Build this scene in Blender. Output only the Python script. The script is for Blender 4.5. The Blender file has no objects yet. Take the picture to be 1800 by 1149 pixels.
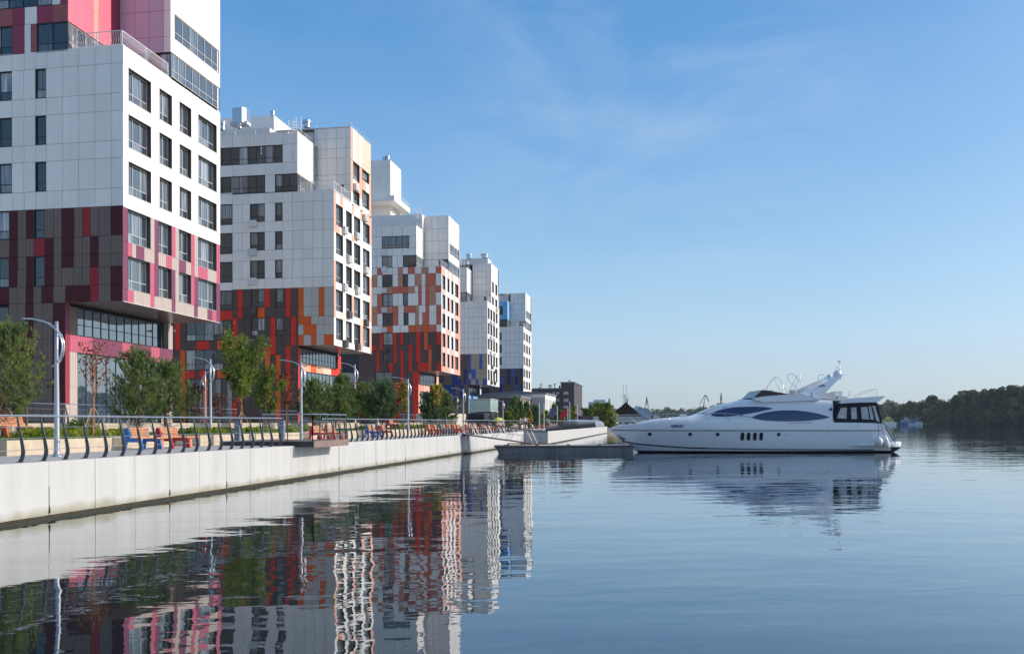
import bpy, math, random
import numpy as np
from mathutils import Vector, Matrix

random.seed(7)
scene = bpy.context.scene
COL = scene.collection

# ------------------------------------------------------------------ camera, sky, sun, exposure
F_PX = 1575.3                      # focal length for an 1800 px wide picture
YAW = math.radians(9.55)           # the camera looks a little left of the quay's direction (+Y)
ROLL = math.radians(0.20)
CAM_H = 2.47
CA, SA = math.cos(YAW), math.sin(YAW)
cam_data = bpy.data.cameras.new("camera")
cam_data.sensor_width = 36.0
cam_data.lens = F_PX / 1800 * 36
cam_data.shift_y = 168.0 / 1800
cam_data.clip_start = 0.1
cam_data.clip_end = 9000
cam = bpy.data.objects.new("camera", cam_data)
COL.objects.link(cam)
cam.matrix_world = (Matrix.Translation((0, 0, CAM_H)) @ Matrix.Rotation(YAW, 4, 'Z')
                    @ Matrix.Rotation(math.pi / 2, 4, 'X') @ Matrix.Rotation(-ROLL, 4, 'Z'))
scene.camera = cam

SUN_EL = math.radians(25)
SUN_AZ = math.radians(14)          # from +X (across the water) towards +Y
world = bpy.data.worlds.new("World")
scene.world = world
world.use_nodes = True
wn, wl = world.node_tree.nodes, world.node_tree.links
wn.clear()
w_out = wn.new("ShaderNodeOutputWorld")
w_bg = wn.new("ShaderNodeBackground")
w_sky = wn.new("ShaderNodeTexSky")
w_sky.sky_type = 'NISHITA'
w_sky.sun_disc = False
w_sky.sun_elevation = SUN_EL
w_sky.sun_rotation = math.pi / 2 - SUN_AZ
w_sky.altitude = 0
w_sky.air_density = 0.8
w_sky.dust_density = 1.0
w_sky.ozone_density = 5.0
SKY_K = 0.12
w_bg.inputs["Strength"].default_value = SKY_K
# pale summer air: the clear sky pales evenly towards the horizon all the way round
w_tz = wn.new("ShaderNodeTexCoord")
w_sep = wn.new("ShaderNodeSeparateXYZ")
wl.new(w_tz.outputs["Generated"], w_sep.inputs["Vector"])
w_ramp = wn.new("ShaderNodeValToRGB")
w_ramp.color_ramp.interpolation = 'EASE' if False else 'LINEAR'
_st = [(0.0, (.53, .60, .63)), (.036, (.53, .63, .685)), (.09, (.485, .665, .80)), (.15, (.38, .62, .82)), (.26, (.235, .475, .79)),
       (.40, (.115, .345, .70)), (.65, (.11, .25, .52)), (1.0, (.09, .19, .42))]
_e = w_ramp.color_ramp.elements
while len(_e) < len(_st): _e.new(0.5)
for _i, (_p, _c) in enumerate(_st):
    _e[_i].position = _p; _e[_i].color = (*_c, 1)
wl.new(w_sep.outputs["Z"], w_ramp.inputs["Fac"])
w_sc = wn.new("ShaderNodeVectorMath"); w_sc.operation = 'SCALE'
w_sc.inputs["Scale"].default_value = 1.06 / SKY_K
wl.new(w_ramp.outputs["Color"], w_sc.inputs[0])
w_air = wn.new("ShaderNodeMix"); w_air.data_type = 'RGBA'
w_air.inputs["Factor"].default_value = 0.72
wl.new(w_sky.outputs["Color"], w_air.inputs["A"])
wl.new(w_sc.outputs[0], w_air.inputs["B"])
# the broad pale glow that haze makes all around the sun
w_dot = wn.new("ShaderNodeVectorMath"); w_dot.operation = 'DOT_PRODUCT'
w_dot.inputs[1].default_value = (math.cos(SUN_EL) * math.cos(SUN_AZ), math.cos(SUN_EL) * math.sin(SUN_AZ), math.sin(SUN_EL))
wl.new(w_tz.outputs["Generated"], w_dot.inputs[0])
w_rng = wn.new("ShaderNodeMapRange"); w_rng.inputs["From Min"].default_value = -0.35; w_rng.inputs["From Max"].default_value = 1.0
wl.new(w_dot.outputs["Value"], w_rng.inputs["Value"])
w_pow = wn.new("ShaderNodeMath"); w_pow.operation = 'POWER'; w_pow.inputs[1].default_value = 8.0
wl.new(w_rng.outputs["Result"], w_pow.inputs[0])
w_glow = wn.new("ShaderNodeVectorMath"); w_glow.operation = 'SCALE'
w_glow.inputs[0].default_value = (1.0 / SKY_K, .95 / SKY_K, .85 / SKY_K)
wl.new(w_pow.outputs[0], w_glow.inputs["Scale"])
w_add = wn.new("ShaderNodeVectorMath"); w_add.operation = 'ADD'
wl.new(w_air.outputs["Result"], w_add.inputs[0]); wl.new(w_glow.outputs[0], w_add.inputs[1])
# a few thin wisps of cirrus
w_tc = wn.new("ShaderNodeTexCoord")
w_map = wn.new("ShaderNodeMapping")
w_map.inputs["Scale"].default_value = (3.0, 3.0, 9.0)
w_map.inputs["Rotation"].default_value = (0.5, 0.9, 0.3)
w_n = wn.new("ShaderNodeTexNoise")
w_n.inputs["Scale"].default_value = 1.3
w_n.inputs["Detail"].default_value = 8
w_n.inputs["Roughness"].default_value = 0.62
w_n.inputs["Distortion"].default_value = 0.8
w_r = wn.new("ShaderNodeMapRange")
w_r.inputs["From Min"].default_value = 0.42
w_r.inputs["From Max"].default_value = 0.86
w_r.inputs["To Max"].default_value = 0.22
w_mix = wn.new("ShaderNodeMix")
w_mix.data_type = 'RGBA'
w_mix.inputs["B"].default_value = (5.5, 6.3, 7.2, 1)
wl.new(w_tc.outputs["Generated"], w_map.inputs["Vector"])
wl.new(w_map.outputs["Vector"], w_n.inputs["Vector"])
wl.new(w_n.outputs["Fac"], w_r.inputs["Value"])
_t, _k = (1150 - 900) / F_PX, (742.5 - 110) / F_PX
_cd = Vector((-SA + _t * CA, CA + _t * SA, _k)).normalized()
w_cd = wn.new("ShaderNodeVectorMath"); w_cd.operation = 'DOT_PRODUCT'; w_cd.inputs[1].default_value = _cd
wl.new(w_tc.outputs["Generated"], w_cd.inputs[0])
w_cm = wn.new("ShaderNodeMapRange"); w_cm.inputs["From Min"].default_value = .965; w_cm.inputs["From Max"].default_value = .999
w_cm.inputs["To Min"].default_value = .25; w_cm.inputs["To Max"].default_value = 1.5
wl.new(w_cd.outputs["Value"], w_cm.inputs["Value"])
w_cx = wn.new("ShaderNodeMath"); w_cx.operation = 'MULTIPLY'
wl.new(w_r.outputs["Result"], w_cx.inputs[0]); wl.new(w_cm.outputs["Result"], w_cx.inputs[1])
wl.new(w_cx.outputs[0], w_mix.inputs["Factor"])
wl.new(w_add.outputs[0], w_mix.inputs["A"])
wl.new(w_mix.outputs["Result"], w_bg.inputs["Color"])
wl.new(w_bg.outputs["Background"], w_out.inputs["Surface"])

sun_data = bpy.data.lights.new("sun", 'SUN')
sun_data.energy = 3.4
sun_data.angle = math.radians(0.5)
sun_data.color = (1.0, 0.92, 0.82)
sun = bpy.data.objects.new("sun", sun_data)
COL.objects.link(sun)
sun_dir = Vector((math.cos(SUN_EL) * math.cos(SUN_AZ), math.cos(SUN_EL) * math.sin(SUN_AZ), math.sin(SUN_EL)))
sun.rotation_euler = sun_dir.to_track_quat('Z', 'Y').to_euler()
sun.location = (100, 40, 80)

scene.view_settings.view_transform = 'Standard'
scene.view_settings.look = 'None'
scene.view_settings.exposure = 0.12
scene.view_settings.gamma = 1.0
scene.view_settings.use_curve_mapping = False
scene.cycles.max_bounces = 8
scene.cycles.glossy_bounces = 4
scene.cycles.diffuse_bounces = 4
scene.cycles.transparent_max_bounces = 12

# ------------------------------------------------------------------ measuring helpers: a point of the photograph on a known plane
CR, SR = math.cos(ROLL), math.sin(ROLL)
def tk(px, py):
    dx, dy = px - 900.0, 742.5 - py
    return (dx * CR + dy * SR) / F_PX, (-dx * SR + dy * CR) / F_PX
def at_x(X, px, py=743.0):
    t, k = tk(px, py); d = X / (-SA + t * CA)
    return d * (CA + t * SA), CAM_H + k * d          # Y, z
def at_y(Y, px, py=743.0):
    t, k = tk(px, py); d = Y / (CA + t * SA)
    return d * (-SA + t * CA), CAM_H + k * d         # X, z
def at_d(d, px, py=743.0):
    t, k = tk(px, py)
    return Vector((d * (-SA + t * CA), d * (CA + t * SA), CAM_H + k * d))
def at_z(z, px, py):
    t, k = tk(px, py); d = (z - CAM_H) / k
    return Vector((d * (-SA + t * CA), d * (CA + t * SA), z))

# ------------------------------------------------------------------ materials
MATS = {}
def mat(name, col, rough=0.6, metal=0.0, var=0.0, scale=1.0, rib=0.0, bump=0.0, bscale=40.0, spec=0.5, obj_var=0.0,
        streak=0.0, coat=0.0):
    if name in MATS: return MATS[name]
    m = bpy.data.materials.new(name); m.use_nodes = True
    n, l = m.node_tree.nodes, m.node_tree.links
    b = n["Principled BSDF"]
    b.inputs["Base Color"].default_value = (*col, 1)
    b.inputs["Roughness"].default_value = rough
    b.inputs["Metallic"].default_value = metal
    b.inputs["Specular IOR Level"].default_value = spec
    if coat: b.inputs["Coat Weight"].default_value = coat; b.inputs["Coat Roughness"].default_value = 0.08
    geo = n.new("ShaderNodeNewGeometry")
    cur = None
    def mul(fac_socket):
        nonlocal cur
        mx = n.new("ShaderNodeMix"); mx.data_type = 'RGBA'; mx.blend_type = 'MULTIPLY'
        mx.inputs["Factor"].default_value = 1.0
        if cur is None: mx.inputs["A"].default_value = (*col, 1)
        else: l.new(cur, mx.inputs["A"])
        l.new(fac_socket, mx.inputs["B"])
        cur = mx.outputs["Result"]
    if var:
        t = n.new("ShaderNodeTexNoise"); t.inputs["Scale"].default_value = scale; t.inputs["Detail"].default_value = 6
        l.new(geo.outputs["Position"], t.inputs["Vector"])
        r = n.new("ShaderNodeMapRange"); r.inputs["From Min"].default_value = 0.3; r.inputs["From Max"].default_value = 0.7
        r.inputs["To Min"].default_value = 1 - var; r.inputs["To Max"].default_value = 1 + var * 0.5
        l.new(t.outputs["Fac"], r.inputs["Value"]); mul(r.outputs["Result"])
    if streak:
        mp = n.new("ShaderNodeMapping"); mp.inputs["Scale"].default_value = (1, 1, 0.07)
        l.new(geo.outputs["Position"], mp.inputs["Vector"])
        t = n.new("ShaderNodeTexNoise"); t.inputs["Scale"].default_value = 2.5; t.inputs["Detail"].default_value = 8
        l.new(mp.outputs["Vector"], t.inputs["Vector"])
        r = n.new("ShaderNodeMapRange"); r.inputs["From Min"].default_value = 0.25; r.inputs["From Max"].default_value = 0.6
        r.inputs["To Min"].default_value = 1 - streak; r.inputs["To Max"].default_value = 1
        l.new(t.outputs["Fac"], r.inputs["Value"]); mul(r.outputs["Result"])
    if obj_var:
        oi = n.new("ShaderNodeObjectInfo")
        r = n.new("ShaderNodeMapRange"); r.inputs["To Min"].default_value = 1 - obj_var; r.inputs["To Max"].default_value = 1 + obj_var
        l.new(oi.outputs["Random"], r.inputs["Value"]); mul(r.outputs["Result"])
    hsock = None
    if rib:
        sp = n.new("ShaderNodeSeparateXYZ"); l.new(geo.outputs["Position"], sp.inputs["Vector"])
        ad = n.new("ShaderNodeMath"); ad.operation = 'ADD'
        l.new(sp.outputs["X"], ad.inputs[0]); l.new(sp.outputs["Y"], ad.inputs[1])
        dv = n.new("ShaderNodeMath"); dv.operation = 'DIVIDE'; dv.inputs[1].default_value = rib
        l.new(ad.outputs[0], dv.inputs[0])
        fr = n.new("ShaderNodeMath"); fr.operation = 'FRACT'; l.new(dv.outputs[0], fr.inputs[0])
        r = n.new("ShaderNodeMapRange"); r.inputs["From Min"].default_value = 0.08; r.inputs["From Max"].default_value = 0.14
        r.inputs["To Min"].default_value = 0.5; r.inputs["To Max"].default_value = 1.0
        l.new(fr.outputs[0], r.inputs["Value"]); mul(r.outputs["Result"])
        hsock = r.outputs["Result"]
    if bump:
        t = n.new("ShaderNodeTexNoise"); t.inputs["Scale"].default_value = bscale; t.inputs["Detail"].default_value = 6
        l.new(geo.outputs["Position"], t.inputs["Vector"])
        bp = n.new("ShaderNodeBump"); bp.inputs["Strength"].default_value = bump; bp.inputs["Distance"].default_value = 0.02
        l.new(t.outputs["Fac"], bp.inputs["Height"]); l.new(bp.outputs["Normal"], b.inputs["Normal"])
    elif hsock is not None:
        bp = n.new("ShaderNodeBump"); bp.inputs["Strength"].default_value = 0.5; bp.inputs["Distance"].default_value = 0.02
        l.new(hsock, bp.inputs["Height"]); l.new(bp.outputs["Normal"], b.inputs["Normal"])
    if cur is not None: l.new(cur, b.inputs["Base Color"])
    MATS[name] = m
    return m

def pane_mat(name, dark, light, rough=0.03, spec=1.0, tint=(1, 1, 1), share=0.35, ior=1.7):
    """window glass over a dark room, some with curtains; slightly wavy like real glazing"""
    m = bpy.data.materials.new(name); m.use_nodes = True
    n, l = m.node_tree.nodes, m.node_tree.links
    b = n["Principled BSDF"]
    b.inputs["Roughness"].default_value = rough
    b.inputs["IOR"].default_value = ior
    b.inputs["Specular IOR Level"].default_value = 0.5 * spec
    oi = n.new("ShaderNodeObjectInfo"); geo = n.new("ShaderNodeNewGeometry")
    cr = n.new("ShaderNodeValToRGB"); cr.color_ramp.interpolation = 'LINEAR'
    e = cr.color_ramp.elements
    e[0].position = 1 - share - 0.02; e[0].color = (*[dark * c for c in tint], 1)
    e[1].position = 1.0; e[1].color = (*[light * c for c in tint], 1)
    l.new(oi.outputs["Random"], cr.inputs["Fac"])
    mp = n.new("ShaderNodeMapping"); mp.inputs["Scale"].default_value = (5, 5, 0.3)
    l.new(geo.outputs["Position"], mp.inputs["Vector"])
    t = n.new("ShaderNodeTexNoise"); t.inputs["Scale"].default_value = 1.0; t.inputs["Detail"].default_value = 3
    l.new(mp.outputs["Vector"], t.inputs["Vector"])
    r = n.new("ShaderNodeMapRange"); r.inputs["From Min"].default_value = 0.3; r.inputs["From Max"].default_value = 0.7
    r.inputs["To Min"].default_value = 0.35; r.inputs["To Max"].default_value = 1.5
    l.new(t.outputs["Fac"], r.inputs["Value"])
    mx = n.new("ShaderNodeMix"); mx.data_type = 'RGBA'; mx.blend_type = 'MULTIPLY'; mx.inputs["Factor"].default_value = 1
    l.new(cr.outputs["Color"], mx.inputs["A"]); l.new(r.outputs["Result"], mx.inputs["B"])
    l.new(mx.outputs["Result"], b.inputs["Base Color"])
    t2 = n.new("ShaderNodeTexNoise"); t2.inputs["Scale"].default_value = 0.9; t2.inputs["Detail"].default_value = 1
    l.new(geo.outputs["Position"], t2.inputs["Vector"])
    bp = n.new("ShaderNodeBump"); bp.inputs["Strength"].default_value = 0.25; bp.inputs["Distance"].default_value = 0.05
    l.new(t2.outputs["Fac"], bp.inputs["Height"]); l.new(bp.outputs["Normal"], b.inputs["Normal"])
    MATS[name] = m
    return m

# ------------------------------------------------------------------ object helpers
def tag(o, label=None, cat=None, group=None, kind=None):
    if label: o["label"] = label
    if cat: o["category"] = cat
    if group: o["group"] = group
    if kind: o["kind"] = kind
    return o
WPOS = {}                                   # world translation of every object that may be a parent (parents are only translated)
def attach(o, parent, loc=(0, 0, 0)):
    """put o at the world place loc, as a child of parent (parents carry no rotation unless loc is given in their own frame)"""
    COL.objects.link(o)
    loc = Vector(loc)
    if parent is not None:
        o.parent = parent
        o.location = loc - WPOS.get(parent.name, Vector((0, 0, 0)))
    else:
        o.location = loc
    WPOS[o.name] = loc
    return o
def empty(name, loc, label, cat, group=None, rz=0.0):
    o = bpy.data.objects.new(name, None)
    o.empty_display_size = 0.3
    attach(o, None, loc); o.rotation_euler.z = rz
    return tag(o, label, cat, group)

class MB:
    """collects shapes into one mesh"""
    def __init__(s): s.v, s.f, s.mi, s.mats = [], [], [], []
    def m(s, mt):
        if mt not in s.mats: s.mats.append(mt)
        return s.mats.index(mt)
    def add(s, vs, fs, mt):
        k = len(s.v); i = s.m(mt)
        s.v += [tuple(v) for v in vs]
        s.f += [tuple(k + j for j in f) for f in fs]
        s.mi += [i] * len(fs)
        return s
    def box(s, x0, x1, y0, y1, z0, z1, mt):
        if x0 > x1: x0, x1 = x1, x0
        if y0 > y1: y0, y1 = y1, y0
        if z0 > z1: z0, z1 = z1, z0
        vs = [(x0, y0, z0), (x1, y0, z0), (x1, y1, z0), (x0, y1, z0), (x0, y0, z1), (x1, y0, z1), (x1, y1, z1), (x0, y1, z1)]
        return s.add(vs, [(0, 3, 2, 1), (4, 5, 6, 7), (0, 1, 5, 4), (1, 2, 6, 5), (2, 3, 7, 6), (3, 0, 4, 7)], mt)
    def prism(s, pts, axis, a, b, mt):
        """a polygon extruded along an axis. pts are the two other coordinates in order"""
        def P(p, c):
            return {'X': (c, p[0], p[1]), 'Y': (p[0], c, p[1]), 'Z': (p[0], p[1], c)}[axis]
        n = len(pts)
        vs = [P(p, a) for p in pts] + [P(p, b) for p in pts]
        ar = sum(pts[i][0] * pts[(i + 1) % n][1] - pts[(i + 1) % n][0] * pts[i][1] for i in range(n))
        flip = (ar > 0) != (b > a)
        if axis == 'Y': flip = not flip
        c0, c1 = list(range(n)), list(range(n, 2 * n))
        fs = [tuple(reversed(c0)), tuple(c1)] + [(i, (i + 1) % n, n + (i + 1) % n, n + i) for i in range(n)]
        if flip: fs = [tuple(reversed(f)) for f in fs]
        return s.add(vs, fs, mt)
    def tube(s, pts, r, mt, n=8, cap=True):
        pts = [Vector(p) for p in pts]
        rs = r if isinstance(r, (list, tuple)) else [r] * len(pts)
        k = len(s.v); vs = []; fs = []
        prev = None
        for i, p in enumerate(pts):
            t = (pts[min(i + 1, len(pts) - 1)] - pts[max(i - 1, 0)])
            t = t.normalized() if t.length > 1e-9 else Vector((0, 0, 1))
            if prev is None:
                a = t.cross(Vector((0, 0, 1)))
                if a.length < 1e-3: a = t.cross(Vector((1, 0, 0)))
            else:
                a = prev - t * prev.dot(t)
                if a.length < 1e-4: a = t.cross(Vector((0, 0, 1)))
            a.normalize(); prev = a; b = t.cross(a)
            for j in range(n):
                an = 2 * math.pi * j / n
                vs.append(p + (a * math.cos(an) + b * math.sin(an)) * rs[i])
        for i in range(len(pts) - 1):
            for j in range(n):
                q = (j + 1) % n
                fs.append((i * n + j, i * n + q, (i + 1) * n + q, (i + 1) * n + j))
        if cap:
            fs.append(tuple(reversed(range(n)))); fs.append(tuple((len(pts) - 1) * n + j for j in range(n)))
        return s.add(vs, fs, mt)
    def lathe(s, prof, mt, c=(0, 0, 0), n=16):
        vs = []; fs = []
        for r, z in prof:
            for j in range(n):
                an = 2 * math.pi * j / n
                vs.append((c[0] + r * math.cos(an), c[1] + r * math.sin(an), c[2] + z))
        for i in range(len(prof) - 1):
            for j in range(n):
                q = (j + 1) % n
                fs.append((i * n + j, i * n + q, (i + 1) * n + q, (i + 1) * n + j))
        fs.append(tuple(reversed(range(n)))); fs.append(tuple((len(prof) - 1) * n + j for j in range(n)))
        return s.add(vs, fs, mt)
    def mesh(s, name, smooth=False):
        me = bpy.data.meshes.new(name)
        me.from_pydata(s.v, [], s.f)
        for mt in s.mats: me.materials.append(mt)
        if len(s.mats) > 1: me.polygons.foreach_set("material_index", s.mi)
        if smooth: me.polygons.foreach_set("use_smooth", [True] * len(s.f))
        me.update()
        return me
    def build(s, name, parent=None, loc=(0, 0, 0), smooth=False, world=False):
        """world=True: the vertices are world coordinates, and stay there whatever the parent's place"""
        me = s.mesh(name, smooth)
        o = bpy.data.objects.new(name, me)
        if world and parent is not None:
            COL.objects.link(o); o.parent = parent
            o.location = -WPOS[parent.name]; WPOS[o.name] = Vector((0, 0, 0))
            return o
        return attach(o, parent, loc)

def smooth_by_angle(o, deg=35):
    me = o.data
    me.polygons.foreach_set("use_smooth", [True] * len(me.polygons))
    try: me.set_sharp_from_angle(angle=math.radians(deg))
    except Exception: pass
    return o

def inst(name, me, parent, loc, rz=0.0, scale=None, mt=None):
    o = bpy.data.objects.new(name, me)
    attach(o, parent, loc)
    if rz: o.rotation_euler.z = rz
    if scale: o.scale = scale
    if mt is not None:
        o.material_slots[0].link = 'OBJECT'; o.material_slots[0].material = mt
    return o
def local(name, me, parent, loc, rot=(0, 0, 0), scale=None):
    """child placed in the parent's own (possibly rotated) frame"""
    o = bpy.data.objects.new(name, me)
    COL.objects.link(o); o.parent = parent; o.location = loc; o.rotation_euler = rot
    if scale: o.scale = scale
    return o
def copy_tree(o, parent=None):
    c = o.copy(); COL.objects.link(c); c.parent = parent
    for ch in CH.get(o.name, []):
        copy_tree(ch, c)
    return c
CH = {}
def index_children():
    CH.clear()
    for o in bpy.data.objects:
        if o.parent: CH.setdefault(o.parent.name, []).append(o)
# ------------------------------------------------------------------ colours of the place
mat('white_panel', (.88, .825, .765), .42, var=.03, scale=.4, obj_var=.045, streak=.07, spec=.5)
mat('wall_backing', (.05, .05, .055), .9)
mat('plain_wall', (.62, .62, .61), .8, var=.06, scale=.5)
mat('roof_felt', (.22, .22, .22), .9, var=.2, scale=1.5)
mat('soffit_metal', (.16, .12, .11), .28, rib=.35, metal=.3)
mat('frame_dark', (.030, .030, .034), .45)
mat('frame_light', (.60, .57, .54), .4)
mat('reveal_grey', (.055, .055, .06), .5)
mat('railing_white', (.75, .74, .73), .4)
mat('concrete', (.58, .47, .34), .85, var=.15, scale=3, bump=.4, bscale=25)
mat('ac_white', (.62, .62, .61), .5, obj_var=.1)
mat('ac_dark', (.06, .055, .055), .5)
mat('steel', (.55, .56, .58), .25, metal=.9)
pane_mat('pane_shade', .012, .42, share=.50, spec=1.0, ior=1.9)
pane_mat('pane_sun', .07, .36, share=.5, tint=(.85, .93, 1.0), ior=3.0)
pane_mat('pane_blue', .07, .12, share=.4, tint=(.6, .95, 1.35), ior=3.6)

def rc(name, col, **k):
    k.setdefault('spec', .22); k.setdefault('rough', .55); k.setdefault('rib', .27); k.setdefault('obj_var', .04)
    return mat(name, col, **k)
PAL1 = {'w': MATS['white_panel'],
        'g': rc('clad_grey_brown', (.20, .142, .122)), 'm': rc('clad_maroon', (.085, .009, .012), rough=.4), 'r': rc('clad_dark_red', (.36, .028, .038)),
        'M': mat('panel_maroon', (.30, .030, .065), .4, obj_var=.05), 'o': mat('panel_brick', (.33, .085, .07), .4, obj_var=.05),
        'p': mat('panel_pink', (.80, .18, .24), .4, obj_var=.03), 'q': mat('panel_peach', (.85, .36, .28), .4),
        'P': rc('clad_pink', (.55, .125, .19)), 'v': rc('clad_mauve', (.22, .065, .115)), 'b': rc('clad_beige', (.52, .42, .37)),
        'e': rc('clad_red', (.34, .05, .075)), 'l': mat('panel_pink_reflection', (.55, .42, .52), .4, obj_var=.04)}
PAL2 = {'w': MATS['white_panel'],
        'd': rc('clad_charcoal', (.11, .078, .070)), 'r': rc('clad_scarlet', (.70, .045, .028)), 'o': rc('clad_orange', (.78, .13, .028)),
        's': rc('clad_silver', (.56, .51, .46)), 'p': mat('panel_salmon', (.86, .42, .27), .42, obj_var=.04), 'c': mat('panel_cream', (.84, .60, .42), .42, obj_var=.03)}
PAL3 = {'w': MATS['white_panel'],
        'd': rc('clad_umber', (.12, .082, .072)), 'r': rc('clad_scarlet', (.7, .05, .03)), 'O': rc('clad_tangerine', (.76, .15, .045)),
        'o': mat('panel_rust', (.62, .135, .075), .42, obj_var=.05), 'b': mat('panel_clay', (.56, .25, .145), .42, obj_var=.05),
        'p': mat('panel_rose', (.86, .45, .36), .42, obj_var=.05), 'P': mat('panel_coral', (.85, .33, .20), .42, obj_var=.05)}
PAL4 = {'w': MATS['white_panel'],
        'd': rc('clad_taupe_dark', (.13, .095, .08)), 't': rc('clad_taupe', (.42, .335, .27)), 'u': rc('clad_blue', (.055, .12, .42)), 'n': rc('clad_navy', (.022, .045, .20)),
        'k': mat('panel_sky', (.22, .46, .74), .42, obj_var=.05)}

def unit_cube(name='panel'):
    me = MB().box(0, 1, 0, 1, 0, 1, MATS['white_panel']).mesh(name)
    return me
PANEL = unit_cube('panel')
PANE = unit_cube('pane')

D_PLANE = 36.0
XB = -64.0

class Building:
    def __init__(s, name, label, corner_px, mid_px, end_px, inner_px, pal, root_y=None):
        s.pal = pal
        s.Y0 = at_x(-D_PLANE, corner_px, 450)[0]
        s.Ym = at_x(-D_PLANE, mid_px, 300)[0]
        s.Y1 = at_x(-D_PLANE, end_px, 450)[0]
        s.Xu = at_y(s.Y0, inner_px, 300)[0]
        s.root = empty(name, (-D_PLANE - 8, s.Y0 + 6, 2.4), label, 'apartment building')
        s.panels = []; s.wins = []; s.indiv_panes = False
        s.d = s.Y0
    def zy(s, px, py): return at_y(s.Y0, px, py)[1]
    def zx(s, px, py): return at_x(-D_PLANE, px, py)[1]
    def facade(s, plane, const, rows, xref=None):
        """rows: (y top, y bottom, 'x token x token x') in the photograph; xref is the column at which the y are read"""
        for row in rows:
            yt, yb, spec = row[:3]
            xr = row[3] if len(row) > 3 else xref
            f = at_x if plane == 'X' else at_y
            zt, zb = f(const, xr, yt)[1], f(const, xr, yb)[1]
            ym = (yt + yb) / 2
            tk_ = spec.split()
            for i in range(0, len(tk_) - 2, 2):
                a, c, b = float(tk_[i]), tk_[i + 1], float(tk_[i + 2])
                if b <= a or c == '.': continue
                s0, s1 = f(const, a, ym)[0], f(const, b, ym)[0]
                if c.startswith('#'): s.wins.append((plane, const, s0, s1, zb, zt, c[1:]))
                else: s.panels.append((plane, const, s0, s1, zb, zt, c))
    def metric(s, plane, const, s0, s1, z0, z1, c):
        if c.startswith('#'): s.wins.append((plane, const, s0, s1, z0, z1, c[1:]))
        else: s.panels.append((plane, const, s0, s1, z0, z1, c))
    def finish(s, gap=.03, limit=285, recess=.35, pane_name='pane'):
        def area(p):
            plane, const, s0, s1, z0, z1, c = p
            if plane == 'X':
                cx, cy = const, (s0 + s1) / 2
            else: cx, cy = (s0 + s1) / 2, const
            d = math.hypot(cx, cy)
            cosv = abs(cx) / d if plane == 'X' else abs(cy) / d
            return (s1 - s0) * (z1 - z0) * cosv / d / d
        ps = sorted(s.panels, key=area, reverse=True)
        TH = .04
        for p in ps[:limit]:
            plane, const, s0, s1, z0, z1, c = p
            g = min(gap * (.55 if plane == 'X' else 1), (s1 - s0) * .2) / 2
            sc = (s1 - s0 - 2 * g, TH, z1 - z0 - 2 * g)
            jit = random.uniform(0, .006)
            if plane == 'Y': o_ = inst('panel', PANEL, s.root, (s0 + g, const - jit, z0 + g), 0, sc, s.pal[c])
            else: o_ = inst('panel', PANEL, s.root, (const + jit, s0 + g, z0 + g), math.pi / 2, sc, s.pal[c])
            o_.rotation_euler.x = random.uniform(-.003, .003)
        if ps[limit:]:
            mb = MB()
            for plane, const, s0, s1, z0, z1, c in ps[limit:]:
                g = min(gap * (.55 if plane == 'X' else 1), (s1 - s0) * .2) / 2
                if plane == 'Y': mb.box(s0 + g, s1 - g, const, const + TH, z0 + g, z1 - g, s.pal[c])
                else: mb.box(const - TH, const, s0 + g, s1 - g, z0 + g, z1 - g, s.pal[c])
            tag(mb.build('cladding', s.root, world=True), kind='stuff')
        for w in s.wins: s.window(*w, recess=recess)
    def window(s, plane, const, s0, s1, z0, z1, t, recess=.35):
        w, h = s1 - s0, z1 - z0
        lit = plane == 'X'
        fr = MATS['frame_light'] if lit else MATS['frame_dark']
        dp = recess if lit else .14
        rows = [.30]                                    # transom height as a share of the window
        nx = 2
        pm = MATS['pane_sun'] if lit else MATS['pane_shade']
        if t == 'W': nx = 3 if (lit and w > 2.2) else 2
        elif t == 'V': nx = 2 if lit else 1
        elif t == 'R': nx = max(2, round(w / 1.05)); dp = .10
        elif t == 'T': nx = max(3, round(w / 1.0)); rows = [.40]; pm = MATS['pane_blue']; fr = MATS['frame_dark']; dp = .2
        elif t == 'U': nx = max(3, round(w / 1.15)); rows = [.28]; pm = MATS['pane_blue']; fr = MATS['frame_dark']; dp = .2
        elif t == 'N': nx = 1; rows = []; dp = .2
        elif t == 'E': nx = 4; rows = []; dp = .3; pm = MATS['pane_shade']
        b = .05 if s.d < 120 else .07
        m = .045 if s.d < 120 else .06
        key = 'w%s%s_%.2f_%.2f_%d' % (plane, t, w, h, nx)
        mb = MB()
        rv = MATS['reveal_grey']; k = .03
        e = .004
        mb.box(e, k, -.005, dp, e, h - e, rv); mb.box(w - k, w - e, -.005, dp, e, h - e, rv)
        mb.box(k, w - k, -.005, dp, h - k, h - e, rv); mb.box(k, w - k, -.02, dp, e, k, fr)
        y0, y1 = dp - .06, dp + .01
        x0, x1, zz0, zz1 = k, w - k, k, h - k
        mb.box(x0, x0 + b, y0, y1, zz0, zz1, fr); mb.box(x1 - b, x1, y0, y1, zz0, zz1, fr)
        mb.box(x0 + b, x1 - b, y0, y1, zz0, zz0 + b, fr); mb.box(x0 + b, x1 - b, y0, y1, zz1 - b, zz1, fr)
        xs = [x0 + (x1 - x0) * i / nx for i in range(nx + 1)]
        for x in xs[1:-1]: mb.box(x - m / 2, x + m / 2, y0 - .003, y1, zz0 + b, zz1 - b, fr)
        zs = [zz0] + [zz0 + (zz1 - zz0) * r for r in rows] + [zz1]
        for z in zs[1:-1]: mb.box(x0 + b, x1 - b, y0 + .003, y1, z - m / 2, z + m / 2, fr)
        rz = 0 if plane == 'Y' else math.pi / 2
        loc = (s0, const, z0) if plane == 'Y' else (const, s0, z0)
        o = mb.build('window', s.root, loc); o.rotation_euler.z = rz
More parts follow.
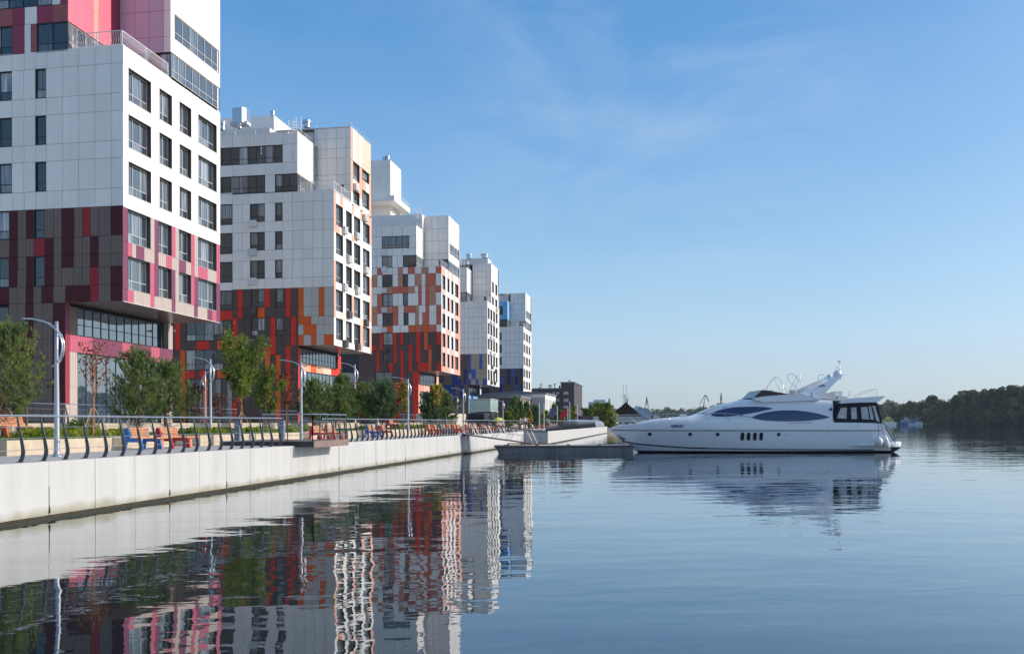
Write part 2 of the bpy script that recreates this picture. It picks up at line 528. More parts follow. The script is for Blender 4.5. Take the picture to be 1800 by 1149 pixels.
        if s.indiv_panes and w < 6:
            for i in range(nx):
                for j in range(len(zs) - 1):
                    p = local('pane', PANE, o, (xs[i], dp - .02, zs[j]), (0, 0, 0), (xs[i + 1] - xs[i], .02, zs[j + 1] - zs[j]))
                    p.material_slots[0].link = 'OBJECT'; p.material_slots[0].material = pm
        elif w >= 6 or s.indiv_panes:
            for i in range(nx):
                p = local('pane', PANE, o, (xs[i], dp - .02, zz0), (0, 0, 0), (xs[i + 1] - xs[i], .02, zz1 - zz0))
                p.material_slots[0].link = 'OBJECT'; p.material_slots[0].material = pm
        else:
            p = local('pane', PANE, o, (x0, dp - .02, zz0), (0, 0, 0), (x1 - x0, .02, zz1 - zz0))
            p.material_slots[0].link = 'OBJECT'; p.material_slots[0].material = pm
        return o
    def shell(s, zb, zt, zl, zh, roof_name='roof', Xb=None):
        """cores behind the facades; zb underside of the overhang, zt terrace, zl roof of the inner block, zh roof of the rear block"""
        Y0, Ym, Y1, Xu = s.Y0, s.Ym, s.Y1, s.Xu
        Xb = Xb if Xb is not None else Xu
        s.zb, s.zt, s.zl, s.zh, s.Xb = zb, zt, zl, zh, Xb
        I = .5; bk = MATS['wall_backing']; pw = MATS['plain_wall']
        mb = MB()
        mb.box(XB, Xb - I, Y0 + I, Y1 - .3, 1.5, zb + .15, bk)
        mb.box(XB, -D_PLANE - I, Y0 + I, Y1 - .3, zb + .15, zt - .25, bk)
        mb.box(XB, Xu - I, Y0 + I, Y1 - .3, zt - .25, zl - .2, bk)
        mb.box(Xu - I, -D_PLANE - I, Ym + I, Y1 - .3, zt - .25, zh - .2, bk)
        mb.box(Xu - 9.35, Xu - I, Ym + I + .6, Y1 - .3, zl - .2, zh - .2, bk); mb.box(XB, Xu - 9.35, Ym + I + .6, Y1 - .3, zl - .2, zh - .2, pw)
        for i in range(6): s.metric('Y', Ym + .6, Xu - 1.55 * (i + 1), Xu - 1.55 * i, zl - .1, zh - .06, 'w')
        # far end and back, plain render
        mb.box(XB, -D_PLANE - .045, Y1 - .3, Y1, zb + .1, zt - .25, pw)
        mb.box(XB, Xb - .05, Y1 - .3, Y1, 1.5, zb + .1, pw)
        mb.box(XB, -D_PLANE - .045, Y1 - .3, Y1, zt - .25, zh - .2, pw)
        mb.box(XB - .2, XB, Y0 + .05, Y1, 1.5, zl, pw)
        mb.build('wall', s.root, world=True)
        r = MB(); wf = MATS['white_panel']; rf = MATS['roof_felt']
        c = .09
        # terrace slab with coping, inner roof, rear roof
        r.box(Xu - I, -D_PLANE - .02, Y0 + .02, Ym + I, zt - .25, zt - .12, rf)
        r.box(Xu + .02, -D_PLANE + .03, Y0 - .03, Y0 + .25, zt - .06, zt + .02, wf)
        r.box(-D_PLANE - .25, -D_PLANE + .03, Y0 + .25, Ym - .01, zt - .06, zt + .02, wf)
        r.box(XB, Xu - .02, Y0 + .02, Ym + 1.1, zl - .2, zl - .12, rf)
        r.box(XB, Xu + .03, Y0 - .03, Y0 + .25, zl - .05, zl + .03, wf)
        r.box(Xu - .25, Xu + .03, Y0 + .25, Ym + .0, zl - .05, zl + .03, wf)
        r.box(XB, -D_PLANE - .02, Ym + .02, Y1 - .02, zh - .2, zh - .12, rf)
        r.box(XB, -D_PLANE + .03, Ym - .03, Ym + .25, zh - .05, zh + .03, wf)
        r.box(-D_PLANE - .25, -D_PLANE + .03, Ym + .25, Y1, zh - .05, zh + .03, wf)
        r.build(roof_name, s.root, world=True)
        so = MB()
        so.box(Xb - .4, -D_PLANE - .02, Y0 + .02, Y1 - .02, zb + .002, zb + .1, MATS['soffit_metal'])
        so.box(-D_PLANE - .06, -D_PLANE + .012, Y0 - .012, Y1, zb - .03, zb + .001, MATS['white_panel'])
        so.build('soffit', s.root, world=True)
        # side wall of the rear block where it stands above the inner block
    def terrace_rail(s, curved=False, h=1.05):
        mb = MB(); m = MATS['railing_white']
        z = s.zt + .02; x0, x1 = s.Xu + .3, -D_PLANE - .12; ya, yb = s.Y0 + .12, s.Ym - .15
        mb.box(x0, x1 + .03, ya - .025, ya + .025, z + h - .04, z + h, m)
        mb.box(x1 - .025, x1 + .025, ya + .025, yb, z + h - .04, z + h, m)
        mb.box(x0, x1 + .03, ya - .02, ya + .02, z + .08, z + .11, m); mb.box(x1 - .02, x1 + .02, ya + .02, yb, z + .08, z + .11, m)
        def bar(x, y, dx, dy):
            if curved:
                pts = [(x + dx * o, y + dy * o, z + t) for o, t in ((0, .1), (.10, .25), (.14, .45), (.07, .7), (0, h - .03))]
                mb.tube(pts, .014, m, 4, False)
            else: mb.box(x - .012, x + .012, y - .012, y + .012, z + .1, z + h - .03, m)
        st = .13 if s.d < 110 else .25
        x = x0
        while x < x1: bar(x, ya, 0, -1); x += st
        y = ya
        while y < yb: bar(x1, y, 1, 0); y += st
        for x, y in ((x0, ya), ((x0 + x1) / 2, ya), (x1, ya), (x1, yb), (x1, (ya + yb) / 2)):
            mb.box(x - .03, x + .03, y - .03, y + .03, z, z + h, m)
        return mb.build('terrace_railing', s.root, world=True)
    def ac(s, plane, const, sc, z0, w=.85, h=.62, m='ac_white', slats=True):
        mb = MB(); a = MATS[m]; k = MATS['frame_dark']
        D = .38
        mb.box(0, w, -D, -.02, 0, h, a)
        if slats:
            for i in range(5): mb.box(.05, w - .05, -D - .02, -D, .07 + i * (h - .14) / 5, .07 + (i + .45) * (h - .14) / 5, a if m == 'ac_dark' else MATS['ac_white'])
        mb.box(-.03, w + .03, -D - .03, -.02, -.04, -.002, a)
        o = mb.build('air_conditioner', s.root, (sc, const, z0) if plane == 'Y' else (const, sc, z0))
        o.rotation_euler.z = 0 if plane == 'Y' else math.pi / 2
        return o

# ================================================================== first building (reds)
B = Building('apartment_building', 'nearest apartment block, clad in white, pink and maroon panels, at the left edge', 216.6, 300, 386.6, 119.5, PAL1)
B.indiv_panes = True
S0 = "-118 w -90 w -62 w -22 w 21.5 w 42.5 w 63 w 82 w 110 w 138.5 w 167 w 195.7 w 216.9"
SW = "-118 #V -90 w -62 w -22 #W 20.8 w 41.5 w 62 #V 81 w 109.6 w 138 w 166.6 w 195.4 w 216.6"
rows = [(80, 111, S0)]
for a, b, c in ((111, 163.7, 194.5), (194.5, 246.7, 276.8), (276.8, 330, 361.5)):
    rows += [(a, b, SW), (b, c, S0)]
C1 = "216"
rows += [
 (361.5, 413.3, "-118 g -60 m -22 #W 16.5 m 31 g 38.5 g 46 m 59 #V 79 g 94 g 108 m 130.5 g 144.5 r 159 g 173 g 194.5 m 216.4"),
 (413.3, 444.9, "-118 g -60 g -22 g 16.5 m 31 g 46 g 59.5 r 79 m 94 g 108 m 130 g 144.5 g 158.5 m 173 g 194.5 g 216.3"),
 (444.9, 467.3, "-118 g -60 g -22 . 16 m 31 g 46 m 58.5 . 78.5 m 94 g 108 m 129.5 g 144 g 158.5 m 173 g 194.5 g 216.2"),
 (467.3, 499.3, "-118 g -60 m -22 . 16 m 30.5 g 46 m 58.5 . 78.5 m 94 g 108 g 129.5 g 143.5 g 158 r 173 g 194.5 m 216.1"),
 (499.3, 529.2, "-118 g -60 g -22 m 16 g 30 g 45 m 58.5 g 73 m 93.5 g 115 m 136 m 158 r 173 g 194.5 m 216"),
 (529.2, 560, "-118 g -60 g -22 . 15 g 30 g 44.5 m 58.5 g 75 g 93 m 114.5"),
 (560, 594, "-118 g -60 g -22 . 15 g 30 g 44.5 m 58.5 g 75 g 92.5 m 114.5"),
 (594, 626, "-118 m -60 g -22 g 15 m 44.5 m 58.5 g 75 g 92.5 m 114.5"),
 (626, 666, "-118 g -60 g -22 g 15 g 30 g 58.5 g 75 g 92.5 m 114.5"),
 (666, 706, "-118 g -60 g -22 g 15 g 30 g 58.5 g 75 g 92.5 m 114.5"),
 (706, 746, "-118 g -60 g -22 g 15 g 30 g 58.5 g 75 g 92.5 g 114.5"),
]
B.facade('Y', B.Y0, rows, 206)
B.facade('Y', B.Y0, [(444.9, 499.3, "-22 #W 16"), (444.9, 499.3, "58.5 #V 78.5"), (533, 592, "-22 #W 15")], 206)
# red upper block, camera side
B.facade('Y', B.Y0, [
 (37.5, 89.5, "-118 M -62 o -22 #W 22 M 43 w 54 o 64.5 #R 119.5"),
 (7, 37.5, "-118 M -62 w -22 o 23 M 43.5 w 65 M 92 o 119.5"),
 (-46, 7, "-118 o -62 #R 91.5 w 106 M 119.5"),
 (-80, -46, "-118 M -62 o -22 M 22 w 60 M 92 o 119.5"),
 (-120, -80, "-118 o -22 w 22 M 60 M 92 w 119.5"),
 (-200, -120, "-118 M -22 o 22 M 60 #R 100 o 119.5"),
], 115)
ZB, ZT = B.zy(206, 529.2), B.zy(206, 80)
XBASE = at_y(B.Y0, 114.5, 600)[0]
ZR1 = B.zy(115, -200)
B.shell(ZB, ZT, ZR1, ZR1 + 3.2, Xb=XBASE)
# lit side of the red block; maroon end strip paints the rear block's shadow
for r in ((-200, -150), (-150, -104), (-104, -58), (-58, -12), (-12, 37.5)):
    B.facade('X', B.Xu, [(r[0], r[1], "119.8 p 134 p 149 p 164.5 q 173.2 p 195 M 211")], 119.8)
B.facade('X', B.Xu, [(38.5, 88, "119.8 #R 196 M 211")], 119.8)
# side of the rear block; lilac tone paints pink light reflected onto white panels
yr = [-190, -140, -84, -33, 18, 64, 91.5]
for i in range(6):
    B.facade('Y', B.Ym, [(yr[i], yr[i + 1], "210.6 l 236 l 262 l 288 w 300")], 298)
B.facade('Y', B.Ym, [(92.5, 137, "210.6 l 236 l 262 #R 300")], 298)
# its front
B.facade('X', -D_PLANE, [(-190, -130, "300.5 w 322 w 344 w 366 w 386.6"), (-130, -85, "300.5 w 306.5 #R 384.5 w 386.6"), (-85, -50, "300.5 w 322 w 344 w 366 w 386.6"),
    (-50, -12, "300.5 w 322 w 344 w 366 w 386.6"), (-12, 24.8, "300.5 w 322 w 344 w 366 w 386.6"),
    (24.8, 69, "300.5 w 307 #R 384.6 w 386.6"), (69, 96, "300.5 w 322 w 344 w 366 w 386.6")], 307)
B.facade('X', -D_PLANE, [(96, 139, "300.5 #R 385.5")], 307)
# lit front of the lower block
def front1(spec_rows):
    B.facade('X', -D_PLANE, spec_rows, 225)
FW = "216.9 w 226 #W 265.5 w 280.3 #V 302.2 w 315.5 #V 336 w 348.4 #W 380.6 w 386.8"
FS = "216.9 w 226 w 265.5 w 291 w 315.5 w 348.4 w 386.8"
front1([(86, 118.3, FS), (118.3, 176.4, FW), (176.4, 200.5, FS), (200.5, 258.7, FW), (258.7, 283, FS), (283, 341.5, FW), (341.5, 366.5, FS),
 (366.5, 425.7, "215.9 v 224.7 #W 264.8 b 271.7 v 278.6 #V 301.8 P 308.3 b 314.5 #V 335.8 P 341.7 b 348 #W 380.4 P 386.6"),
 (425.7, 449.5, "215.8 v 224.7 P 232.4 b 239.3 v 253.7 b 271.7 v 278.6 b 292 P 301.8 b 314.5 v 327 b 335.8 P 341.7 b 348 P 365 b 380.4 P 386.6"),
 (449.5, 508.2, "215.7 v 224.4 #W 264 P 271.5 v 278.5 #V 301.8 v 308.3 b 314.5 #V 335.8 P 341.7 v 348 #W 380.4 v 386.6"),
 (508.2, 531.5, "215.6 v 224.3 P 235 b 250 b 264.5 P 271.5 b 286 b 301.8 v 308.3 b 325 b 341 v 347.5 b 364.5 v 373 P 380.3 v 386.6")])
# setback base
B.facade('X', XBASE, [
 (539, 589, "122.5 g 136 #T 283.5 . 296 b 303.5"),  # grey brown strip paints the overhang's cast shadow on beige cladding
 (589, 618.6, "122.5 P 142 P 163 v 190 v 215 P 232.5 v 265.6 P 281 v 303.5"),
 (618.6, 680, "122.5 b 136 . 283.5 b 303.5"), (680, 748, "122.5 b 136 . 283.5 b 303.5")], 130)
B.facade('X', XBASE, [(618.6, 746, "136 #U 283.5")], 130)
B.facade('X', XBASE, [(531.5, 578, "114.7 v 122.5"), (578, 640, "114.7 e 122.5"), (640, 710, "114.7 e 122.5"), (710, 750, "114.7 b 122.5")], 118)  # mauve top paints the overhang's cast shadow on the red strip
B.finish(gap=.024)
B.terrace_rail(curved=True)
cam_fix = MB(); cam_fix.tube([(0, 0, 0), (.25, -.35, -.02)], .05, MATS['ac_white'], 8)
cam_fix.box(-.08, .08, -.02, .05, -.1, .1, MATS['ac_white'])
cam_fix.build('wall_lamp', B.root, at_d(73.5, 306, 581) + Vector((0, 0, 0)))
B1 = B

# ================================================================== second building (oranges)
B = Building('apartment_building', 'second apartment block from the camera, white above orange, red and charcoal cladding', 587.0, 616.6, 652.6, 522.8, PAL2)
B.indiv_panes = True
r0 = "408.6 w 439.6 w 465.6 w 497 w 514 w 532 w 550 w 568 w 587.0"
rw = "408.6 w 426 w 439.6 #W 465.4 w 483.7 #V 496.6 w 514 w 532 w 550 w 568 w 587.0"
rows = [(333.8, 352.3, r0)]
for a, b, c in ((352.3, 384.7, 403), (403, 435.5, 453.5), (453.5, 486, 504)):
    rows += [(a, b, rw), (b, c, r0)]
rows += [
 (504, 537.4, "408.6 d 417.3 r 426.4 d 441 #W 465.6 r 475 d 484.6 #V 497.6 d 502 r 511 d 524 o 533.6 s 547 s 560.4 o 569.8 s 587.2"),
 (537.4, 555.2, "408.6 d 417.3 r 426.4 d 441 d 452.5 o 465.6 d 484 d 502 r 511 d 524 o 533.6 s 547 s 560.4 o 569.8 s 587.2"),
 (555.2, 569.4, "408.6 r 417.3 d 429 d 441 . 465.6 d 475 r 484.6 . 497.6 d 511 r 520.4 d 524 o 547 s 560 s 569.8 s 587.2"),
 (569.4, 587.5, "408.6 r 417.3 d 429 d 441 . 465.6 d 475 r 484.6 . 497.6 d 511 r 520.4 d 524 s 533.6 o 556 s 569.8 s 587.2"),
 (587.5, 606.3, "408.6 r 417.3 d 441 d 465.6 d 475 r 484.6 d 497.6 d 511 r 520.4 d 524 o 533.6 s 547 o 556 s 569.8 o 587.2"),
 (606.3, 622, "408.6 d 417.3 d 441 d 465.6 o 475 r 484.6 d 502 r 511 d 524"),
 (622, 665, "408.6 d 417.3 d 441 d 465.6 o 475 d 484.6 o 493.6 d 502 r 511 d 524"),
 (665, 705, "408.6 d 417.3 r 426 d 441 d 465.6 o 475 d 484.6 o 493.6 d 502 r 511 d 524"),
 (705, 744, "408.6 r 417.3 d 441 d 465.6 d 484.6 o 493.6 d 502 d 511 d 524"),
]
B.facade('Y', B.Y0, rows, 577)
B.facade('Y', B.Y0, [(555.2, 587.5, "441 #W 465.6"), (555.2, 587.5, "484.6 #V 497.6")], 577)
# left part of the same wall, bigger windows
L0 = "280 w 330 w 360 w 384 w 408.6"
LW = "280 #W 330 w 360 #W 408.3"
B.facade('Y', B.Y0, [(340, 360, L0), (360, 396, LW), (396, 410.5, L0), (410.5, 447, LW), (447, 461, L0), (461, 497, LW), (497, 511, L0),
 (511, 546, "280 #W 330 d 360 #W 408.3"), (546, 562.5, "280 d 330 d 360 d 384 r 408.6"),
 (562.5, 598.5, "270 d 307.6 r 316.7 d 327 #R 408.3"), (598.5, 613.5, "270 d 307.6 r 316.7 d 345 r 368 d 381.5 o 408.6"),
 (613.5, 650, "270 d 307.6 d 316.4 o 326 #R 408.3"), (650, 664.5, "270 d 307.6 d 316.4 o 326 r 342 d 350 r 360 d 381.5 o 408.6"),
 (664.5, 744, "270 d 307.6 d 316.4 o 326 #E 355.7 o 365.5 #E 408.3")], 385)
# upper storeys on the camera side
u0 = "300 w 345 w 387 w 408.8 w 439.6 w 466 w 497.4 w 522.8"
B.facade('Y', B.Y0, [(231.5, 253.5, u0), (253.5, 285, "300 w 345 #R 496.8 w 514.5 w 522.8"), (285, 305.2, u0), (305.2, 336.2, "300 #R 466 w 483.5 #R 522.6"),
 (336.2, 344, "300 w 345 w 387 w 408.6")], 510)
ZB, ZT = B.zy(577, 606.3), B.zy(577, 333.8)
ZL = B.zy(510, 231.5)
ZH = at_x(-D_PLANE, 617.2, 223)[1]
B.shell(ZB, ZT, ZL, ZH)
B.facade('X', B.Xu, [(231, 256, "523 w 533 w 543 w 552.4"), (256, 281, "523 w 533 w 543 w 552.4"), (281, 304.8, "523 w 533 w 543 w 552.4")], 523)
B.facade('X', B.Xu, [(305, 334.5, "523 #R 552.4")], 523)
ye = [224.5, 243.2, 260.5, 277, 307, 325, 339]
for i in range(6):
    if i == 5: B.facade('Y', B.Ym, [(ye[i], ye[i + 1], "552.4 w 558 w 574.4 w 591.8 #N 604 w 616.6")], 600)
    else: B.facade('Y', B.Ym, [(ye[i], ye[i + 1], "552.4 w 558 w 574.4 w 591.8 w 608.3 w 616.6")], 600)
B.facade('X', -D_PLANE, [(223.5, 252, "616.8 p 620.7 w 626 c 632.3 w 636.6 c 651.6"), (252, 280, "616.8 p 620.7 w 626 c 632.3 w 636.6 c 651.6"),
 (281, 312, "616.8 p 620.7 #V 632 p 636.6 . 648.8 p 652"), (312, 330, "616.8 p 620.7 w 626 p 636.6 . 648.8 p 652"), (330, 337, "616.8 p 620.7 . 632 p 636.6 . 648.8 p 652"), (337, 359.8, "616.8 w 620.7 . 632 w 636.6 . 648.8 p 652.4")], 618)
B.facade('X', -D_PLANE, [(351, 358.6, "637 w 643 w 649"), (356, 358.6, "620.7 w 632")], 621)
B.facade('X', -D_PLANE, [(273, 303, "637 #V 649"), (303, 320, "637 p 643 w 649"), (320, 351, "637 #V 649"), (330, 356, "620.7 #V 632")], 621)
# lower front
gw = "587.2 %s 590.4 #W 603 %s 608 #V 618.5 %s 622 #V 633.3 %s 637.8 #W 649.6 %s 653"
gs = "587.2 %s 590.4 %s 597 %s 603 %s 608 %s 618.5 %s 622 %s 633.3 %s 637.8 %s 644 %s 649.6 %s 653"
fr = [(337.5, 357, "p w p w w p w p w p p"), (394.8, 407.5, "p p w w w p w w w w w"), (445, 457.5, "w w w w w w w w p w w"),
      (495, 507.5, "p w w w w w w w w w p"), (545.5, 557.8, "p w c w w w w c w c w"), (596, 606.6, "w w w w w w w p w w p")]
fwr = [(357, 394.8, "p w w w p"), (407.5, 445, "w w w w w"), (457.5, 495, "p w w w p"), (507.5, 545.5, "p w p w p"), (557.8, 596, "w w w p p")]
for a, b, c in fr: B.facade('X', -D_PLANE, [(a, b, gs % tuple(c.split()))], 590)
for a, b, c in fwr: B.facade('X', -D_PLANE, [(a, b, gw % tuple(c.split()))], 590)
# setback base
B.facade('X', B.Xu, [(611, 637, "524.2 r 528.5 #T 594 r 599.5"), (637, 651, "524.2 r 528.5 p 546 o 556 p 568 c 582 r 599.5"), (651, 742, "524.2 r 528.5 #U 594 r 599.5")], 526)
B.finish(gap=.029)
B.terrace_rail()
for px, py, m in ((438, 387.5, 'ac_white'), (438, 437.5, 'ac_white'), (438, 488.5, 'ac_white'), (438, 541, 'ac_dark')):
    X, z = at_y(B.Y0, px, py + 12); B.ac('Y', B.Y0, X, z, .95, .72, m, False)
for px, py, m in ((601, 402, 'ac_white'), (623, 412, 'ac_white'), (609, 453, 'ac_white'), (601, 502, 'ac_white'), (624, 508, 'ac_white'), (639, 472, 'ac_white'),
                  (609, 551, 'ac_dark'), (639, 565, 'ac_dark'), (602, 602, 'ac_dark'), (624, 607, 'ac_dark'), (621, 326, 'ac_white'), (637, 380, 'ac_white')):
    Y, z = at_x(-D_PLANE, px, py + 7); B.ac('X', -D_PLANE, Y, z, 1.05, .75, m)
# things on the roof
def roof_rail(B, x0, x1, y0, y1, z, h=.55, step=2.4):
    mb = MB(); m = MATS['railing_white']
    def run(a, b):
        a, b = Vector(a), Vector(b); n = max(1, int((b - a).length / step))
        mb.tube([a + Vector((0, 0, h)), b + Vector((0, 0, h))], .02, m, 5)
        for i in range(n + 1):
            p = a.lerp(b, i / n); mb.tube([p, p + Vector((0, 0, h))], .03, m, 5)
    run((x0, y0, z), (x1, y0, z)); run((x1, y0, z), (x1, y1, z))
    return mb.build('roof_railing', B.root, world=True)
roof_rail(B, XB + 4, B.Xu - .15, B.Y0 + .15, B.Ym, ZL)
roof_rail(B, B.Xu, -D_PLANE - .15, B.Ym + .15, B.Y1, ZH)
def vent(B, p, r, h, name='roof_vent'):
    mb = MB(); mb.lathe([(r * .8, 0), (r * .8, h * .55), (r, h * .6), (r, h), (r * .6, h * 1.02)], MATS['steel'], n=14)
    return smooth_by_angle(mb.build(name, B.root, p))
def penthouse(B, x0, x1, y0, y1, z0, z1, panels=True):
    mb = MB(); mb.box(x0, x1, y0, y1, z0 - .15, z1, MATS['white_panel']); o = mb.build('roof_house', B.root, world=True)
    return o
X0, z1 = at_y(B.Y0 + 7, 434, 206); X1, _ = at_y(B.Y0 + 7, 481.5, 203)
Yp = B.Y0 + 7
_, zc = at_y(Yp, 481, 202.5)
Ysw = at_x(X1, 508, 222)[0]
penthouse(B, XB + 1, X1, Yp, Ysw + 2, ZL, zc)
X2, z2 = at_y(B.Y0 + 2.2, 474, 224)
penthouse(B, XB + 3, X2, B.Y0 + 2.2, B.Y0 + 6.2, ZL, z2)
# silver air handling unit on legs
p = at_d(B.Y0 + 3.5, 424, 214); mb = MB()
mb.prism([(p.x - .75, p.y - .6), (p.x + .45, p.y - .75), (p.x + .75, p.y - .3), (p.x + .75, p.y + .7), (p.x - .75, p.y + .7)], 'Z', p.z - .3, p.z + 1.35, MATS['steel'])
mb.build('roof_duct', B.root, world=True)
mb = MB()
for dx in (-.7, .6): mb.tube([(p.x + dx - .3, p.y, ZL), (p.x + dx, p.y, p.z + .2)], .06, MATS['frame_dark'], 6)
mb.box(p.x - 1.1, p.x + .9, p.y - .5, p.y + .5, ZL, ZL + .35, MATS['ac_white'])
mb.build('duct_support', B.root, world=True)
vent(B, at_d(B.Y0 + 2, 391, 229), .35, .9); vent(B, at_d(B.Y0 + 3, 421, 226), .3, .7)
vent(B, at_d(B.Ym + 3.2, 539, 224.5), .5, .8); q = at_d(Yp + 1, 479, 203); vent(B, q, .28, .45)
def roof_ladder(B, px, ytop, ybot, d):
    a, b = at_d(d, px, ybot), at_d(d, px, ytop); mb = MB(); w = .32; m = MATS['railing_white']
    for dx in (-w, w): mb.tube([(a.x + dx, a.y + dx, a.z - .6), (a.x + dx, a.y + dx, b.z + dx)], .035, m, 5)
    z = a.z - .4
    while z < b.z - .3: mb.tube([(a.x - w, a.y - w, z), (a.x + w, a.y + w, z)], .025, m, 5); z += .32
    return mb.build('roof_ladder', B.root, world=True)
roof_ladder(B, 513.5, 208.5, 228, B.Y0 + 5.2); roof_ladder(B, 522.5, 208, 229, B.Y0 + 6)
B2 = B

# ================================================================== third building
B = Building('apartment_building', 'third apartment block from the camera, white storeys over an orange patchwork of panels', 776.0, 788.4, 808.6, 731.3, PAL3)
rows = [
 (467.6, 480, "630 w 645 w 654 w 663 o 672 w 690 w 699.5 b 708 w 717 o 729 w 741 b 753 w 766 o 775.6"),
 (480, 501.7, "630 w 645 b 663 w 672 #W 690 w 699.5 b 708.5 #V 717 w 729 b 741 w 747.7 o 766 w 775.6"),
 (501.7, 513.8, "630 w 645 w 663 w 672 b 690 o 717 b 729 w 735 o 741 w 747.7 o 754.4 b 766 o 775.6"),
 (513.8, 535.8, "630 w 645 w 663 o 672 #W 690 w 699.5 w 708.5 #V 717 w 735.5 o 741 w 747.7 o 754.4 b 766 w 775.8"),
 (535.8, 548.6, "630 w 645 b 663 o 672 b 690 o 700 w 710 o 730 b 736 w 748 o 754.4 w 767 o 776"),
 (548.6, 570.3, "630 w 645 b 663 w 672.5 #W 690.5 o 700 w 709.5 #V 718 w 730 b 736 w 742.5 o 754.4 w 767 o 776"),
 (570.3, 583, "630 w 645 w 672 O 690.5 w 704 w 718 O 730 o 742 O 754 o 767 w 776"),
 (583, 604.8, "630 d 645 d 667 r 673 #W 691 r 697.5 d 703 r 709.5 #V 718 d 731 r 739.5 d 745 O 752 d 767 r 776"),
 (604.8, 614, "630 d 645 r 661 d 667 r 673 d 691 r 697.5 d 718.5 r 725 d 731 r 739.5 d 745 O 752 r 758 d 776"),
 (614, 636, "630 d 645 d 661.5 r 667 d 673 #W 691 r 697.5 d 704 r 710 #V 718 r 725 d 731 r 739.5 d 753 O 759 d 768 d 776.4"),
 (636, 652, "630 d 645 d 661.5 r 667 d 683 r 691 d 704 r 710 d 718.5 r 725 d 734 r 752.5 O 758.5 d 768 r 776.6"),
 (652, 672, "590 #W 625 d 660 #W 690 d 704 r 710 d 725.5 r 735.3"), (672, 706, "590 d 625 O 634 d 660 d 690 r 704 r 710 d 725.5 r 735.3"), (706, 742, "590 d 625 O 634 d 660 d 690 r 704 d 710 d 725.5 r 735.3"),
]
B.facade('Y', B.Y0, rows, 768)
u0 = "630 w 653 w 662 w 671.5 w 689.5 w 707.5 w 731.2"
B.facade('Y', B.Y0, [(396.5, 414, u0), (414, 435.5, "630 w 653 w 671.5 #R 719 w 731.2"), (435.5, 448.5, u0),
 (448.5, 469, "630 w 653 w 662 w 671.5 #W 689.5 w 699 w 708.5 #R 731")], 722)
ZB, ZT = B.zy(768, 652), B.zy(768, 467.6)
ZL = B.zy(722, 396.5); ZH = at_x(-D_PLANE, 789, 379.5)[1]
B.shell(ZB, ZT, ZL, ZH)
B.facade('X', B.Xu, [(395.5, 421, "731.6 w 738 w 745.6"), (421, 448, "731.6 w 738 w 745.6"), (448, 468, "731.6 #R 745.6")], 732)
ye = [380, 402, 423, 445, 456]
for i in range(4): B.facade('Y', B.Ym, [(ye[i], ye[i + 1], "745.6 w 759 w 771 w 788.2")], 772)
B.facade('Y', B.Ym, [(456, 468.8, "745.6 w 759 w 771 #R 788.2")], 772)
B.facade('X', -D_PLANE, [(380, 402, "788.4 w 797 w 806.5"), (402, 427, "788.4 w 797 w 806.5"), (427, 445, "788.4 w 790.2 #R 806.5"), (445, 459, "788.4 w 797 w 806.8"), (459, 476, "788.4 #R 806.8")], 790)
gw = "776 %s 777.6 #W 782.9 %s 786.4 #V 790 %s 793.3 #V 797 %s 799.8 #W 805.5 %s 808.8"
gs = "776 %s 777.6 %s 782.9 %s 786.4 %s 790 %s 793.3 %s 797 %s 799.8 %s 805.5 %s 808.8"
fr = [(468.5, 483, "p p w p w p w w p"), (507.5, 517, "w p w w w w p w p"), (542, 550.6, "w p w w w w p p p"),
      (575.5, 585, "w w p p p w w P P"), (609, 619, "p p p w p p p w P"), (643.5, 652.3, "P P P p p w p P P")]
fwr = [(483, 507.5, "w w w w p"), (517, 542, "w w p w P"), (550.6, 575.5, "w w w w P"), (585, 609, "p p w w P"), (619, 643.5, "p p p P P")]
for a, b, c in fr: B.facade('X', -D_PLANE, [(a, b, gs % tuple(c.split()))], 778)
for a, b, c in fwr: B.facade('X', -D_PLANE, [(a, b, gw % tuple(c.split()))], 778)
B.facade('X', B.Xu, [(655, 676, "735.5 r 738 #T 767 p 771"), (676, 687, "735.5 P 745 p 755 P 771"), (687, 740, "735.5 P 738.5 #U 766 P 771")], 737)
B.finish(gap=.04)
B.terrace_rail()
for px, py in ((671.5, 472), (671.5, 509), (671.5, 543), (671.5, 578), (671, 443)):
    X, z = at_y(B.Y0, px, py + 6); B.ac('Y', B.Y0, X, z, .9, .8, 'ac_white', False)
for px, py in ((675, 614), (675, 648)):
    X, z = at_y(B.Y0, px, py + 6); B.ac('Y', B.Y0, X, z, .7, .7, 'ac_dark', False)
roof_rail(B, XB + 4, B.Xu - .15, B.Y0 + .15, B.Ym, ZL)
for px in (730, 737): roof_ladder(B, px, 363, 378, B.Y0 + 3)
# taller white tower and white slab with a curved balcony behind
Yt = B.Y0 + 7.5
X1, zt = at_y(Yt, 686, 281); Yn = at_x(X1, 705, 300)[0]
mb = MB(); mb.box(XB, X1, Yt, Yn, ZL - .2, zt, MATS['white_panel'])
zz, xx = at_y(Yt, 686, 281)[1], X1
mb.build('roof_house', B.root, world=True)
jm = MB()
for px in (654, 667, 679): X, _ = at_y(Yt, px, 300); jm.box(X - .03, X + .03, Yt - .012, Yt - .002, ZL, zt, MATS['ac_white'])
for py in (293, 305, 316, 328, 349): z = at_y(Yt, 680, py)[1]; jm.box(XB, X1, Yt - .012, Yt - .001, z - .03, z + .03, MATS['ac_white'])
jm.build('panel_joint', B.root, world=True)
X2b = X1 + 1.8; Yq0, zq0 = at_x(X2b, 693, 352.5); Yq1, _ = at_x(X2b, 721, 361); zq1 = at_x(X2b, 693, 343)[1]
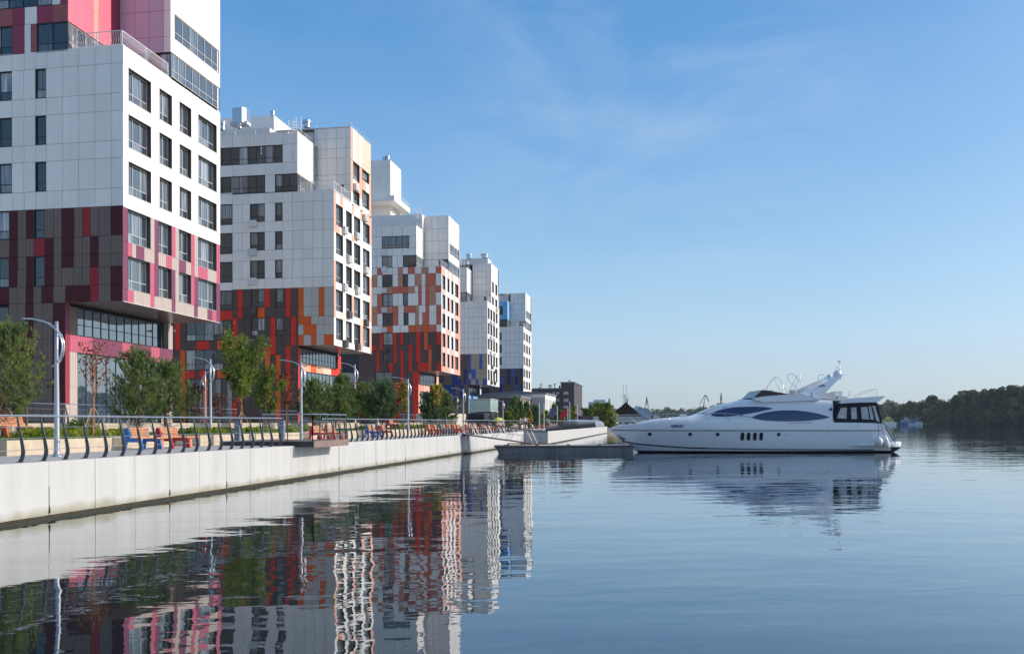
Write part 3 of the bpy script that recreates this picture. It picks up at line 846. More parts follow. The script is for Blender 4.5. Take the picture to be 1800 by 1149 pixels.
bm_ = MB(); bm_.box(X1 - 4, X2b, Yq0, Yq1, zq0, zq0 + .25, MATS['white_panel']); bm_.box(X2b - .12, X2b, Yq0, Yq1, zq0 + .251, zq1, MATS['white_panel']); bm_.box(X1, X2b - .13, Yq0, Yq0 + .12, zq0 + .251, zq1, MATS['white_panel'])
bm_.build('balcony', B.root, world=True)
bm_ = MB()
bm_.tube([(X1, Yq0 + .06, zq1 + .75), (X2b - .06, Yq0 + .06, zq1 + .75), (X2b - .06, Yq1, zq1 + .75)], .035, MATS['railing_white'], 5)
yy_ = Yq0 + .06
while yy_ < Yq1: bm_.tube([(X2b - .06, yy_, zq1), (X2b - .06, yy_, zq1 + .75)], .018, MATS['railing_white'], 4, False); yy_ += .45
bm_.build('balcony_railing', B.root, world=True)
bm_ = MB(); bm_.box(X1 - 6, X1 + .9, Yn, Yq1 + 1, ZL - .2, zq0 - .01, MATS['white_panel']); bm_.build('roof_house', B.root, world=True)
sb = MB(); sb.box(XB, at_y(B.Y0 + 3.6, 742, 378)[0], B.Y0 + 3.6, B.Ym + 2, ZL - .2, at_y(B.Y0 + 3.6, 720, 377)[1], MATS['white_panel']); sb.build('roof_house', B.root, world=True)
vent(B, at_d(Yt + 1, 681, 281), .45, .6); vent(B, at_d(Yt + 1, 675, 281), .3, .4)
B3 = B

# ================================================================== fourth building (blue and taupe)
B = Building('apartment_building', 'fourth apartment block from the camera, white over taupe and blue cladding', 856.4, 863.5, 877.4, 820.3, PAL4)
rows = []
yy = [529, 540.5, 556.5, 567.5, 583.5, 594.5, 610.5, 621.7]
for i in range(7): rows.append((yy[i], yy[i + 1], "795 w 808 w 816 w 824 w 832 w 840 w 848 w 856.2"))
rows += [(621.7, 635, "780 d 795 d 804 n 810 d 815.9 n 816.5 d 823.7 u 828 t 835.9 t 842.7 u 847.6 t 856.5"), (635, 648.5, "780 d 795 d 804 n 811 d 819 d 823.7 u 828 t 835.9 t 842.7 u 847.6 t 856.5"),
 (648.5, 656, "780 d 795 n 804 d 815 n 820 d 823.7 u 836 t 845 t 856.5"), (656, 665.5, "780 d 795 n 804 d 815 n 820 d 823.7 t 829 u 835.9 t 845 t 856.5"),
 (665.5, 675.5, "780 d 795 n 804 n 810 d 815 n 820 d 823.7 u 828 t 836 u 841 t 849 u 856.6"),
 (675.5, 700, "770 d 780 n 795 n 800 d 808 n 814 d 823.7"), (700, 741, "770 d 780 d 795 n 800 d 808 d 814 d 823.7")]
B.facade('Y', B.Y0, rows, 852)
B.facade('Y', B.Y0, [(470.5, 484, "795 w 808 w 820.2"), (484, 498, "795 w 808 w 820.2"), (498, 513.5, "795 w 808 w 820.2"), (513.5, 530, "795 #R 820")], 818)
ZB, ZT = B.zy(852, 675.5), B.zy(852, 529); ZL = B.zy(818, 470.5); ZH = at_x(-D_PLANE, 864, 463)[1]
B.shell(ZB, ZT, ZL, ZH)
B.facade('X', B.Xu, [(470, 491, "820.5 w 825.5 w 830.5"), (491, 513, "820.5 w 825.5 w 830.5"), (513.2, 529, "820.5 #R 830.5")], 821)
ye = [463.5, 476, 488, 500, 512, 521]
for i in range(5): B.facade('Y', B.Ym, [(ye[i], ye[i + 1], "830.5 w 839 w 847 w 855 w 863.3")], 855)
B.facade('Y', B.Ym, [(521, 530, "830.5 w 839 w 850.5 #N 857 w 863.3")], 855)
gw = "856.6 w 857.6 #W 860.6 w 862 #V 865.2 w 866.7 #V 870 w 871.5 #W 874.5 w 877.4"
gs = "856.6 w 860.6 w 865.2 w 870 w 874.5 w 877.4"
for a, b in ((529.5, 540.5), (559.5, 567), (586.5, 594.6), (613.5, 622), (640.5, 649), (668, 676)): B.facade('X', -D_PLANE, [(a, b, gs)], 857.5)
for a, b in ((540.5, 559.5), (567, 586.5), (594.6, 613.5), (622, 640.5), (649, 668)): B.facade('X', -D_PLANE, [(a, b, gw)], 857.5)
B.facade('X', -D_PLANE, [(463.5, 479, "863.5 w 870 w 875"), (479, 494.5, "863.5 w 870 w 875"), (494.5, 513.5, "863.5 w 865 #V 868 w 870.5 #V 874 w 875.5"), (513.5, 521, "863.5 w 870 w 876"), (521, 540, "863.5 w 865 #V 868 w 870.5 #V 874 w 876")], 865)
B.facade('X', B.Xu, [(680, 695, "824 k 825.5 #T 843 w 846"), (695, 706, "824 k 828 n 832 k 840 w 846"), (706, 741, "824 k 825.5 #U 841 k 846")], 825)
B.finish(gap=.035)
B.terrace_rail()
for px, py in ((861, 566), (866.5, 569), (861, 593), (866.5, 596), (861, 619), (867, 623), (871.5, 543)):
    Y, z = at_x(-D_PLANE, px, py + 4); B.ac('X', -D_PLANE, Y, z, 1.2, .75, 'ac_white', False)
for px, py in ((863, 644), (870, 650), (862, 671), (868, 672)):
    Y, z = at_x(-D_PLANE, px, py + 4); B.ac('X', -D_PLANE, Y, z, 1.0, .7, 'ac_dark', False)
Yt = B.Ym + 4; Xp, zp = at_y(Yt, 857.5, 453.5)
penthouse(B, XB, Xp, Yt, B.Y1 - 1, ZH, zp)
vent(B, at_d(Yt + 2, 824.5, 454), .7, .9); vent(B, at_d(Yt + 1, 852, 453), .9, .8); vent(B, at_d(B.Ym + 2, 820.5, 465), .5, .6)
roof_ladder(B, 807.5, 445, 462, B.Y0 + 2); roof_ladder(B, 813, 446, 462, B.Y0 + 3)
B4 = B

# ================================================================== fifth building (blue)
B = Building('apartment_building', 'farthest apartment block of the row, white over navy cladding with a sky blue block', 919.8, 923.6, 934.0, 891.4, PAL4)
rows = []
yy = [573.6, 583.5, 597, 605, 619, 627, 640.5, 647.3]
for i in range(7):
    rows.append((yy[i], yy[i + 1], ("860 w 877 %s 882 w 889 w 896 w 904 w 912 w 919.4" % ('#W' if i in (1, 3, 5) else 'w'))))
rows += [(647.3, 661, "860 d 877 d 883 d 891.5 n 897 d 901 u 905 d 909 d 915 n 920"), (661, 675, "860 d 877 u 883 d 891.5 n 897 d 905 n 910 d 915 d 920"),
 (675, 689, "860 d 877 n 883 d 891.5 d 897 d 905 u 909.5 d 915 n 920"), (689, 741, "840 d 850 n 856 d 866 d 872 n 878 d 886 d 891")]
B.facade('Y', B.Y0, rows, 915)
B.facade('Y', B.Y0, [(529, 538, "860 k 877 k 891.3"), (538, 553, "860 k 876 #W 884 k 891.3"), (553, 561, "860 k 877 k 891.3"), (561, 574, "860 w 876 #R 891")], 889)
ZB, ZT = B.zy(915, 689), B.zy(915, 573.6); ZL = B.zy(889, 529); ZH = at_x(-D_PLANE, 924, 514.5)[1]
B.shell(ZB, ZT, ZL, ZH)
B.facade('X', B.Xu, [(529, 561, "891.6 k 897"), (561, 574, "891.6 #R 897")], 892)
ye = [515, 524, 534, 544, 554, 565]
for i in range(5): B.facade('Y', B.Ym, [(ye[i], ye[i + 1], "897 w 904 w 911 w 917 w 923.4")], 918)
B.facade('Y', B.Ym, [(565, 573.5, "897 w 904 w 913 #N 923.4")], 918)
gw = "920 w 920.5 #V 922.6 w 924 #V 925.8 w 926.5 #V 928.3 w 929.6 #V 932 w 934"
gs = "920 w 922.6 w 928.3 w 934"
for a, b in ((574.5, 583.5), (597.5, 604.6), (619, 626), (641, 648), (662, 669), (683, 689.3)): B.facade('X', -D_PLANE, [(a, b, gs)], 920.6)
for a, b in ((583.5, 597.5), (604.6, 619), (626, 641), (648, 662), (669, 683)): B.facade('X', -D_PLANE, [(a, b, gw)], 920.6)
B.facade('X', -D_PLANE, [(515, 530, "923.6 w 928 w 932.5"), (530, 545, "923.6 w 928 w 932.5"), (545, 558, "923.6 w 924.6 #R 932.5"), (558, 564, "923.6 w 928 w 932.5"), (564, 575, "923.6 #R 932.5")], 924.5)
B.facade('X', B.Xu, [(693, 741, "892 #U 903")], 892)
B.finish(gap=.035)
B.terrace_rail()
roof_ladder(B, 889, 505, 515, B.Y0 + 5); roof_ladder(B, 892.5, 505, 515, B.Y0 + 6)
B5 = B
# ================================================================== ground, water
def water_mat():
    m = bpy.data.materials.new('water'); m.use_nodes = True
    n, l = m.node_tree.nodes, m.node_tree.links
    b = n["Principled BSDF"]
    b.inputs["Base Color"].default_value = (.009, .018, .019, 1)
    b.inputs["Roughness"].default_value = .012
    b.inputs["IOR"].default_value = 1.45
    geo = n.new("ShaderNodeNewGeometry")
    mp = n.new("ShaderNodeMapping"); mp.inputs["Rotation"].default_value = (0, 0, -YAW - .12); 
    l.new(geo.outputs["Position"], mp.inputs["Vector"])
    def layer(scale, sx, sy, amp, det=2.0, dist=0.0):
        m2 = n.new("ShaderNodeMapping"); m2.inputs["Scale"].default_value = (sx, sy, 1)
        l.new(mp.outputs["Vector"], m2.inputs["Vector"])
        t = n.new("ShaderNodeTexNoise"); t.inputs["Scale"].default_value = scale; t.inputs["Detail"].default_value = det
        t.inputs["Roughness"].default_value = .45; t.inputs["Distortion"].default_value = dist
        l.new(m2.outputs["Vector"], t.inputs["Vector"])
        k = n.new("ShaderNodeMath"); k.operation = 'MULTIPLY'; k.inputs[1].default_value = amp
        l.new(t.outputs["Fac"], k.inputs[0])
        return k.outputs[0]
    h1 = layer(.55, .45, 1.0, .022, 1.0)
    h2 = layer(1.7, .55, 1.0, .0075, 2.0, .3)
    h3 = layer(6.0, .7, 1.0, .0009, 2.0)
    # calmer and breezier patches
    pt = n.new("ShaderNodeTexNoise"); pt.inputs["Scale"].default_value = .035; pt.inputs["Detail"].default_value = 3
    m3 = n.new("ShaderNodeMapping"); m3.inputs["Scale"].default_value = (.35, 1.6, 1)
    l.new(mp.outputs["Vector"], m3.inputs["Vector"]); l.new(m3.outputs["Vector"], pt.inputs["Vector"])
    r = n.new("ShaderNodeMapRange"); r.inputs["From Min"].default_value = .38; r.inputs["From Max"].default_value = .62
    r.inputs["To Min"].default_value = .35; r.inputs["To Max"].default_value = 1.25
    l.new(pt.outputs["Fac"], r.inputs["Value"])
    def add(a, b_):
        k = n.new("ShaderNodeMath"); k.operation = 'ADD'; l.new(a, k.inputs[0]); l.new(b_, k.inputs[1]); return k.outputs[0]
    s = add(h2, h3)
    k = n.new("ShaderNodeMath"); k.operation = 'MULTIPLY'; l.new(s, k.inputs[0]); l.new(r.outputs["Result"], k.inputs[1])
    tot = add(h1, k.outputs[0])
    bp = n.new("ShaderNodeBump"); bp.inputs["Strength"].default_value = 1.0; bp.inputs["Distance"].default_value = 1.0
    l.new(tot, bp.inputs["Height"]); l.new(bp.outputs["Normal"], b.inputs["Normal"])
    gl = n.new("ShaderNodeBsdfGlossy"); gl.inputs["Color"].default_value = (.88, .93, 1.0, 1); gl.inputs["Roughness"].default_value = .012
    l.new(bp.outputs["Normal"], gl.inputs["Normal"])
    ms = n.new("ShaderNodeMixShader"); fz = n.new("ShaderNodeFresnel"); fz.inputs["IOR"].default_value = 2.0
    fm = n.new("ShaderNodeMath"); fm.operation = 'MULTIPLY'; fm.inputs[1].default_value = .55; l.new(fz.outputs[0], fm.inputs[0]); l.new(fm.outputs[0], ms.inputs["Fac"])
    l.new(b.outputs[0], ms.inputs[1]); l.new(gl.outputs[0], ms.inputs[2]); l.new(ms.outputs[0], n["Material Output"].inputs["Surface"])
    return m
WATER = water_mat()
mb = MB(); mb.add([(-15.95, -300, 0), (5000, -300, 0), (5000, 5000, 0), (-15.95, 5000, 0)], [(0, 1, 2, 3)], WATER)
tag(mb.build('river'), kind='structure')

mat('paving', (.54, .50, .45), .8, var=.12, scale=2.0, bump=.2, bscale=30, obj_var=.06)
mat('paving_far', (.53, .49, .43), .85, var=.15, scale=1.0)
mat('lawn', (.075, .13, .025), .95, var=.35, scale=2.5, bump=.8, bscale=60)
mat('quay_white', (.55, .535, .51), .7, var=.05, scale=.8, streak=.10, obj_var=.02, bump=.15, bscale=12)
def tide(m, z0, z1):
    """algae and water stains left on a wall just above the waterline"""
    n, l = m.node_tree.nodes, m.node_tree.links
    b = n["Principled BSDF"]; src = b.inputs["Base Color"].links[0].from_socket
    geo = n.new("ShaderNodeNewGeometry"); sp = n.new("ShaderNodeSeparateXYZ"); l.new(geo.outputs["Position"], sp.inputs["Vector"])
    t = n.new("ShaderNodeTexNoise"); t.inputs["Scale"].default_value = 1.6; t.inputs["Detail"].default_value = 8; l.new(geo.outputs["Position"], t.inputs["Vector"])
    k = n.new("ShaderNodeMath"); k.operation = 'MULTIPLY_ADD'; k.inputs[1].default_value = -.45; l.new(t.outputs["Fac"], k.inputs[0]); l.new(sp.outputs["Z"], k.inputs[2])
    r = n.new("ShaderNodeMapRange"); r.inputs["From Min"].default_value = z0 - .22; r.inputs["From Max"].default_value = z1 - .22; l.new(k.outputs[0], r.inputs["Value"])
    mx = n.new("ShaderNodeMix"); mx.data_type = 'RGBA'; mx.blend_type = 'MULTIPLY'; mx.inputs["Factor"].default_value = 1
    c = n.new("ShaderNodeMix"); c.data_type = 'RGBA'; c.inputs["A"].default_value = (.62, .60, .46, 1); c.inputs["B"].default_value = (1, 1, 1, 1); l.new(r.outputs["Result"], c.inputs["Factor"])
    l.new(src, mx.inputs["A"]); l.new(c.outputs["Result"], mx.inputs["B"])
    t3 = n.new("ShaderNodeTexNoise"); t3.inputs["Scale"].default_value = 9; t3.inputs["Detail"].default_value = 10; t3.inputs["Roughness"].default_value = .75; l.new(geo.outputs["Position"], t3.inputs["Vector"])
    r3 = n.new("ShaderNodeMapRange"); r3.inputs["From Min"].default_value = .28; r3.inputs["From Max"].default_value = .36; r3.inputs["To Min"].default_value = .55; l.new(t3.outputs["Fac"], r3.inputs["Value"])
    mx2 = n.new("ShaderNodeMix"); mx2.data_type = 'RGBA'; mx2.blend_type = 'MULTIPLY'; mx2.inputs["Factor"].default_value = 1
    l.new(mx.outputs["Result"], mx2.inputs["A"]); l.new(r3.outputs["Result"], mx2.inputs["B"]); l.new(mx2.outputs["Result"], b.inputs["Base Color"])
tide(MATS['quay_white'], .10, .34)
mat('quay_white_far', (.54, .52, .49), .75, var=.08, scale=.8, streak=.14)
mat('wet_stone', (.026, .030, .016), .6, var=.4, scale=3)
mat('rust_edge', (.09, .055, .03), .8, var=.5, scale=4)
mat('earth', (.26, .22, .16), .95, var=.3, scale=.2)
ZP = 1.50                                   # promenade
ZLW = 1.97                                  # lawn
ZG = 2.40                                   # terrace in front of the buildings
Y1W = at_x(-15.8, 812)[0]; Y2W = at_x(-15.4, 921)[0]; X3W = at_y(Y2W, 963)[0]; Y3W = at_x(X3W, 1067)[0]
mb = MB(); mb.box(-1500, -16.3, -200, 1200, .6, ZP - .1, MATS['earth'])
tag(mb.build('ground'), kind='structure')
mb = MB()
mb.box(-29.9, -15.9, -60, Y1W, ZP - .1, ZP - .012, MATS['paving_far'])
mb.box(-29.9, -15.5, Y1W, Y2W, ZP - .1, ZP - .012, MATS['paving_far'])
mb.box(-60, X3W - .1, Y2W, Y3W, ZP - .1, ZP - .012, MATS['paving_far'])
prom = tag(mb.build('promenade'), kind='structure')
slab = MB().box(0, 1, 0, 1, 0, 1, MATS['paving']).mesh('paving_slab')
y = 15.0
while y < 58:
    x = -15.86
    for w in (.9, .9, .9, .9):
        if not (36.5 < y < 41.3 and x > -18.2): inst('paving_slab', slab, prom, (x - w + .006, y + .006, ZP - .012 + random.uniform(0, .002)), 0, (w - .012, 1.188, .012))
        x -= w
    y += 1.2
mb = MB()
mb.box(-600, -30.3, -60, 420, ZP - .1, ZG - .03, MATS['paving_far'])
tag(mb.build('terrace'), kind='structure')

# ---- quay wall: one thing, made of white slabs
qw = empty('quay_wall', (-15.8, 20, 0), 'long white slab clad quay wall rising from the water under the promenade', 'wall')
mb = MB()
mb.box(-16.3, -15.9, -60, Y1W, -1.5, ZP - .01, MATS['wet_stone'])
mb.box(-16.3, -15.5, Y1W + .05, Y2W, -1.5, ZP - .01, MATS['wet_stone'])
mb.box(-16.3, X3W - .1, Y2W + .05, Y3W, -1.5, ZP - .01, MATS['wet_stone'])
mb.build('footing', qw, world=True)
mb = MB()
mb.box(-15.9, -15.66, -60, Y1W - .01, -.6, .05, MATS['wet_stone'])
mb.box(-15.5, -15.33, Y1W, Y2W - .01, -.6, .03, MATS['wet_stone'])
mb.box(X3W - .1, X3W + .08, Y2W, Y3W, -.6, .06, MATS['wet_stone'])
mb.build('wet_ledge', qw, world=True)
wl_ = MB().box(0, 1, 0, 1, 0, 1, MATS['quay_white']).mesh('wall_slab')
y = 21.05 - 1.93 * 18
while y < Y1W - .2:
    y1 = min(y + 1.93, Y1W)
    inst('wall_slab', wl_, qw, (-15.9, y + .008, .105), 0, (.10 + random.uniform(0, .004), y1 - y - .016, ZP - .105), MATS['quay_white'])
    y = y1
y = Y1W
inst('wall_slab', wl_, qw, (-15.9, Y1W + .0, .09), 0, (.5, .1, ZP - .09), MATS['quay_white'])
y += .1
while y < Y2W - .2:
    y1 = min(y + 1.9, Y2W)
    inst('wall_slab', wl_, qw, (-15.5, y + .008, .09), 0, (.10 + random.uniform(0, .004), y1 - y - .016, ZP - .09), MATS['quay_white'])
    y = y1
n = 3
for i in range(n):
    a = -15.4 + (X3W + 15.4) * i / n; b = -15.4 + (X3W + 15.4) * (i + 1) / n
    inst('wall_slab', wl_, qw, (a + .01, Y2W, .06), 0, (b - a - .02, .1, ZP + .02 - .06), MATS['quay_white'])
y = Y2W + .1
while y < Y3W - .3:
    y1 = min(y + 3.2, Y3W)
    inst('wall_slab', wl_, qw, (X3W - .1, y + .01, .12), 0, (.10, y1 - y - .02, ZP - .12), MATS['quay_white_far'])
    y = y1
# black sealant left in some of the joints, of different lengths
mat('sealant', (.05, .045, .04), .8)
for j, (a, b_) in enumerate(((1, (.12, .85)), (4, (.12, .32)), (6, (.12, .40)), (12, (.12, 1.3)), (15, (.12, 1.40)), (18, (.12, 1.15)), (24, (.12, .5)))):
    yj = 21.05 - 1.93 + 1.93 * a - 1.93 * 0; mb = MB(); mb.box(-15.84, -15.79, yj - .012, yj + .012, b_[0], b_[1], MATS['sealant']); mb.tube([(-15.795, yj, b_[0] + .04), (-15.79, yj + .01, b_[0] + .22)], [.04, .012], MATS['sealant'], 5); mb.build('sealant', qw, world=True)
# weathered waterline bead
mb = MB(); mb.box(-15.9, -15.785, -60, Y1W, .055, .085, MATS['rust_edge']); mb.box(-15.5, -15.385, Y1W, Y2W, .05, .075, MATS['rust_edge'])
mb.build('rusty_edge', qw, world=True)

# ---- curved-post railing
mat('post_grey', (.085, .083, .085), .5, var=.1, scale=5)
mat('rail_steel', (.62, .62, .62), .28, metal=.85)
mat('cable_steel', (.5, .5, .5), .35, metal=.7)
def post_mesh(lod=False):
    prof = [(0.00, .135, 0), (.035, .12, .06), (.075, .115, .15), (.09, .11, .26), (.07, .095, .42), (.03, .08, .62), (-.01, .06, .82), (-.05, .045, 1.0), (-.075, .035, 1.17)]
    vs, fs = [], []
    t = .012
    for c, w, z in prof:
        for (dx, dy) in ((-w / 2, -t), (w / 2, -t), (w / 2, t), (-w / 2, t)): vs.append((c + dx, dy, z))
    k = len(prof)
    for i in range(k - 1):
        for j in range(4):
            q = (j + 1) % 4; fs.append((i * 4 + j, i * 4 + q, (i + 1) * 4 + q, (i + 1) * 4 + j))
    fs += [(3, 2, 1, 0), tuple((k - 1) * 4 + j for j in range(4))]
    mb = MB().add(vs, fs, MATS['post_grey'])
    mb.box(-.10, .08, -.05, .05, 0, .012, MATS['post_grey'])
    for z, x in ((.31, .08), (.61, .03), (.90, -.03)):
        mb.box(x - .03, x + .0, -.02, .02, z - .012, z + .012, MATS['cable_steel'])
    return mb.mesh('post')
POST = post_mesh()
def quay_railing(label, x, ya, yb, z=ZP, step=.87, first=None, top_ext=(0, 0), steps=None):
    r = empty('quay_railing', (x, (ya + yb) / 2, z), label, 'railing', 'railings along the quay')
    y = first if first is not None else ya + .3
    i = 0
    while y < yb:
        inst('post', POST, r, (x, y, z)); y += step
    mb = MB(); mb.tube([(x - .075, ya + top_ext[0], z + 1.19), (x - .075, yb + top_ext[1], z + 1.19)], .026, MATS['rail_steel'], 8)
    mb.build('top_rail', r, world=True)
    for dz, dx, rr in ((.31, .065, .008), (.61, .015, .008), (.90, -.045, .008)):
        mb = MB(); mb.tube([(x + dx, ya + top_ext[0] * .5, z + dz), (x + dx, yb + top_ext[1] * .5, z + dz)], rr, MATS['cable_steel'], 5)
        mb.build('cable', r, world=True)
    return r
Yd0, Yd1 = 36.9, 41.2
quay_railing('curved post railing on the near quay, left of the viewing platform', -16.2, 8.6, Yd0 - .15, first=20.5 - .87 * 13)
quay_railing('curved post railing in front of the bench row, between platform and gangway', -16.2, Yd1 + .1, Y1W + .4, step=.87)
quay_railing('curved post railing on the quay behind the gangway truss', -15.85, Y1W + 1.4, Y2W - .3, step=.87)
quay_railing('far railing along the widened end of the quay, up to the covered hull', X3W - .35, Y2W + .5, 176, step=1.0)

# ---- viewing platform
mat('deck_board', (.25, .17, .14), .6, var=.2, scale=3)
mat('deck_shaded', (.05, .045, .045), .6)  # shade of the platform's camera side is put into this dark colour
vp = empty('viewing_platform', (-16.4, 39, ZP), 'timber viewing platform jutting over the white quay wall', 'platform')
mb = MB()
mb.box(-19.3, -14.95, Yd0, Yd1, ZP - .06, ZP + .17, MATS['deck_shaded']); mb.build('frame', vp, world=True)
mb = MB(); mb.box(-14.95, -14.91, Yd0 - .01, Yd1 + .01, ZP - .09, ZP + .20, MATS['deck_board']); mb.build('fascia', vp, world=True)
x = -19.3
plank = MB().box(0, 1, 0, 1, 0, 1, MATS['deck_board']).mesh('plank')
y = Yd0
while y < Yd1 - .01:
    inst('plank', plank, vp, (-19.3, y + .005, ZP + .17), 0, (4.35, .133, .03)); y += .143
pr = empty('platform_railing', (-15.0, 39, ZP + .2), 'straight post railing around the viewing platform', 'railing')
zt_ = ZP + .2
def straight_run(parent, a, b, n, h=1.15):
    a, b = Vector(a), Vector(b)
    for i in range(n + 1):
        p = a.lerp(b, i / n); mb = MB(); mb.box(p.x - .02, p.x + .02, p.y - .02, p.y + .02, p.z - .25, p.z + h, MATS['post_grey']); mb.build('post', parent, world=True)
    for z, rr, m in ((h + .02, .028, 'rail_steel'), (.85, .012, 'cable_steel'), (.55, .01, 'cable_steel'), (.25, .01, 'cable_steel')):
        mb = MB(); mb.tube([a + Vector((0, 0, z)), b + Vector((0, 0, z))], rr, MATS[m], 6); mb.build('rail', parent, world=True)
straight_run(pr, (-17.3, Yd0 + .05, zt_), (-15.0, Yd0 + .05, zt_), 2)
straight_run(pr, (-15.0, Yd0 + .05, zt_), (-15.0, Yd1 - .05, zt_), 5)

# ---- raised lawn with low concrete walls
def planter(label, x0, x1, y0, y1, z=ZLW, lawn=True):
    p = empty('planter', (x1, y0, ZP), label, 'planter', 'concrete planters beside the promenade')
    t = .22; mb = MB(); c = MATS['concrete']
    mb.box(x1 - t, x1, y0, y1, ZP - .02, z, c); mb.box(x0, x1 - t, y0, y0 + t, ZP - .02, z, c); mb.box(x0, x1 - t, y1 - t, y1, ZP - .02, z, c)
    mb.build('wall', p, world=True)
    mb = MB(); mb.box(x0, x1 - t, y0 + t, y1 - t, ZP - .05, z - .03, MATS['earth']); mb.build('soil', p, world=True)
    return (x0, x1 - t, y0 + t, y1 - t, z - .03)
PL = []
ya = at_x(-20.1, 12)[0]; yb = at_x(-20.1, 221)[0]
PL.append(planter('concrete planter wall below the near lawn, behind the first lamp post', -29.9, -20.1, ya, yb))
PL.append(planter('concrete planter at the left edge with pines', -29.9, -20.1, ya - 9, ya - .5))
yc = at_x(-20.1, 352)[0]; yd = at_x(-20.1, 549)[0]
PL.append(planter('concrete planter wall behind the viewing platform', -29.9, -20.1, yc, yd))
PL.append(planter('narrow concrete planter behind the blue and the red bench', -29.9, -21.3, yb + .02, yc - .02))
ye_ = at_x(-20.1, 612)[0]; yf = at_x(-20.1, 706)[0]
PL.append(planter('concrete planter wall behind the bench row, beside the middle lamp', -29.9, -20.1, ye_, yf))
PL.append(planter('set back planter between the platform and the bench row', -29.9, -21.3, yd + .02, ye_ - .02))
yg = at_x(-20.1, 742)[0]; yh = at_x(-20.1, 800)[0]
PL.append(planter('planter with small shrubs under the yellow tree', -29.9, -20.1, yf + .1, yg))
PL.append(planter('far concrete planter before the stairs', -29.9, -20.6, yg + .1, yh))
PL.append(planter('planter behind the gangway with conifers', -29.9, -20.6, 88, 128))
# grass blades over the lawns
gm = mat('grass_blade', (.09, .17, .03), .8, var=.4, scale=1.5)
rng = np.random.default_rng(5)
def grass(name, patches, per_m2, h=.07, w=.03):
    P = []
    for x0, x1, y0, y1, z in patches:
        d = math.hypot((x0 + x1) / 2, (y0 + y1) / 2)
        k = int((x1 - x0) * (y1 - y0) * per_m2 * min(1.0, 30 / d) ** 1.2)
        xs = rng.uniform(x0, x1, k); ys = rng.uniform(y0, y1, k)
        P.append(np.stack([xs, ys, np.full(k, z)], 1))
    P = np.concatenate(P); k = len(P)
    an = rng.uniform(0, math.pi, k); hh = h * rng.uniform(.6, 1.3, k); ln = rng.normal(0, .03, (k, 2))
    ww = w * rng.uniform(.6, 1.4, k)
    V = np.zeros((k, 3, 3))
    V[:, 0] = P + np.stack([np.cos(an) * ww, np.sin(an) * ww, -.01 * np.ones(k)], 1)
    V[:, 1] = P - np.stack([np.cos(an) * ww, np.sin(an) * ww, .01 * np.ones(k)], 1)
    V[:, 2] = P + np.stack([ln[:, 0], ln[:, 1], hh], 1)
    me = tri_mesh(name, V.reshape(-1, 3), 3, gm)
    o = bpy.data.objects.new(name, me); attach(o, None)
    return tag(o, kind='stuff')
def tri_mesh(name, V, n, *mts, mi=None, smooth=False):
    """faces of n corners each over consecutive vertices"""
    me = bpy.data.meshes.new(name); nv = len(V); nf = nv // n
    me.vertices.add(nv); me.vertices.foreach_set("co", np.asarray(V, dtype=np.float32).ravel())
    me.loops.add(nv); me.loops.foreach_set("vertex_index", np.arange(nv, dtype=np.int32))
    me.polygons.add(nf); me.polygons.foreach_set("loop_start", np.arange(0, nv, n, dtype=np.int32))
    for m in mts: me.materials.append(m)
    if mi is not None: me.polygons.foreach_set("material_index", np.asarray(mi, dtype=np.int32))
    me.update(calc_edges=True); me.validate()
    return me
lawn_o = MB()
for x0, x1, y0, y1, z in PL: lawn_o.box(x0, x1, y0, y1, z, z + .012, MATS['lawn'])
tag(lawn_o.build('lawn'), kind='structure')
grass('grass', [(max(x0, -29.9), x1, y0, y1, z) for x0, x1, y0, y1, z in PL], 190)

# low retaining wall and railing at the terrace
tw = empty('retaining_wall', (-30.1, 60, ZP), 'low beige retaining wall of the terrace before the buildings', 'wall')
y = -10
cw = MB().box(0, 1, 0, 1, 0, 1, MATS['concrete']).mesh('wall_slab')
while y < 170:
    if not (84 < y < 90): inst('wall_slab', cw, tw, (-30.3, y + .01, ZP - .05), 0, (.3, 2.98, ZG + .12 - ZP + .05))
    y += 3
def terrace_rail(label, x, ya, yb, z, step=1.9):
    r = empty('terrace_railing', (x, (ya + yb) / 2, z), label, 'railing', 'railings on the terrace')
    y = ya
    while y < yb + .1:
        inst('post', POST, r, (x, y, z), 0, (1, 1, .95)); y += step
    for dz, dx, rr in ((1.13, -.075, .022), (.31, .065, .008), (.58, .015, .008), (.86, -.045, .008)):
        mb = MB(); mb.tube([(x + dx, ya, z + dz), (x + dx, yb, z + dz)], rr, MATS['rail_steel' if dz > 1 else 'cable_steel'], 5)
        mb.build('rail', r, world=True)
terrace_rail('terrace railing in front of the pink and maroon block', -31.0, 37, 62, ZG)
terrace_rail('terrace railing in front of the dark orange striped wall', -31.0, 66, 83, ZG)
terrace_rail('terrace railing below the orange patchwork block', -31.0, 92, 142, ZG)
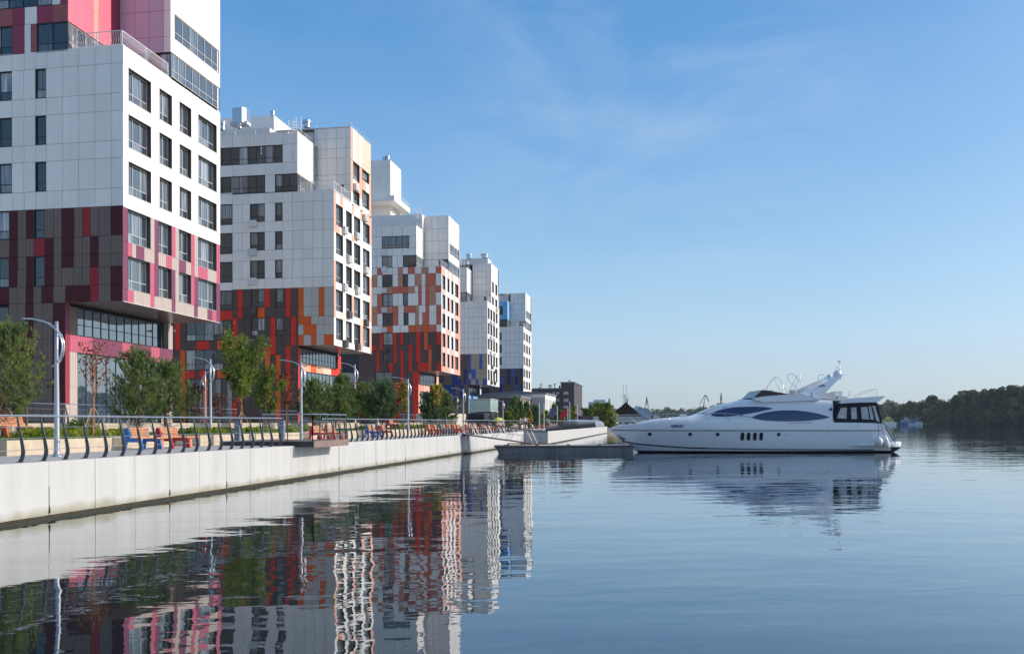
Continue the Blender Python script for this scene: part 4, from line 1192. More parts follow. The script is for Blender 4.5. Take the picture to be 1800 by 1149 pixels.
# ================================================================== street lamps
mat('lamp_pole', (.42, .43, .46), .35, metal=.55)
mat('lamp_arc', (.66, .67, .69), .25, metal=.8)
mat('lamp_glass', (.75, .75, .72), .3)
ARC = [(-1.15, 4.17), (-.80, 4.15), (-.50, 4.09), (-.25, 3.99), (0, 3.81), (.13, 3.64), (.205, 3.45), (.22, 3.25), (.19, 3.06), (.10, 2.88), (.02, 2.78), (-.15, 2.68)]
def lamp_meshes():
    p = MB(); p.lathe([(.15, 0), (.15, .03), (.10, .05), (.088, .16), (.085, .5), (.082, .52), (.07, 1.9), (.058, 3.0), (.056, 4.04), (.03, 4.05)], MATS['lamp_pole'], n=14)
    a = MB(); m = MATS['lamp_arc']
    for dy in (-.045, .045):
        a.tube([(x, dy * (1 if x > -.9 else .3), z) for x, z in ARC], [.012, .016, .018, .02, .022, .022, .022, .022, .022, .02, .018, .012], m, 6)
    for i in (3, 5, 7, 9): a.tube([(ARC[i][0], -.05, ARC[i][1]), (ARC[i][0], .05, ARC[i][1])], .014, m, 5)
    a.box(-.02, .10, -.02, .02, 2.82, 2.86, m); a.box(-.06, .03, -.02, .02, 3.78, 3.82, m)
    h = MB(); h.prism([(-1.12, 4.165), (-.75, 4.15), (-.38, 4.05), (-.36, 4.02), (-.75, 4.115), (-1.12, 4.145)], 'Y', -.055, .055, MATS['lamp_glass'])
    return p.mesh('pole', True), a.mesh('arc', True), h.mesh('lamp_head')
LP = lamp_meshes()
def lamp(label, X, Y, z, k=1.0, flip=False):
    r = empty('street_lamp', (X, Y, z), label, 'street lamp', 'street lamps with a crescent arm')
    for nm, me in zip(('pole', 'arc', 'lamp_head'), LP):
        local(nm, me, r, (0, 0, 0))
    r.scale = (k, k, k)
    if flip: r.rotation_euler.z = math.pi
    return r
XL = -17.9
lamp('tall silver crescent lamp nearest the camera, standing beside the first planter', XL, at_x(XL, 100)[0], ZP)
lamp('silver crescent lamp behind the viewing platform', XL, at_x(XL, 529.5)[0], ZP)
lamp('silver crescent lamp standing among the benches, beside the red leaved tree', XL, at_x(XL, 717.5)[0], ZP, 1.02)
lamp('silver crescent lamp where the gangway leaves the quay', XL, at_x(XL, 814.5)[0], ZP)
lamp('crescent lamp between the glass lift and the conifers', XL, at_x(XL, 884)[0], ZP, .86)
lamp('slim crescent lamp on the lawn, in front of the charcoal windows', -24.3, at_x(-24.3, 370)[0], ZLW - .03)
lamp('crescent lamp turned the other way, behind the lawn lamp', -34, at_x(-34, 361)[0], ZG, 1.0, True)
lamp('crescent lamp high before the orange pillar, above the pines', -31, at_x(-31, 624)[0], ZG, 1.5)
lamp('crescent lamp half hidden by the dark pine crowns', -31, at_x(-31, 664)[0], ZG, 1.05)
lamp('smaller crescent lamp on the terrace behind the gangway lamp', -31, at_x(-31, 804)[0], ZG, 1.0)

# ================================================================== benches
mat('bench_wood', (.58, .25, .11), .5, var=.15, scale=6, obj_var=.12)
BC = {'blue': mat('bench_blue', (.02, .15, .50), .35), 'red': mat('bench_red', (.50, .018, .045), .35), 'orange': mat('bench_orange', (.78, .12, .02), .35),
      'sky': mat('bench_sky', (.05, .38, .68), .35), 'grey': mat('bench_grey', (.10, .11, .13), .45)}
SLAT = MB().box(0, 1, 0, 1, 0, 1, MATS['bench_wood']).mesh('slat')
def bench_frame(c):
    mb = MB()
    mb.prism([(-.42, 0), (-.37, .45), (-.335, .79), (-.30, .82), (-.22, .82), (-.185, .79), (-.10, .44), (.28, .42), (.335, .385), (.43, 0), (.27, 0), (.215, .29), (-.24, .29), (-.285, 0)], 'Y', 0, .06, BC[c])
    return mb.mesh('side_frame')
BF = {}
def bench(label, px, X=-19.35, color='blue', L=1.3, z=ZP, Y=None, rz=0.0):
    Y = at_x(X, px)[0] if Y is None else Y
    r = empty('bench', (X, Y, z), label, 'bench', 'wooden benches on the promenade', rz)
    me = BF.setdefault(color, bench_frame(color))
    for y in (-L / 2, L / 2 - .06): local('side_frame', me, r, (0, y, 0))
    for i in range(7):
        t = i / 6.0; local('slat', SLAT, r, (-.19 + .14 * (1 - t) - .02, -L / 2 + .065, .45 + t * .34), (0, -.25, 0), (.025, L - .13, .042))
    for i in range(5): local('slat', SLAT, r, (-.09 + i * .082, -L / 2 + .065, .425), (0, 0, 0), (.065, L - .13, .03))
    return r
bench('wooden bench with bright blue sides, first from the near lamp', 251, color='blue')
bench('wooden bench with red sides behind the blue one', 303, color='red')
tb = empty('side_table', (-19.3, at_x(-19.3, 277)[0], ZP), 'small wooden table between the blue bench and the red bench', 'table')
for nm, b in (('table_top', (-.1, .28, -.5, .5, .40, .46)), ('table_leg', (-.06, .20, -.09, .09, 0, .39))):
    mb = MB(); mb.box(*b, MATS['bench_wood']); me = mb.mesh(nm); local(nm, me, tb, (0, 0, 0))
tb2 = empty('side_table', (-19.3, at_x(-19.3, 328)[0], ZP), 'small wooden table past the red bench', 'table')
for nm, b in (('table_top', (-.1, .28, -.5, .5, .40, .46)), ('table_leg', (-.06, .20, -.09, .09, 0, .39))):
    mb = MB(); mb.box(*b, MATS['bench_wood']); me = mb.mesh(nm); local(nm, me, tb2, (0, 0, 0))
bench('orange slatted bench up on the near lawn, behind the first railing posts', 22, X=-24, color='orange', L=1.5, z=ZLW)
bench('wooden bench with red sides seen through the platform railing', 562, color='red')
bench('wooden bench with orange sides beside the platform railing end', 586, color='orange')
bench('wooden bench with dark blue sides, first of the middle row', 656, color='blue')
bench('wooden bench with red sides in the middle row', 677, color='red')
bench('small bench with red sides on the grass edge', 690, X=-22.5, color='red', z=ZLW)
for i, (px, c, l) in enumerate(((758, 'orange', 'orange sided bench in front of the small yellow tree'), (768, 'orange', 'orange sided bench just past the yellow tree'),
                 (782, 'sky', 'light blue sided bench before the concrete portal'), (792, 'orange', 'bright orange bench beside the light blue one'),
                 (801, 'red', 'red sided bench shortly before the gangway lamp'), (809, 'orange', 'orange bench at the foot of the gangway lamp'))):
    bench(l, px, color=c, L=1.5)
for i, (px, l) in enumerate(((826, 'orange bench behind the first gangway truss bay'), (838, 'orange bench behind the second gangway truss bay'), (852, 'orange bench below the black pavilion'),
                  (864, 'orange bench left of the yellow parasol'), (878, 'orange bench past the yellow parasol'))):
    bench(l, px, X=-18.6, color='orange', L=2.2)
# grey information pillars
for px, X, l in ((418, -19.0, 'grey pillar on the promenade before the planter'), (495.5, -18.6, 'grey pillar beside the viewing platform')):
    Y = at_x(X, px)[0]; mb = MB(); mb.box(-.13, .13, -.1, .1, 0, 1.12, mat('pillar_grey', (.22, .24, .28), .4)); mb.box(-.14, .14, -.11, .11, 1.12, 1.15, MATS['post_grey'])
    tag(mb.build('information_pillar', None, (X, Y, ZP)), l, 'pillar', 'grey pillars')

# ================================================================== trees
def leafmat(name, a, b, scale=1.2, trans=.25):
    m = bpy.data.materials.new(name); m.use_nodes = True
    n, l = m.node_tree.nodes, m.node_tree.links
    bs = n["Principled BSDF"]; bs.inputs["Roughness"].default_value = .6; bs.inputs["Specular IOR Level"].default_value = .3
    geo = n.new("ShaderNodeNewGeometry"); t = n.new("ShaderNodeTexNoise"); t.inputs["Scale"].default_value = scale; t.inputs["Detail"].default_value = 3
    l.new(geo.outputs["Position"], t.inputs["Vector"])
    cr = n.new("ShaderNodeValToRGB"); cr.color_ramp.elements[0].position = .36; cr.color_ramp.elements[1].position = .64
    cr.color_ramp.elements[0].color = (*a, 1); cr.color_ramp.elements[1].color = (*b, 1)
    l.new(t.outputs["Fac"], cr.inputs["Fac"]); l.new(cr.outputs["Color"], bs.inputs["Base Color"])
    tr = n.new("ShaderNodeBsdfTranslucent"); l.new(cr.outputs["Color"], tr.inputs["Color"])
    mx = n.new("ShaderNodeMixShader"); mx.inputs["Fac"].default_value = trans
    l.new(bs.outputs[0], mx.inputs[1]); l.new(tr.outputs[0], mx.inputs[2])
    l.new(mx.outputs[0], n["Material Output"].inputs["Surface"])
    MATS[name] = m; return m
leafmat('needle', (.09, .15, .05), (.29, .36, .11), 2.2, .45)
leafmat('needle_blue', (.065, .13, .065), (.19, .28, .12), 2.2, .45)
leafmat('leaf_green', (.085, .15, .028), (.27, .33, .055), 1.3, .5)
leafmat('leaf_light', (.20, .27, .03), (.40, .44, .06), 1.3, .45)
leafmat('leaf_yellow', (.32, .26, .03), (.50, .40, .08), 1.5, .35)
leafmat('leaf_red', (.20, .045, .03), (.42, .10, .06), 1.5, .3)
leafmat('leaf_rust', (.10, .035, .025), (.20, .07, .04), 1.5, .3)
leafmat('leaf_far', (.045, .07, .03), (.15, .18, .065), .09, .3)
leafmat('leaf_far_light', (.14, .18, .07), (.24, .28, .11), .06, .3)
leafmat('leaf_far_mid', (.07, .10, .04), (.20, .22, .08), .09, .3)
leafmat('leaf_dist', (.09, .12, .065), (.15, .18, .10), .05, .3)
mat('bark', (.19, .10, .06), .85, var=.3, scale=8)
mat('bark_orange', (.40, .16, .07), .8, var=.2, scale=8)
mat('stake_wood', (.50, .38, .24), .7)

def quads(C, size, rg, elong=1.5, up=None):
    """one leaf-like quad at every point of C"""
    n = len(C); a = rg.normal(size=(n, 3)); a /= np.linalg.norm(a, axis=1)[:, None]
    b = rg.normal(size=(n, 3)); b -= (b * a).sum(1)[:, None] * a; b /= np.linalg.norm(b, axis=1)[:, None]
    s = size * rg.uniform(.6, 1.35, n)[:, None]
    V = np.zeros((n, 4, 3)); V[:, 0] = C - a * s * elong / 2; V[:, 1] = C + b * s / 2; V[:, 2] = C + a * s * elong / 2; V[:, 3] = C - b * s / 2
    return V.reshape(-1, 3)
def needles(C, D, length, width, m, rg, spread=.75):
    """tufts: m needle triangles at each point of C, about its direction D"""
    n = len(C); C = np.repeat(C, m, 0); D = np.repeat(D, m, 0)
    d = D + rg.normal(size=(n * m, 3)) * spread; d /= np.linalg.norm(d, axis=1)[:, None]
    w = np.cross(d, rg.normal(size=(n * m, 3))); w /= np.linalg.norm(w, axis=1)[:, None]
    L = length * rg.uniform(.6, 1.2, n * m)[:, None]
    V = np.zeros((n * m, 3, 3)); V[:, 0] = C - w * width; V[:, 1] = C + w * width; V[:, 2] = C + d * L
    return V.reshape(-1, 3)
def crown_obj(root, V, n, m):
    o = bpy.data.objects.new('crown', tri_mesh('crown', V, n, MATS[m])); attach(o, root, root.location); return o

def pine(label, px, X, z0, ytop, rpx, seed, m='needle', stake=False, nb=95, tilt=.55):
    Y = at_x(X, px)[0]; ztop = at_x(X, px, ytop)[1]; h = ztop - z0; d = math.hypot(X, Y); r = rpx / F_PX * d
    rg = np.random.default_rng(seed)
    root = empty('pine_tree', (X, Y, z0 - .03), label, 'pine tree')
    mb = MB(); bend = rg.normal(0, .05, 2)
    tr = [(bend[0] * t * t * h, bend[1] * t * t * h, t * h * .95) for t in (0, .2, .4, .6, .8, 1)]
    mb.tube(tr, [.075, .065, .05, .035, .022, .01], MATS['bark'], 7)
    C, D = [], []
    nb = int(nb * .8)
    for i in range(nb):
        t = .10 + .88 * (i / nb) ** 1.0; a = i * 2.4 + rg.uniform(-.4, .4)
        prof = min(1.0, (t + .25) / .45) * (1 - t) ** .62 * 1.12
        L = r * prof * rg.uniform(.6, 1.15) + .12
        tl = tilt + .5 * t + rg.uniform(-.15, .2)
        dr = np.array([math.cos(a) * math.cos(tl), math.sin(a) * math.cos(tl), math.sin(tl)])
        p0 = np.array([bend[0] * t * t * h, bend[1] * t * t * h, t * h * .86])
        p1 = p0 + np.array([dr[0], dr[1], dr[2] * .45]) * L * .6; p2 = p0 + dr * L / max(math.cos(tl), .55)
        p2[2] = min(p2[2], h)
        mb.tube([p0, p1, p2], [.014, .009, .004], MATS['bark'], 3, False)
        k = int(5 + 8 * L)
        for s in rg.uniform(.42, 1.0, k):
            q = p0 * (1 - s) ** 2 + 2 * p1 * s * (1 - s) + p2 * s * s
            sd = rg.normal(size=3) * .12 * L * (1 - s * .55); sd[2] = abs(sd[2]) * .7
            C.append(q + sd); D.append(dr * .8 + np.array([0, 0, .9]) + sd * 1.5)
    for s in np.linspace(.9, 1.0, 5): C.append(np.array([bend[0] * h, bend[1] * h, s * h - .05])); D.append(np.array([0, 0, 1.]))
    mb.mesh; mb.build('trunk', root, root.location)
    k = max(1.0, d / 45)
    V = needles(np.array(C), np.array(D), .24 * k ** .5, .0125 * k, 12, rg, .42)
    crown_obj(root, V, 3, m)
    if stake:
        s = MB()
        for a in (.5, 2.6, 4.7): s.tube([(math.cos(a) * .75, math.sin(a) * .75, 0), (math.cos(a) * .05, math.sin(a) * .05, 1.35)], .018, MATS['stake_wood'], 5)
        s.build('stake', root, root.location)
    return root
def broadleaf(label, px, X, z0, ytop, rpx, seed, m='leaf_green', zc=.35, leaves=3800, ls=.085, bark='bark', name='young_tree', spread=.5, lb=14, stake=False, at=None, cat='tree'):
    if at is None:
        Y = at_x(X, px)[0]; ztop = at_x(X, px, ytop)[1]
    else: X, Y, ztop = at
    h = ztop - z0; d = math.hypot(X, Y); r = rpx / F_PX * d
    rg = np.random.default_rng(seed)
    root = empty(name, (X, Y, z0 - .03), label, cat)
    mb = MB(); B_ = MATS[bark]
    mb.tube([(0, 0, 0), (.02, 0, h * zc * .5), (0, .03, h * zc), (.03, 0, h * .75), (0, 0, h * .92)], [.06, .05, .042, .022, .008], B_, 7)
    C = []
    for i in range(lb):
        t = zc + (.80 - zc) * i / max(1, lb - 1); a = i * 2.4 + rg.uniform(-.5, .5)
        prof = math.sin(math.pi * min(1, (t - zc) / (1.0 - zc) * .85 + .18)) ** .7
        L = r * prof * rg.uniform(.75, 1.15)
        p0 = np.array([0, 0, h * t * .96]); out = np.array([math.cos(a), math.sin(a), 0]) * L
        up = rg.uniform(.55, 1.25) * spread * h * .35
        p1 = p0 + out * .6 + np.array([0, 0, up * .4]); p2 = p0 + out + np.array([0, 0, up]); p2[2] = min(p2[2], h * .98)
        mb.tube([p0, p1, p2], [.018, .012, .004], B_, 4, False)
        for j in range(4):
            s0 = rg.uniform(.3, .9); q = p0 * (1 - s0) ** 2 + 2 * p1 * s0 * (1 - s0) + p2 * s0 * s0
            e = q + rg.normal(size=3) * np.array([.22, .22, .2]) * r + np.array([0, 0, .12 * r])
            mb.tube([q, e], [.006, .002], B_, 3, False)
            n = leaves // (lb * 5); s = rg.uniform(0, 1, n)[:, None]
            C.append(q * (1 - s) + e * s + rg.normal(size=(n, 3)) * .085 * max(r, .6))
        n = leaves // (lb * 5); s = rg.uniform(.3, 1, n)[:, None]
        C.append(p0 * (1 - s) ** 2 + 2 * p1 * s * (1 - s) + p2 * s * s + rg.normal(size=(n, 3)) * .08 * max(r, .6))
    n = leaves // 12; s = rg.uniform(max(zc + .1, .6), 1.0, n)
    C.append(np.stack([np.zeros(n), np.zeros(n), s * h], 1) + rg.normal(size=(n, 3)) * .06 * max(r, .8))
    mb.build('trunk', root, root.location)
    V = quads(np.concatenate(C), ls * max(1, d / 55), rg)
    crown_obj(root, V, 4, m)
    if stake:
        s = MB()
        for a in (.5, 2.6, 4.7): s.tube([(math.cos(a) * .7, math.sin(a) * .7, 0), (math.cos(a) * .05, math.sin(a) * .05, 1.2)], .018, MATS['stake_wood'], 5)
        s.build('stake', root, root.location)
    return root
pine('big dense pine cropped by the left edge, above the orange bench', 6, -24.5, ZLW, 556, 58, 1, stake=True, nb=150)
pine('broad pine in front of the pink base, behind the blue bench', 243, -24, ZLW, 609, 50, 2, stake=True, nb=150)
pine('second broad pine right against the pink base, behind the red bench', 290, -25.5, ZLW, 634, 46, 3, nb=140)
pine('pine rising beside the platform lamp', 553, -24, ZLW, 664, 34, 4, nb=120)
pine('dense low pine just right of the platform lamp', 590, -25, ZLW, 676, 30, 14, nb=120)
pine('slim pine before the glass base of the orange block', 606, -26, ZLW, 650, 24, 5, nb=110)
pine('wide dark pine left of the red leaved tree', 672, -23.5, ZLW, 668, 33, 6, 'needle_blue', nb=140)
pine('pine half hidden behind the wide dark pine', 640, -26, ZLW, 672, 30, 7, nb=110)
pine('pine beside the yellow leaved sapling', 757, -24, ZLW, 690, 22, 8, 'needle_blue', nb=110)
pine('thin pine in front of the blue and brown wall', 784, -25, ZLW, 686, 20, 9, nb=90)
broadleaf('tall green broadleaf tree with orange trunk before the charcoal wall', 424, -24, ZLW, 588, 42, 11, 'leaf_green', .30, 5200, .095, 'bark_orange', spread=1.0, stake=True, lb=18)
broadleaf('shorter green and rust tree right of the orange trunked tree', 466, -26, ZLW, 642, 30, 12, 'leaf_green', .25, 3600, .09, spread=.8)
broadleaf('nearly bare sapling with a few red leaves before the pink base', 163, -23, ZLW, 598, 30, 13, 'leaf_rust', .42, 330, .075, 'bark_orange', name='sapling', spread=1.2, stake=True)
broadleaf('leafy thin shrub tree between the near pine and the lamp', 46, -26, ZLW, 588, 26, 15, 'leaf_green', .3, 420, .09, name='sapling', spread=1.0)
broadleaf('rust coloured sapling in front of the dark entrance', 341, -27, ZLW, 672, 16, 16, 'leaf_rust', .3, 700, .07, name='sapling', spread=1.0)
broadleaf('thin dark sapling behind the lawn lamp', 384, -27, ZLW, 690, 14, 17, 'leaf_rust', .3, 400, .08, name='sapling', spread=1.0)
broadleaf('reddish bare sapling left of the platform lamp', 503, -25, ZLW, 648, 17, 18, 'leaf_rust', .3, 600, .08, 'bark_orange', name='sapling', spread=1.1)
broadleaf('small tree with bright red leaves beside the bench row lamp', 697, -22.5, ZLW, 697, 8.5, 19, 'leaf_red', .3, 1500, .09, name='young_tree', spread=.7)
broadleaf('slender yellow leaved tree behind the bench row lamp', 709, -25.5, ZLW, 670, 11, 20, 'leaf_yellow', .3, 1500, .09, spread=1.0)
broadleaf('yellow leaved sapling in front of the third glass base', 765, -23.5, ZLW, 676, 13, 21, 'leaf_yellow', .35, 1100, .1, spread=1.2)
k = 30
for px, ytop, rp, X, l in ((900, 694, 11, -22, 'dark conifer in front of the farthest block'), (913, 699, 10, -21, 'conifer right of the dark one by the farthest block'),
                     (924, 704, 9, -21.5, 'greener conifer before the lit colonnade'), (941, 712, 11, -20, 'round dark pine below the colonnade'),
                     (974, 708, 9, -21, 'pointed spruce in front of the dark brick building')):
    pine(l, px, X, ZP, ytop, rp, k, 'needle_blue' if k % 2 else 'needle', nb=80); k += 1
for px, ytop, rp, X, m, l in ((893, 722, 9, -20, 'leaf_green', 'low leafy tree by the glass lift'), (958, 722, 8, -19, 'leaf_light', 'light green bushy tree beside the people'),
                     (985, 722, 10, -19, 'leaf_green', 'leafy tree below the dark brick tower'), (1004, 716, 11, -17.5, 'leaf_green', 'leafy tree at the corner of the dark brick building'),
                     (930, 722, 6, -19, 'leaf_yellow', 'small yellow green tree between the conifers')):
    broadleaf(l, px, X, ZP, ytop, rp, k, m, .12, 1500, .10, spread=.6); k += 1
# shrubs on the lawns
def shrub(label, px, X, ytop, w, m='leaf_light', n=1500, seed=0, z0=ZLW, L=1.2, size=.06):
    Y, zt = at_x(X, px, ytop); rg = np.random.default_rng(seed); d = math.hypot(X, Y)
    h = max(.3, zt - z0)
    u = rg.normal(size=(n, 3)); u /= np.linalg.norm(u, axis=1)[:, None]; u *= rg.uniform(.55, 1.0, n)[:, None] ** .5; u[:, 2] = np.abs(u[:, 2])
    lump = 1 + .22 * np.sin(u[:, 0] * 7 + seed) * np.cos(u[:, 1] * 9 + seed)
    C = np.stack([u[:, 0] * w * lump, u[:, 1] * L * lump, u[:, 2] * h * lump + .02], 1)
    me = tri_mesh('shrub', quads(C, size * max(1, d / 40), rg, 1.4), 4, MATS[m])
    o = bpy.data.objects.new('shrub', me); attach(o, None, (X, Y, z0 - .03))
    return tag(o, label, 'shrub', 'low shrubs on the lawns')
SH = [(62, -23.5, 751, 'leaf_light', 'bright yellow green shrub left of the near lamp'), (84, -23.5, 751, 'leaf_light', 'yellow green shrub directly behind the near lamp'),
      (118, -23.3, 752, 'leaf_light', 'yellow green shrub right of the near lamp'), (143, -24.5, 736, 'leaf_green', 'tall dark green bush at the foot of the pink corner'),
      (172, -23.3, 754, 'leaf_light', 'low hedge plant by the nearly bare sapling'), (202, -23.3, 753, 'leaf_light', 'low shrub left of the blue bench'),
      (223, -23.3, 753, 'leaf_light', 'low shrub touching the blue bench'), (336, -23.6, 753, 'leaf_green', 'shrub between red bench and lawn lamp'), (352, -23.4, 755, 'leaf_light', 'shrub left of the lawn lamp'),
      (372, -23.4, 755, 'leaf_light', 'shrub at the foot of the lawn lamp'), (396, -23.4, 752, 'leaf_green', 'dark shrub left of the orange trunk'), (440, -23.4, 753, 'leaf_light', 'bright shrub right of the orange trunk'),
      (462, -23.4, 754, 'leaf_light', 'bright shrub before the rust tree'), (508, -23.4, 754, 'leaf_light', 'shrub behind the platform deck'), (540, -23.4, 753, 'leaf_light', 'shrub right of the platform lamp'),
      (640, -22.6, 752, 'leaf_green', 'dark shrub left of the middle benches'), (700, -22.6, 750, 'leaf_light', 'bright shrub under the red tree'), (722, -22.0, 748, 'leaf_light', 'leafy shrub beside the bench row lamp'),
      (736, -22.0, 752, 'leaf_green', 'green shrub in the small planter'), (748, -22.4, 751, 'leaf_green', 'green shrub under the pine by the yellow sapling')]
for i, (px, X, yt, m, l) in enumerate(SH):
    big = 'tall' in l
    shrub(l, px, X, yt, .7 if big else .55, m, 1800, 50 + i, L=.8 if big else 1.3)

# ================================================================== stairs, lift, portal beyond the third block
def block(name, label, cat, px0, px1, X0, depth, z0, yt, m, ref=None):
    pass
mat('portal_beige', (.62, .54, .43), .8, var=.08, scale=2)
pt = empty('concrete_portal', (-29, at_x(-29, 800)[0], ZP), 'beige concrete portal frame left of the grey stairs', 'portal')
Ya, za = at_x(-27, 785, 726); Yb, _ = at_x(-27, 819, 726)
mb = MB(); mb.box(-31, -27, Ya, Yb, za - .35, za, MATS['portal_beige']); mb.build('slab', pt, world=True)
mb = MB(); mb.box(-31, -27.05, Ya, Ya + .4, ZP - .05, za - .35, MATS['portal_beige']); mb.build('pier', pt, world=True)
mb = MB(); mb.prism([(Ya + (Yb - Ya) * .62, za - .35), (Yb, za - .35), (Yb, ZP - .05), (Ya + (Yb - Ya) * .40, ZP - .05)], 'X', -31, -27.05, MATS['portal_beige']); mb.build('pier', pt, world=True)
terrace_rail('terrace railing on top of the beige portal', -27.4, Ya, Yb, za + .0)
stx = -29.0; Ys0 = at_x(stx, 828)[0]; Ys1 = at_x(stx, 845)[0]
st = empty('staircase', (stx, (Ys0 + Ys1) / 2, ZP), 'grey outdoor stairs under the fourth block', 'stairs')
mat('stair_grey', (.30, .30, .31), .8, var=.1, scale=2)
for i in range(12):
    mb = MB(); mb.box(stx - (i + 1) * .33 - .33, stx - i * .33, Ys0, Ys1, ZP - .05, ZP + (i + 1) * .165, MATS['stair_grey']); mb.build('step', st, world=True)
gm_ = bpy.data.materials.new('lift_glass'); gm_.use_nodes = True
_b = gm_.node_tree.nodes["Principled BSDF"]; _b.inputs["Base Color"].default_value = (.45, .62, .56, 1); _b.inputs["Roughness"].default_value = .08; _b.inputs["IOR"].default_value = 1.8; _b.inputs["Alpha"].default_value = .82
MATS['lift_glass'] = gm_
Xg = -24; Yg = at_x(Xg, 862)[0]; Yh = at_x(Xg, 875)[0]; zg1 = at_x(Xg, 868, 703)[1]; zg0 = at_x(Xg, 868, 722)[1]
lf = empty('glass_lift', (Xg, (Yg + Yh) / 2, zg0), 'green glass box of the lift beside the grey stairs', 'lift')
mb = MB(); mb.box(Xg - 3, Xg, Yg, Yh, zg0, zg1, gm_); mb.build('glass', lf, world=True)
mb = MB()
for x in (Xg - 3, Xg):
    for y in (Yg, Yg + (Yh - Yg) / 2, Yh): mb.box(x - .05, x + .05, y - .05, y + .05, ZP, zg1 + .05, MATS['ac_white'])
mb.box(Xg - 3.1, Xg + .1, Yg - .1, Yh + .1, zg1 + .05, zg1 + .15, MATS['ac_white']); mb.box(Xg - 3.1, Xg + .1, Yg - .1, Yh + .1, zg0 - .15, zg0 - .01, MATS['ac_white'])
mb.build('frame', lf, world=True)
mat('black_wood', (.012, .011, .012), .5)
for px0, px1, yt, l in ((850, 861, 725, 'black angular pavilion frame below the glass lift'), (862, 873, 722, 'second black pavilion frame left of the yellow parasol')):
    X = -21; Ya, zt = at_x(X, px0, yt); Yb, _ = at_x(X, px1, yt); mb = MB()
    mb.prism([(Ya, zt - .6), (Ya + .3, zt - .1), (Yb, zt), (Yb, zt - .5), ((Ya + Yb) / 2, zt - 1.0)], 'X', X - 2, X, MATS['black_wood'])
    mb.box(X - 2, X, Ya + .1, Ya + .8, ZP - .02, zt - .5, MATS['black_wood']); mb.box(X - 2, X, Yb - .9, Yb - .1, ZP - .02, zt - .45, MATS['black_wood'])
    tag(mb.build('pavilion'), l, 'pavilion')
X = -19.5; Y, zt = at_x(X, 876, 733); pr_ = empty('parasol', (X, Y, ZP), 'yellow parasol on the promenade beside the black pavilion', 'parasol')
mb = MB(); mb.lathe([(.03, 0), (.03, zt - ZP - .1)], MATS['ac_white'], n=8); local('pole', mb.mesh('pole'), pr_, (0, 0, 0))
mb = MB(); mb.lathe([(.85, zt - ZP - .5), (.7, zt - ZP - .32), (.4, zt - ZP - .1), (.03, zt - ZP)], mat('parasol_yellow', (.75, .70, .12), .6), n=8); local('canopy', mb.mesh('canopy'), pr_, (0, 0, 0))

# ================================================================== people at the end of the promenade
def person(label, p, rz, top, trousers, h=1.72, seat=False, hair=(.04, .025, .015), skirt=False):
    """one continuous body grown on a posed skeleton, with clothes as children"""
    root = empty('person', p, label, 'person', None, rz)
    s = h / 1.72
    def skin(name, verts, edges, radii, m, sub=1):
        me = bpy.data.meshes.new(name); me.from_pydata([tuple(c * s for c in v) for v in verts], edges, []); me.materials.append(m)
        o = bpy.data.objects.new(name, me); COL.objects.link(o); o.parent = root
        md = o.modifiers.new('skin', 'SKIN'); md.use_smooth_shade = True
        for i, r in enumerate(radii): me.skin_vertices[0].data[i].radius = ((r if isinstance(r, tuple) else (r, r))[0] * s, (r if isinstance(r, tuple) else (r, r))[1] * s)
        me.skin_vertices[0].data[0].use_root = True
        sb = o.modifiers.new('sub', 'SUBSURF'); sb.levels = sub; sb.render_levels = sub
        return o
    sk = mat('skin', (.50, .28, .19), .6)
    if seat:
        leg = lambda x: [(x * .5, 0, .50), (x, -.42, .50), (x, -.44, .07), (x, -.60, .04)]
        z0 = -.42
    else:
        leg = lambda x: [(x * .9, 0, .92), (x, -.03 + x * .4, .50), (x, .02 - x * .5, .07), (x, -.16 - x * .5, .04)]
        z0 = 0
    V = [(0, 0, .95 + z0), (0, 0, 1.15 + z0), (0, 0, 1.38 + z0), (0, .0, 1.47 + z0), (0, -.01, 1.56 + z0), (0, -.02, 1.65 + z0)]
    E = [(0, 1), (1, 2), (2, 3), (3, 4), (4, 5)]; R = [(.14, .10), (.12, .09), (.15, .10), .05, .075, .06]
    for x in (-1, 1):
        k = len(V); V += leg(x * .10); E += [(0, k), (k, k + 1), (k + 1, k + 2), (k + 2, k + 3)]; R += [.085, .06, .042, .035]
        k = len(V); V += [(x * .19, 0, 1.38 + z0), (x * .25, -.02, 1.12 + z0), (x * .24, -.16, .92 + z0), (x * .23, -.21, .86 + z0)]
        E += [(2, k), (k, k + 1), (k + 1, k + 2), (k + 2, k + 3)]; R += [.055, .042, .03, .026]
    skin('body', V, E, R, sk)
    V = [(0, 0, .97 + z0), (0, 0, 1.15 + z0), (0, 0, 1.38 + z0)]; E = [(0, 1), (1, 2)]; R = [(.155, .115), (.135, .105), (.165, .115)]
    for x in (-1, 1):
        k = len(V); V += [(x * .19, 0, 1.38 + z0), (x * .25, -.02, 1.12 + z0)]; E += [(2, k), (k, k + 1)]; R += [.065, .055]
    skin('shirt', V, E, R, mat('cloth_%d_%d_%d' % tuple(int(c * 99) for c in top), top, .8))
    V = [(0, 0, .95 + z0)]; E = []; R = [(.15, .11)]
    for x in (-1, 1):
        k = len(V); L = leg(x * .10)[:3]; V += L; E += [(0, k), (k, k + 1), (k + 1, k + 2)]; R += [.095, .07, .052]
    skin('trousers', V, E, R, mat('cloth_%d_%d_%d' % tuple(int(c * 99) for c in trousers), trousers, .8))
    hb = MB(); hb.lathe([(.02, -.02), (.085, 0), (.092, .06), (.07, .12), (.01, .14)], mat('hair_%d' % int(hair[0] * 100), hair, .7), n=10)
    local('hair', hb.mesh('hair', True), root, (0, .015 * s, (1.58 + z0) * s), (0, 0, 0), (s, s, s))
    return root
Yp_ = at_x(-15.0, 922)[0]
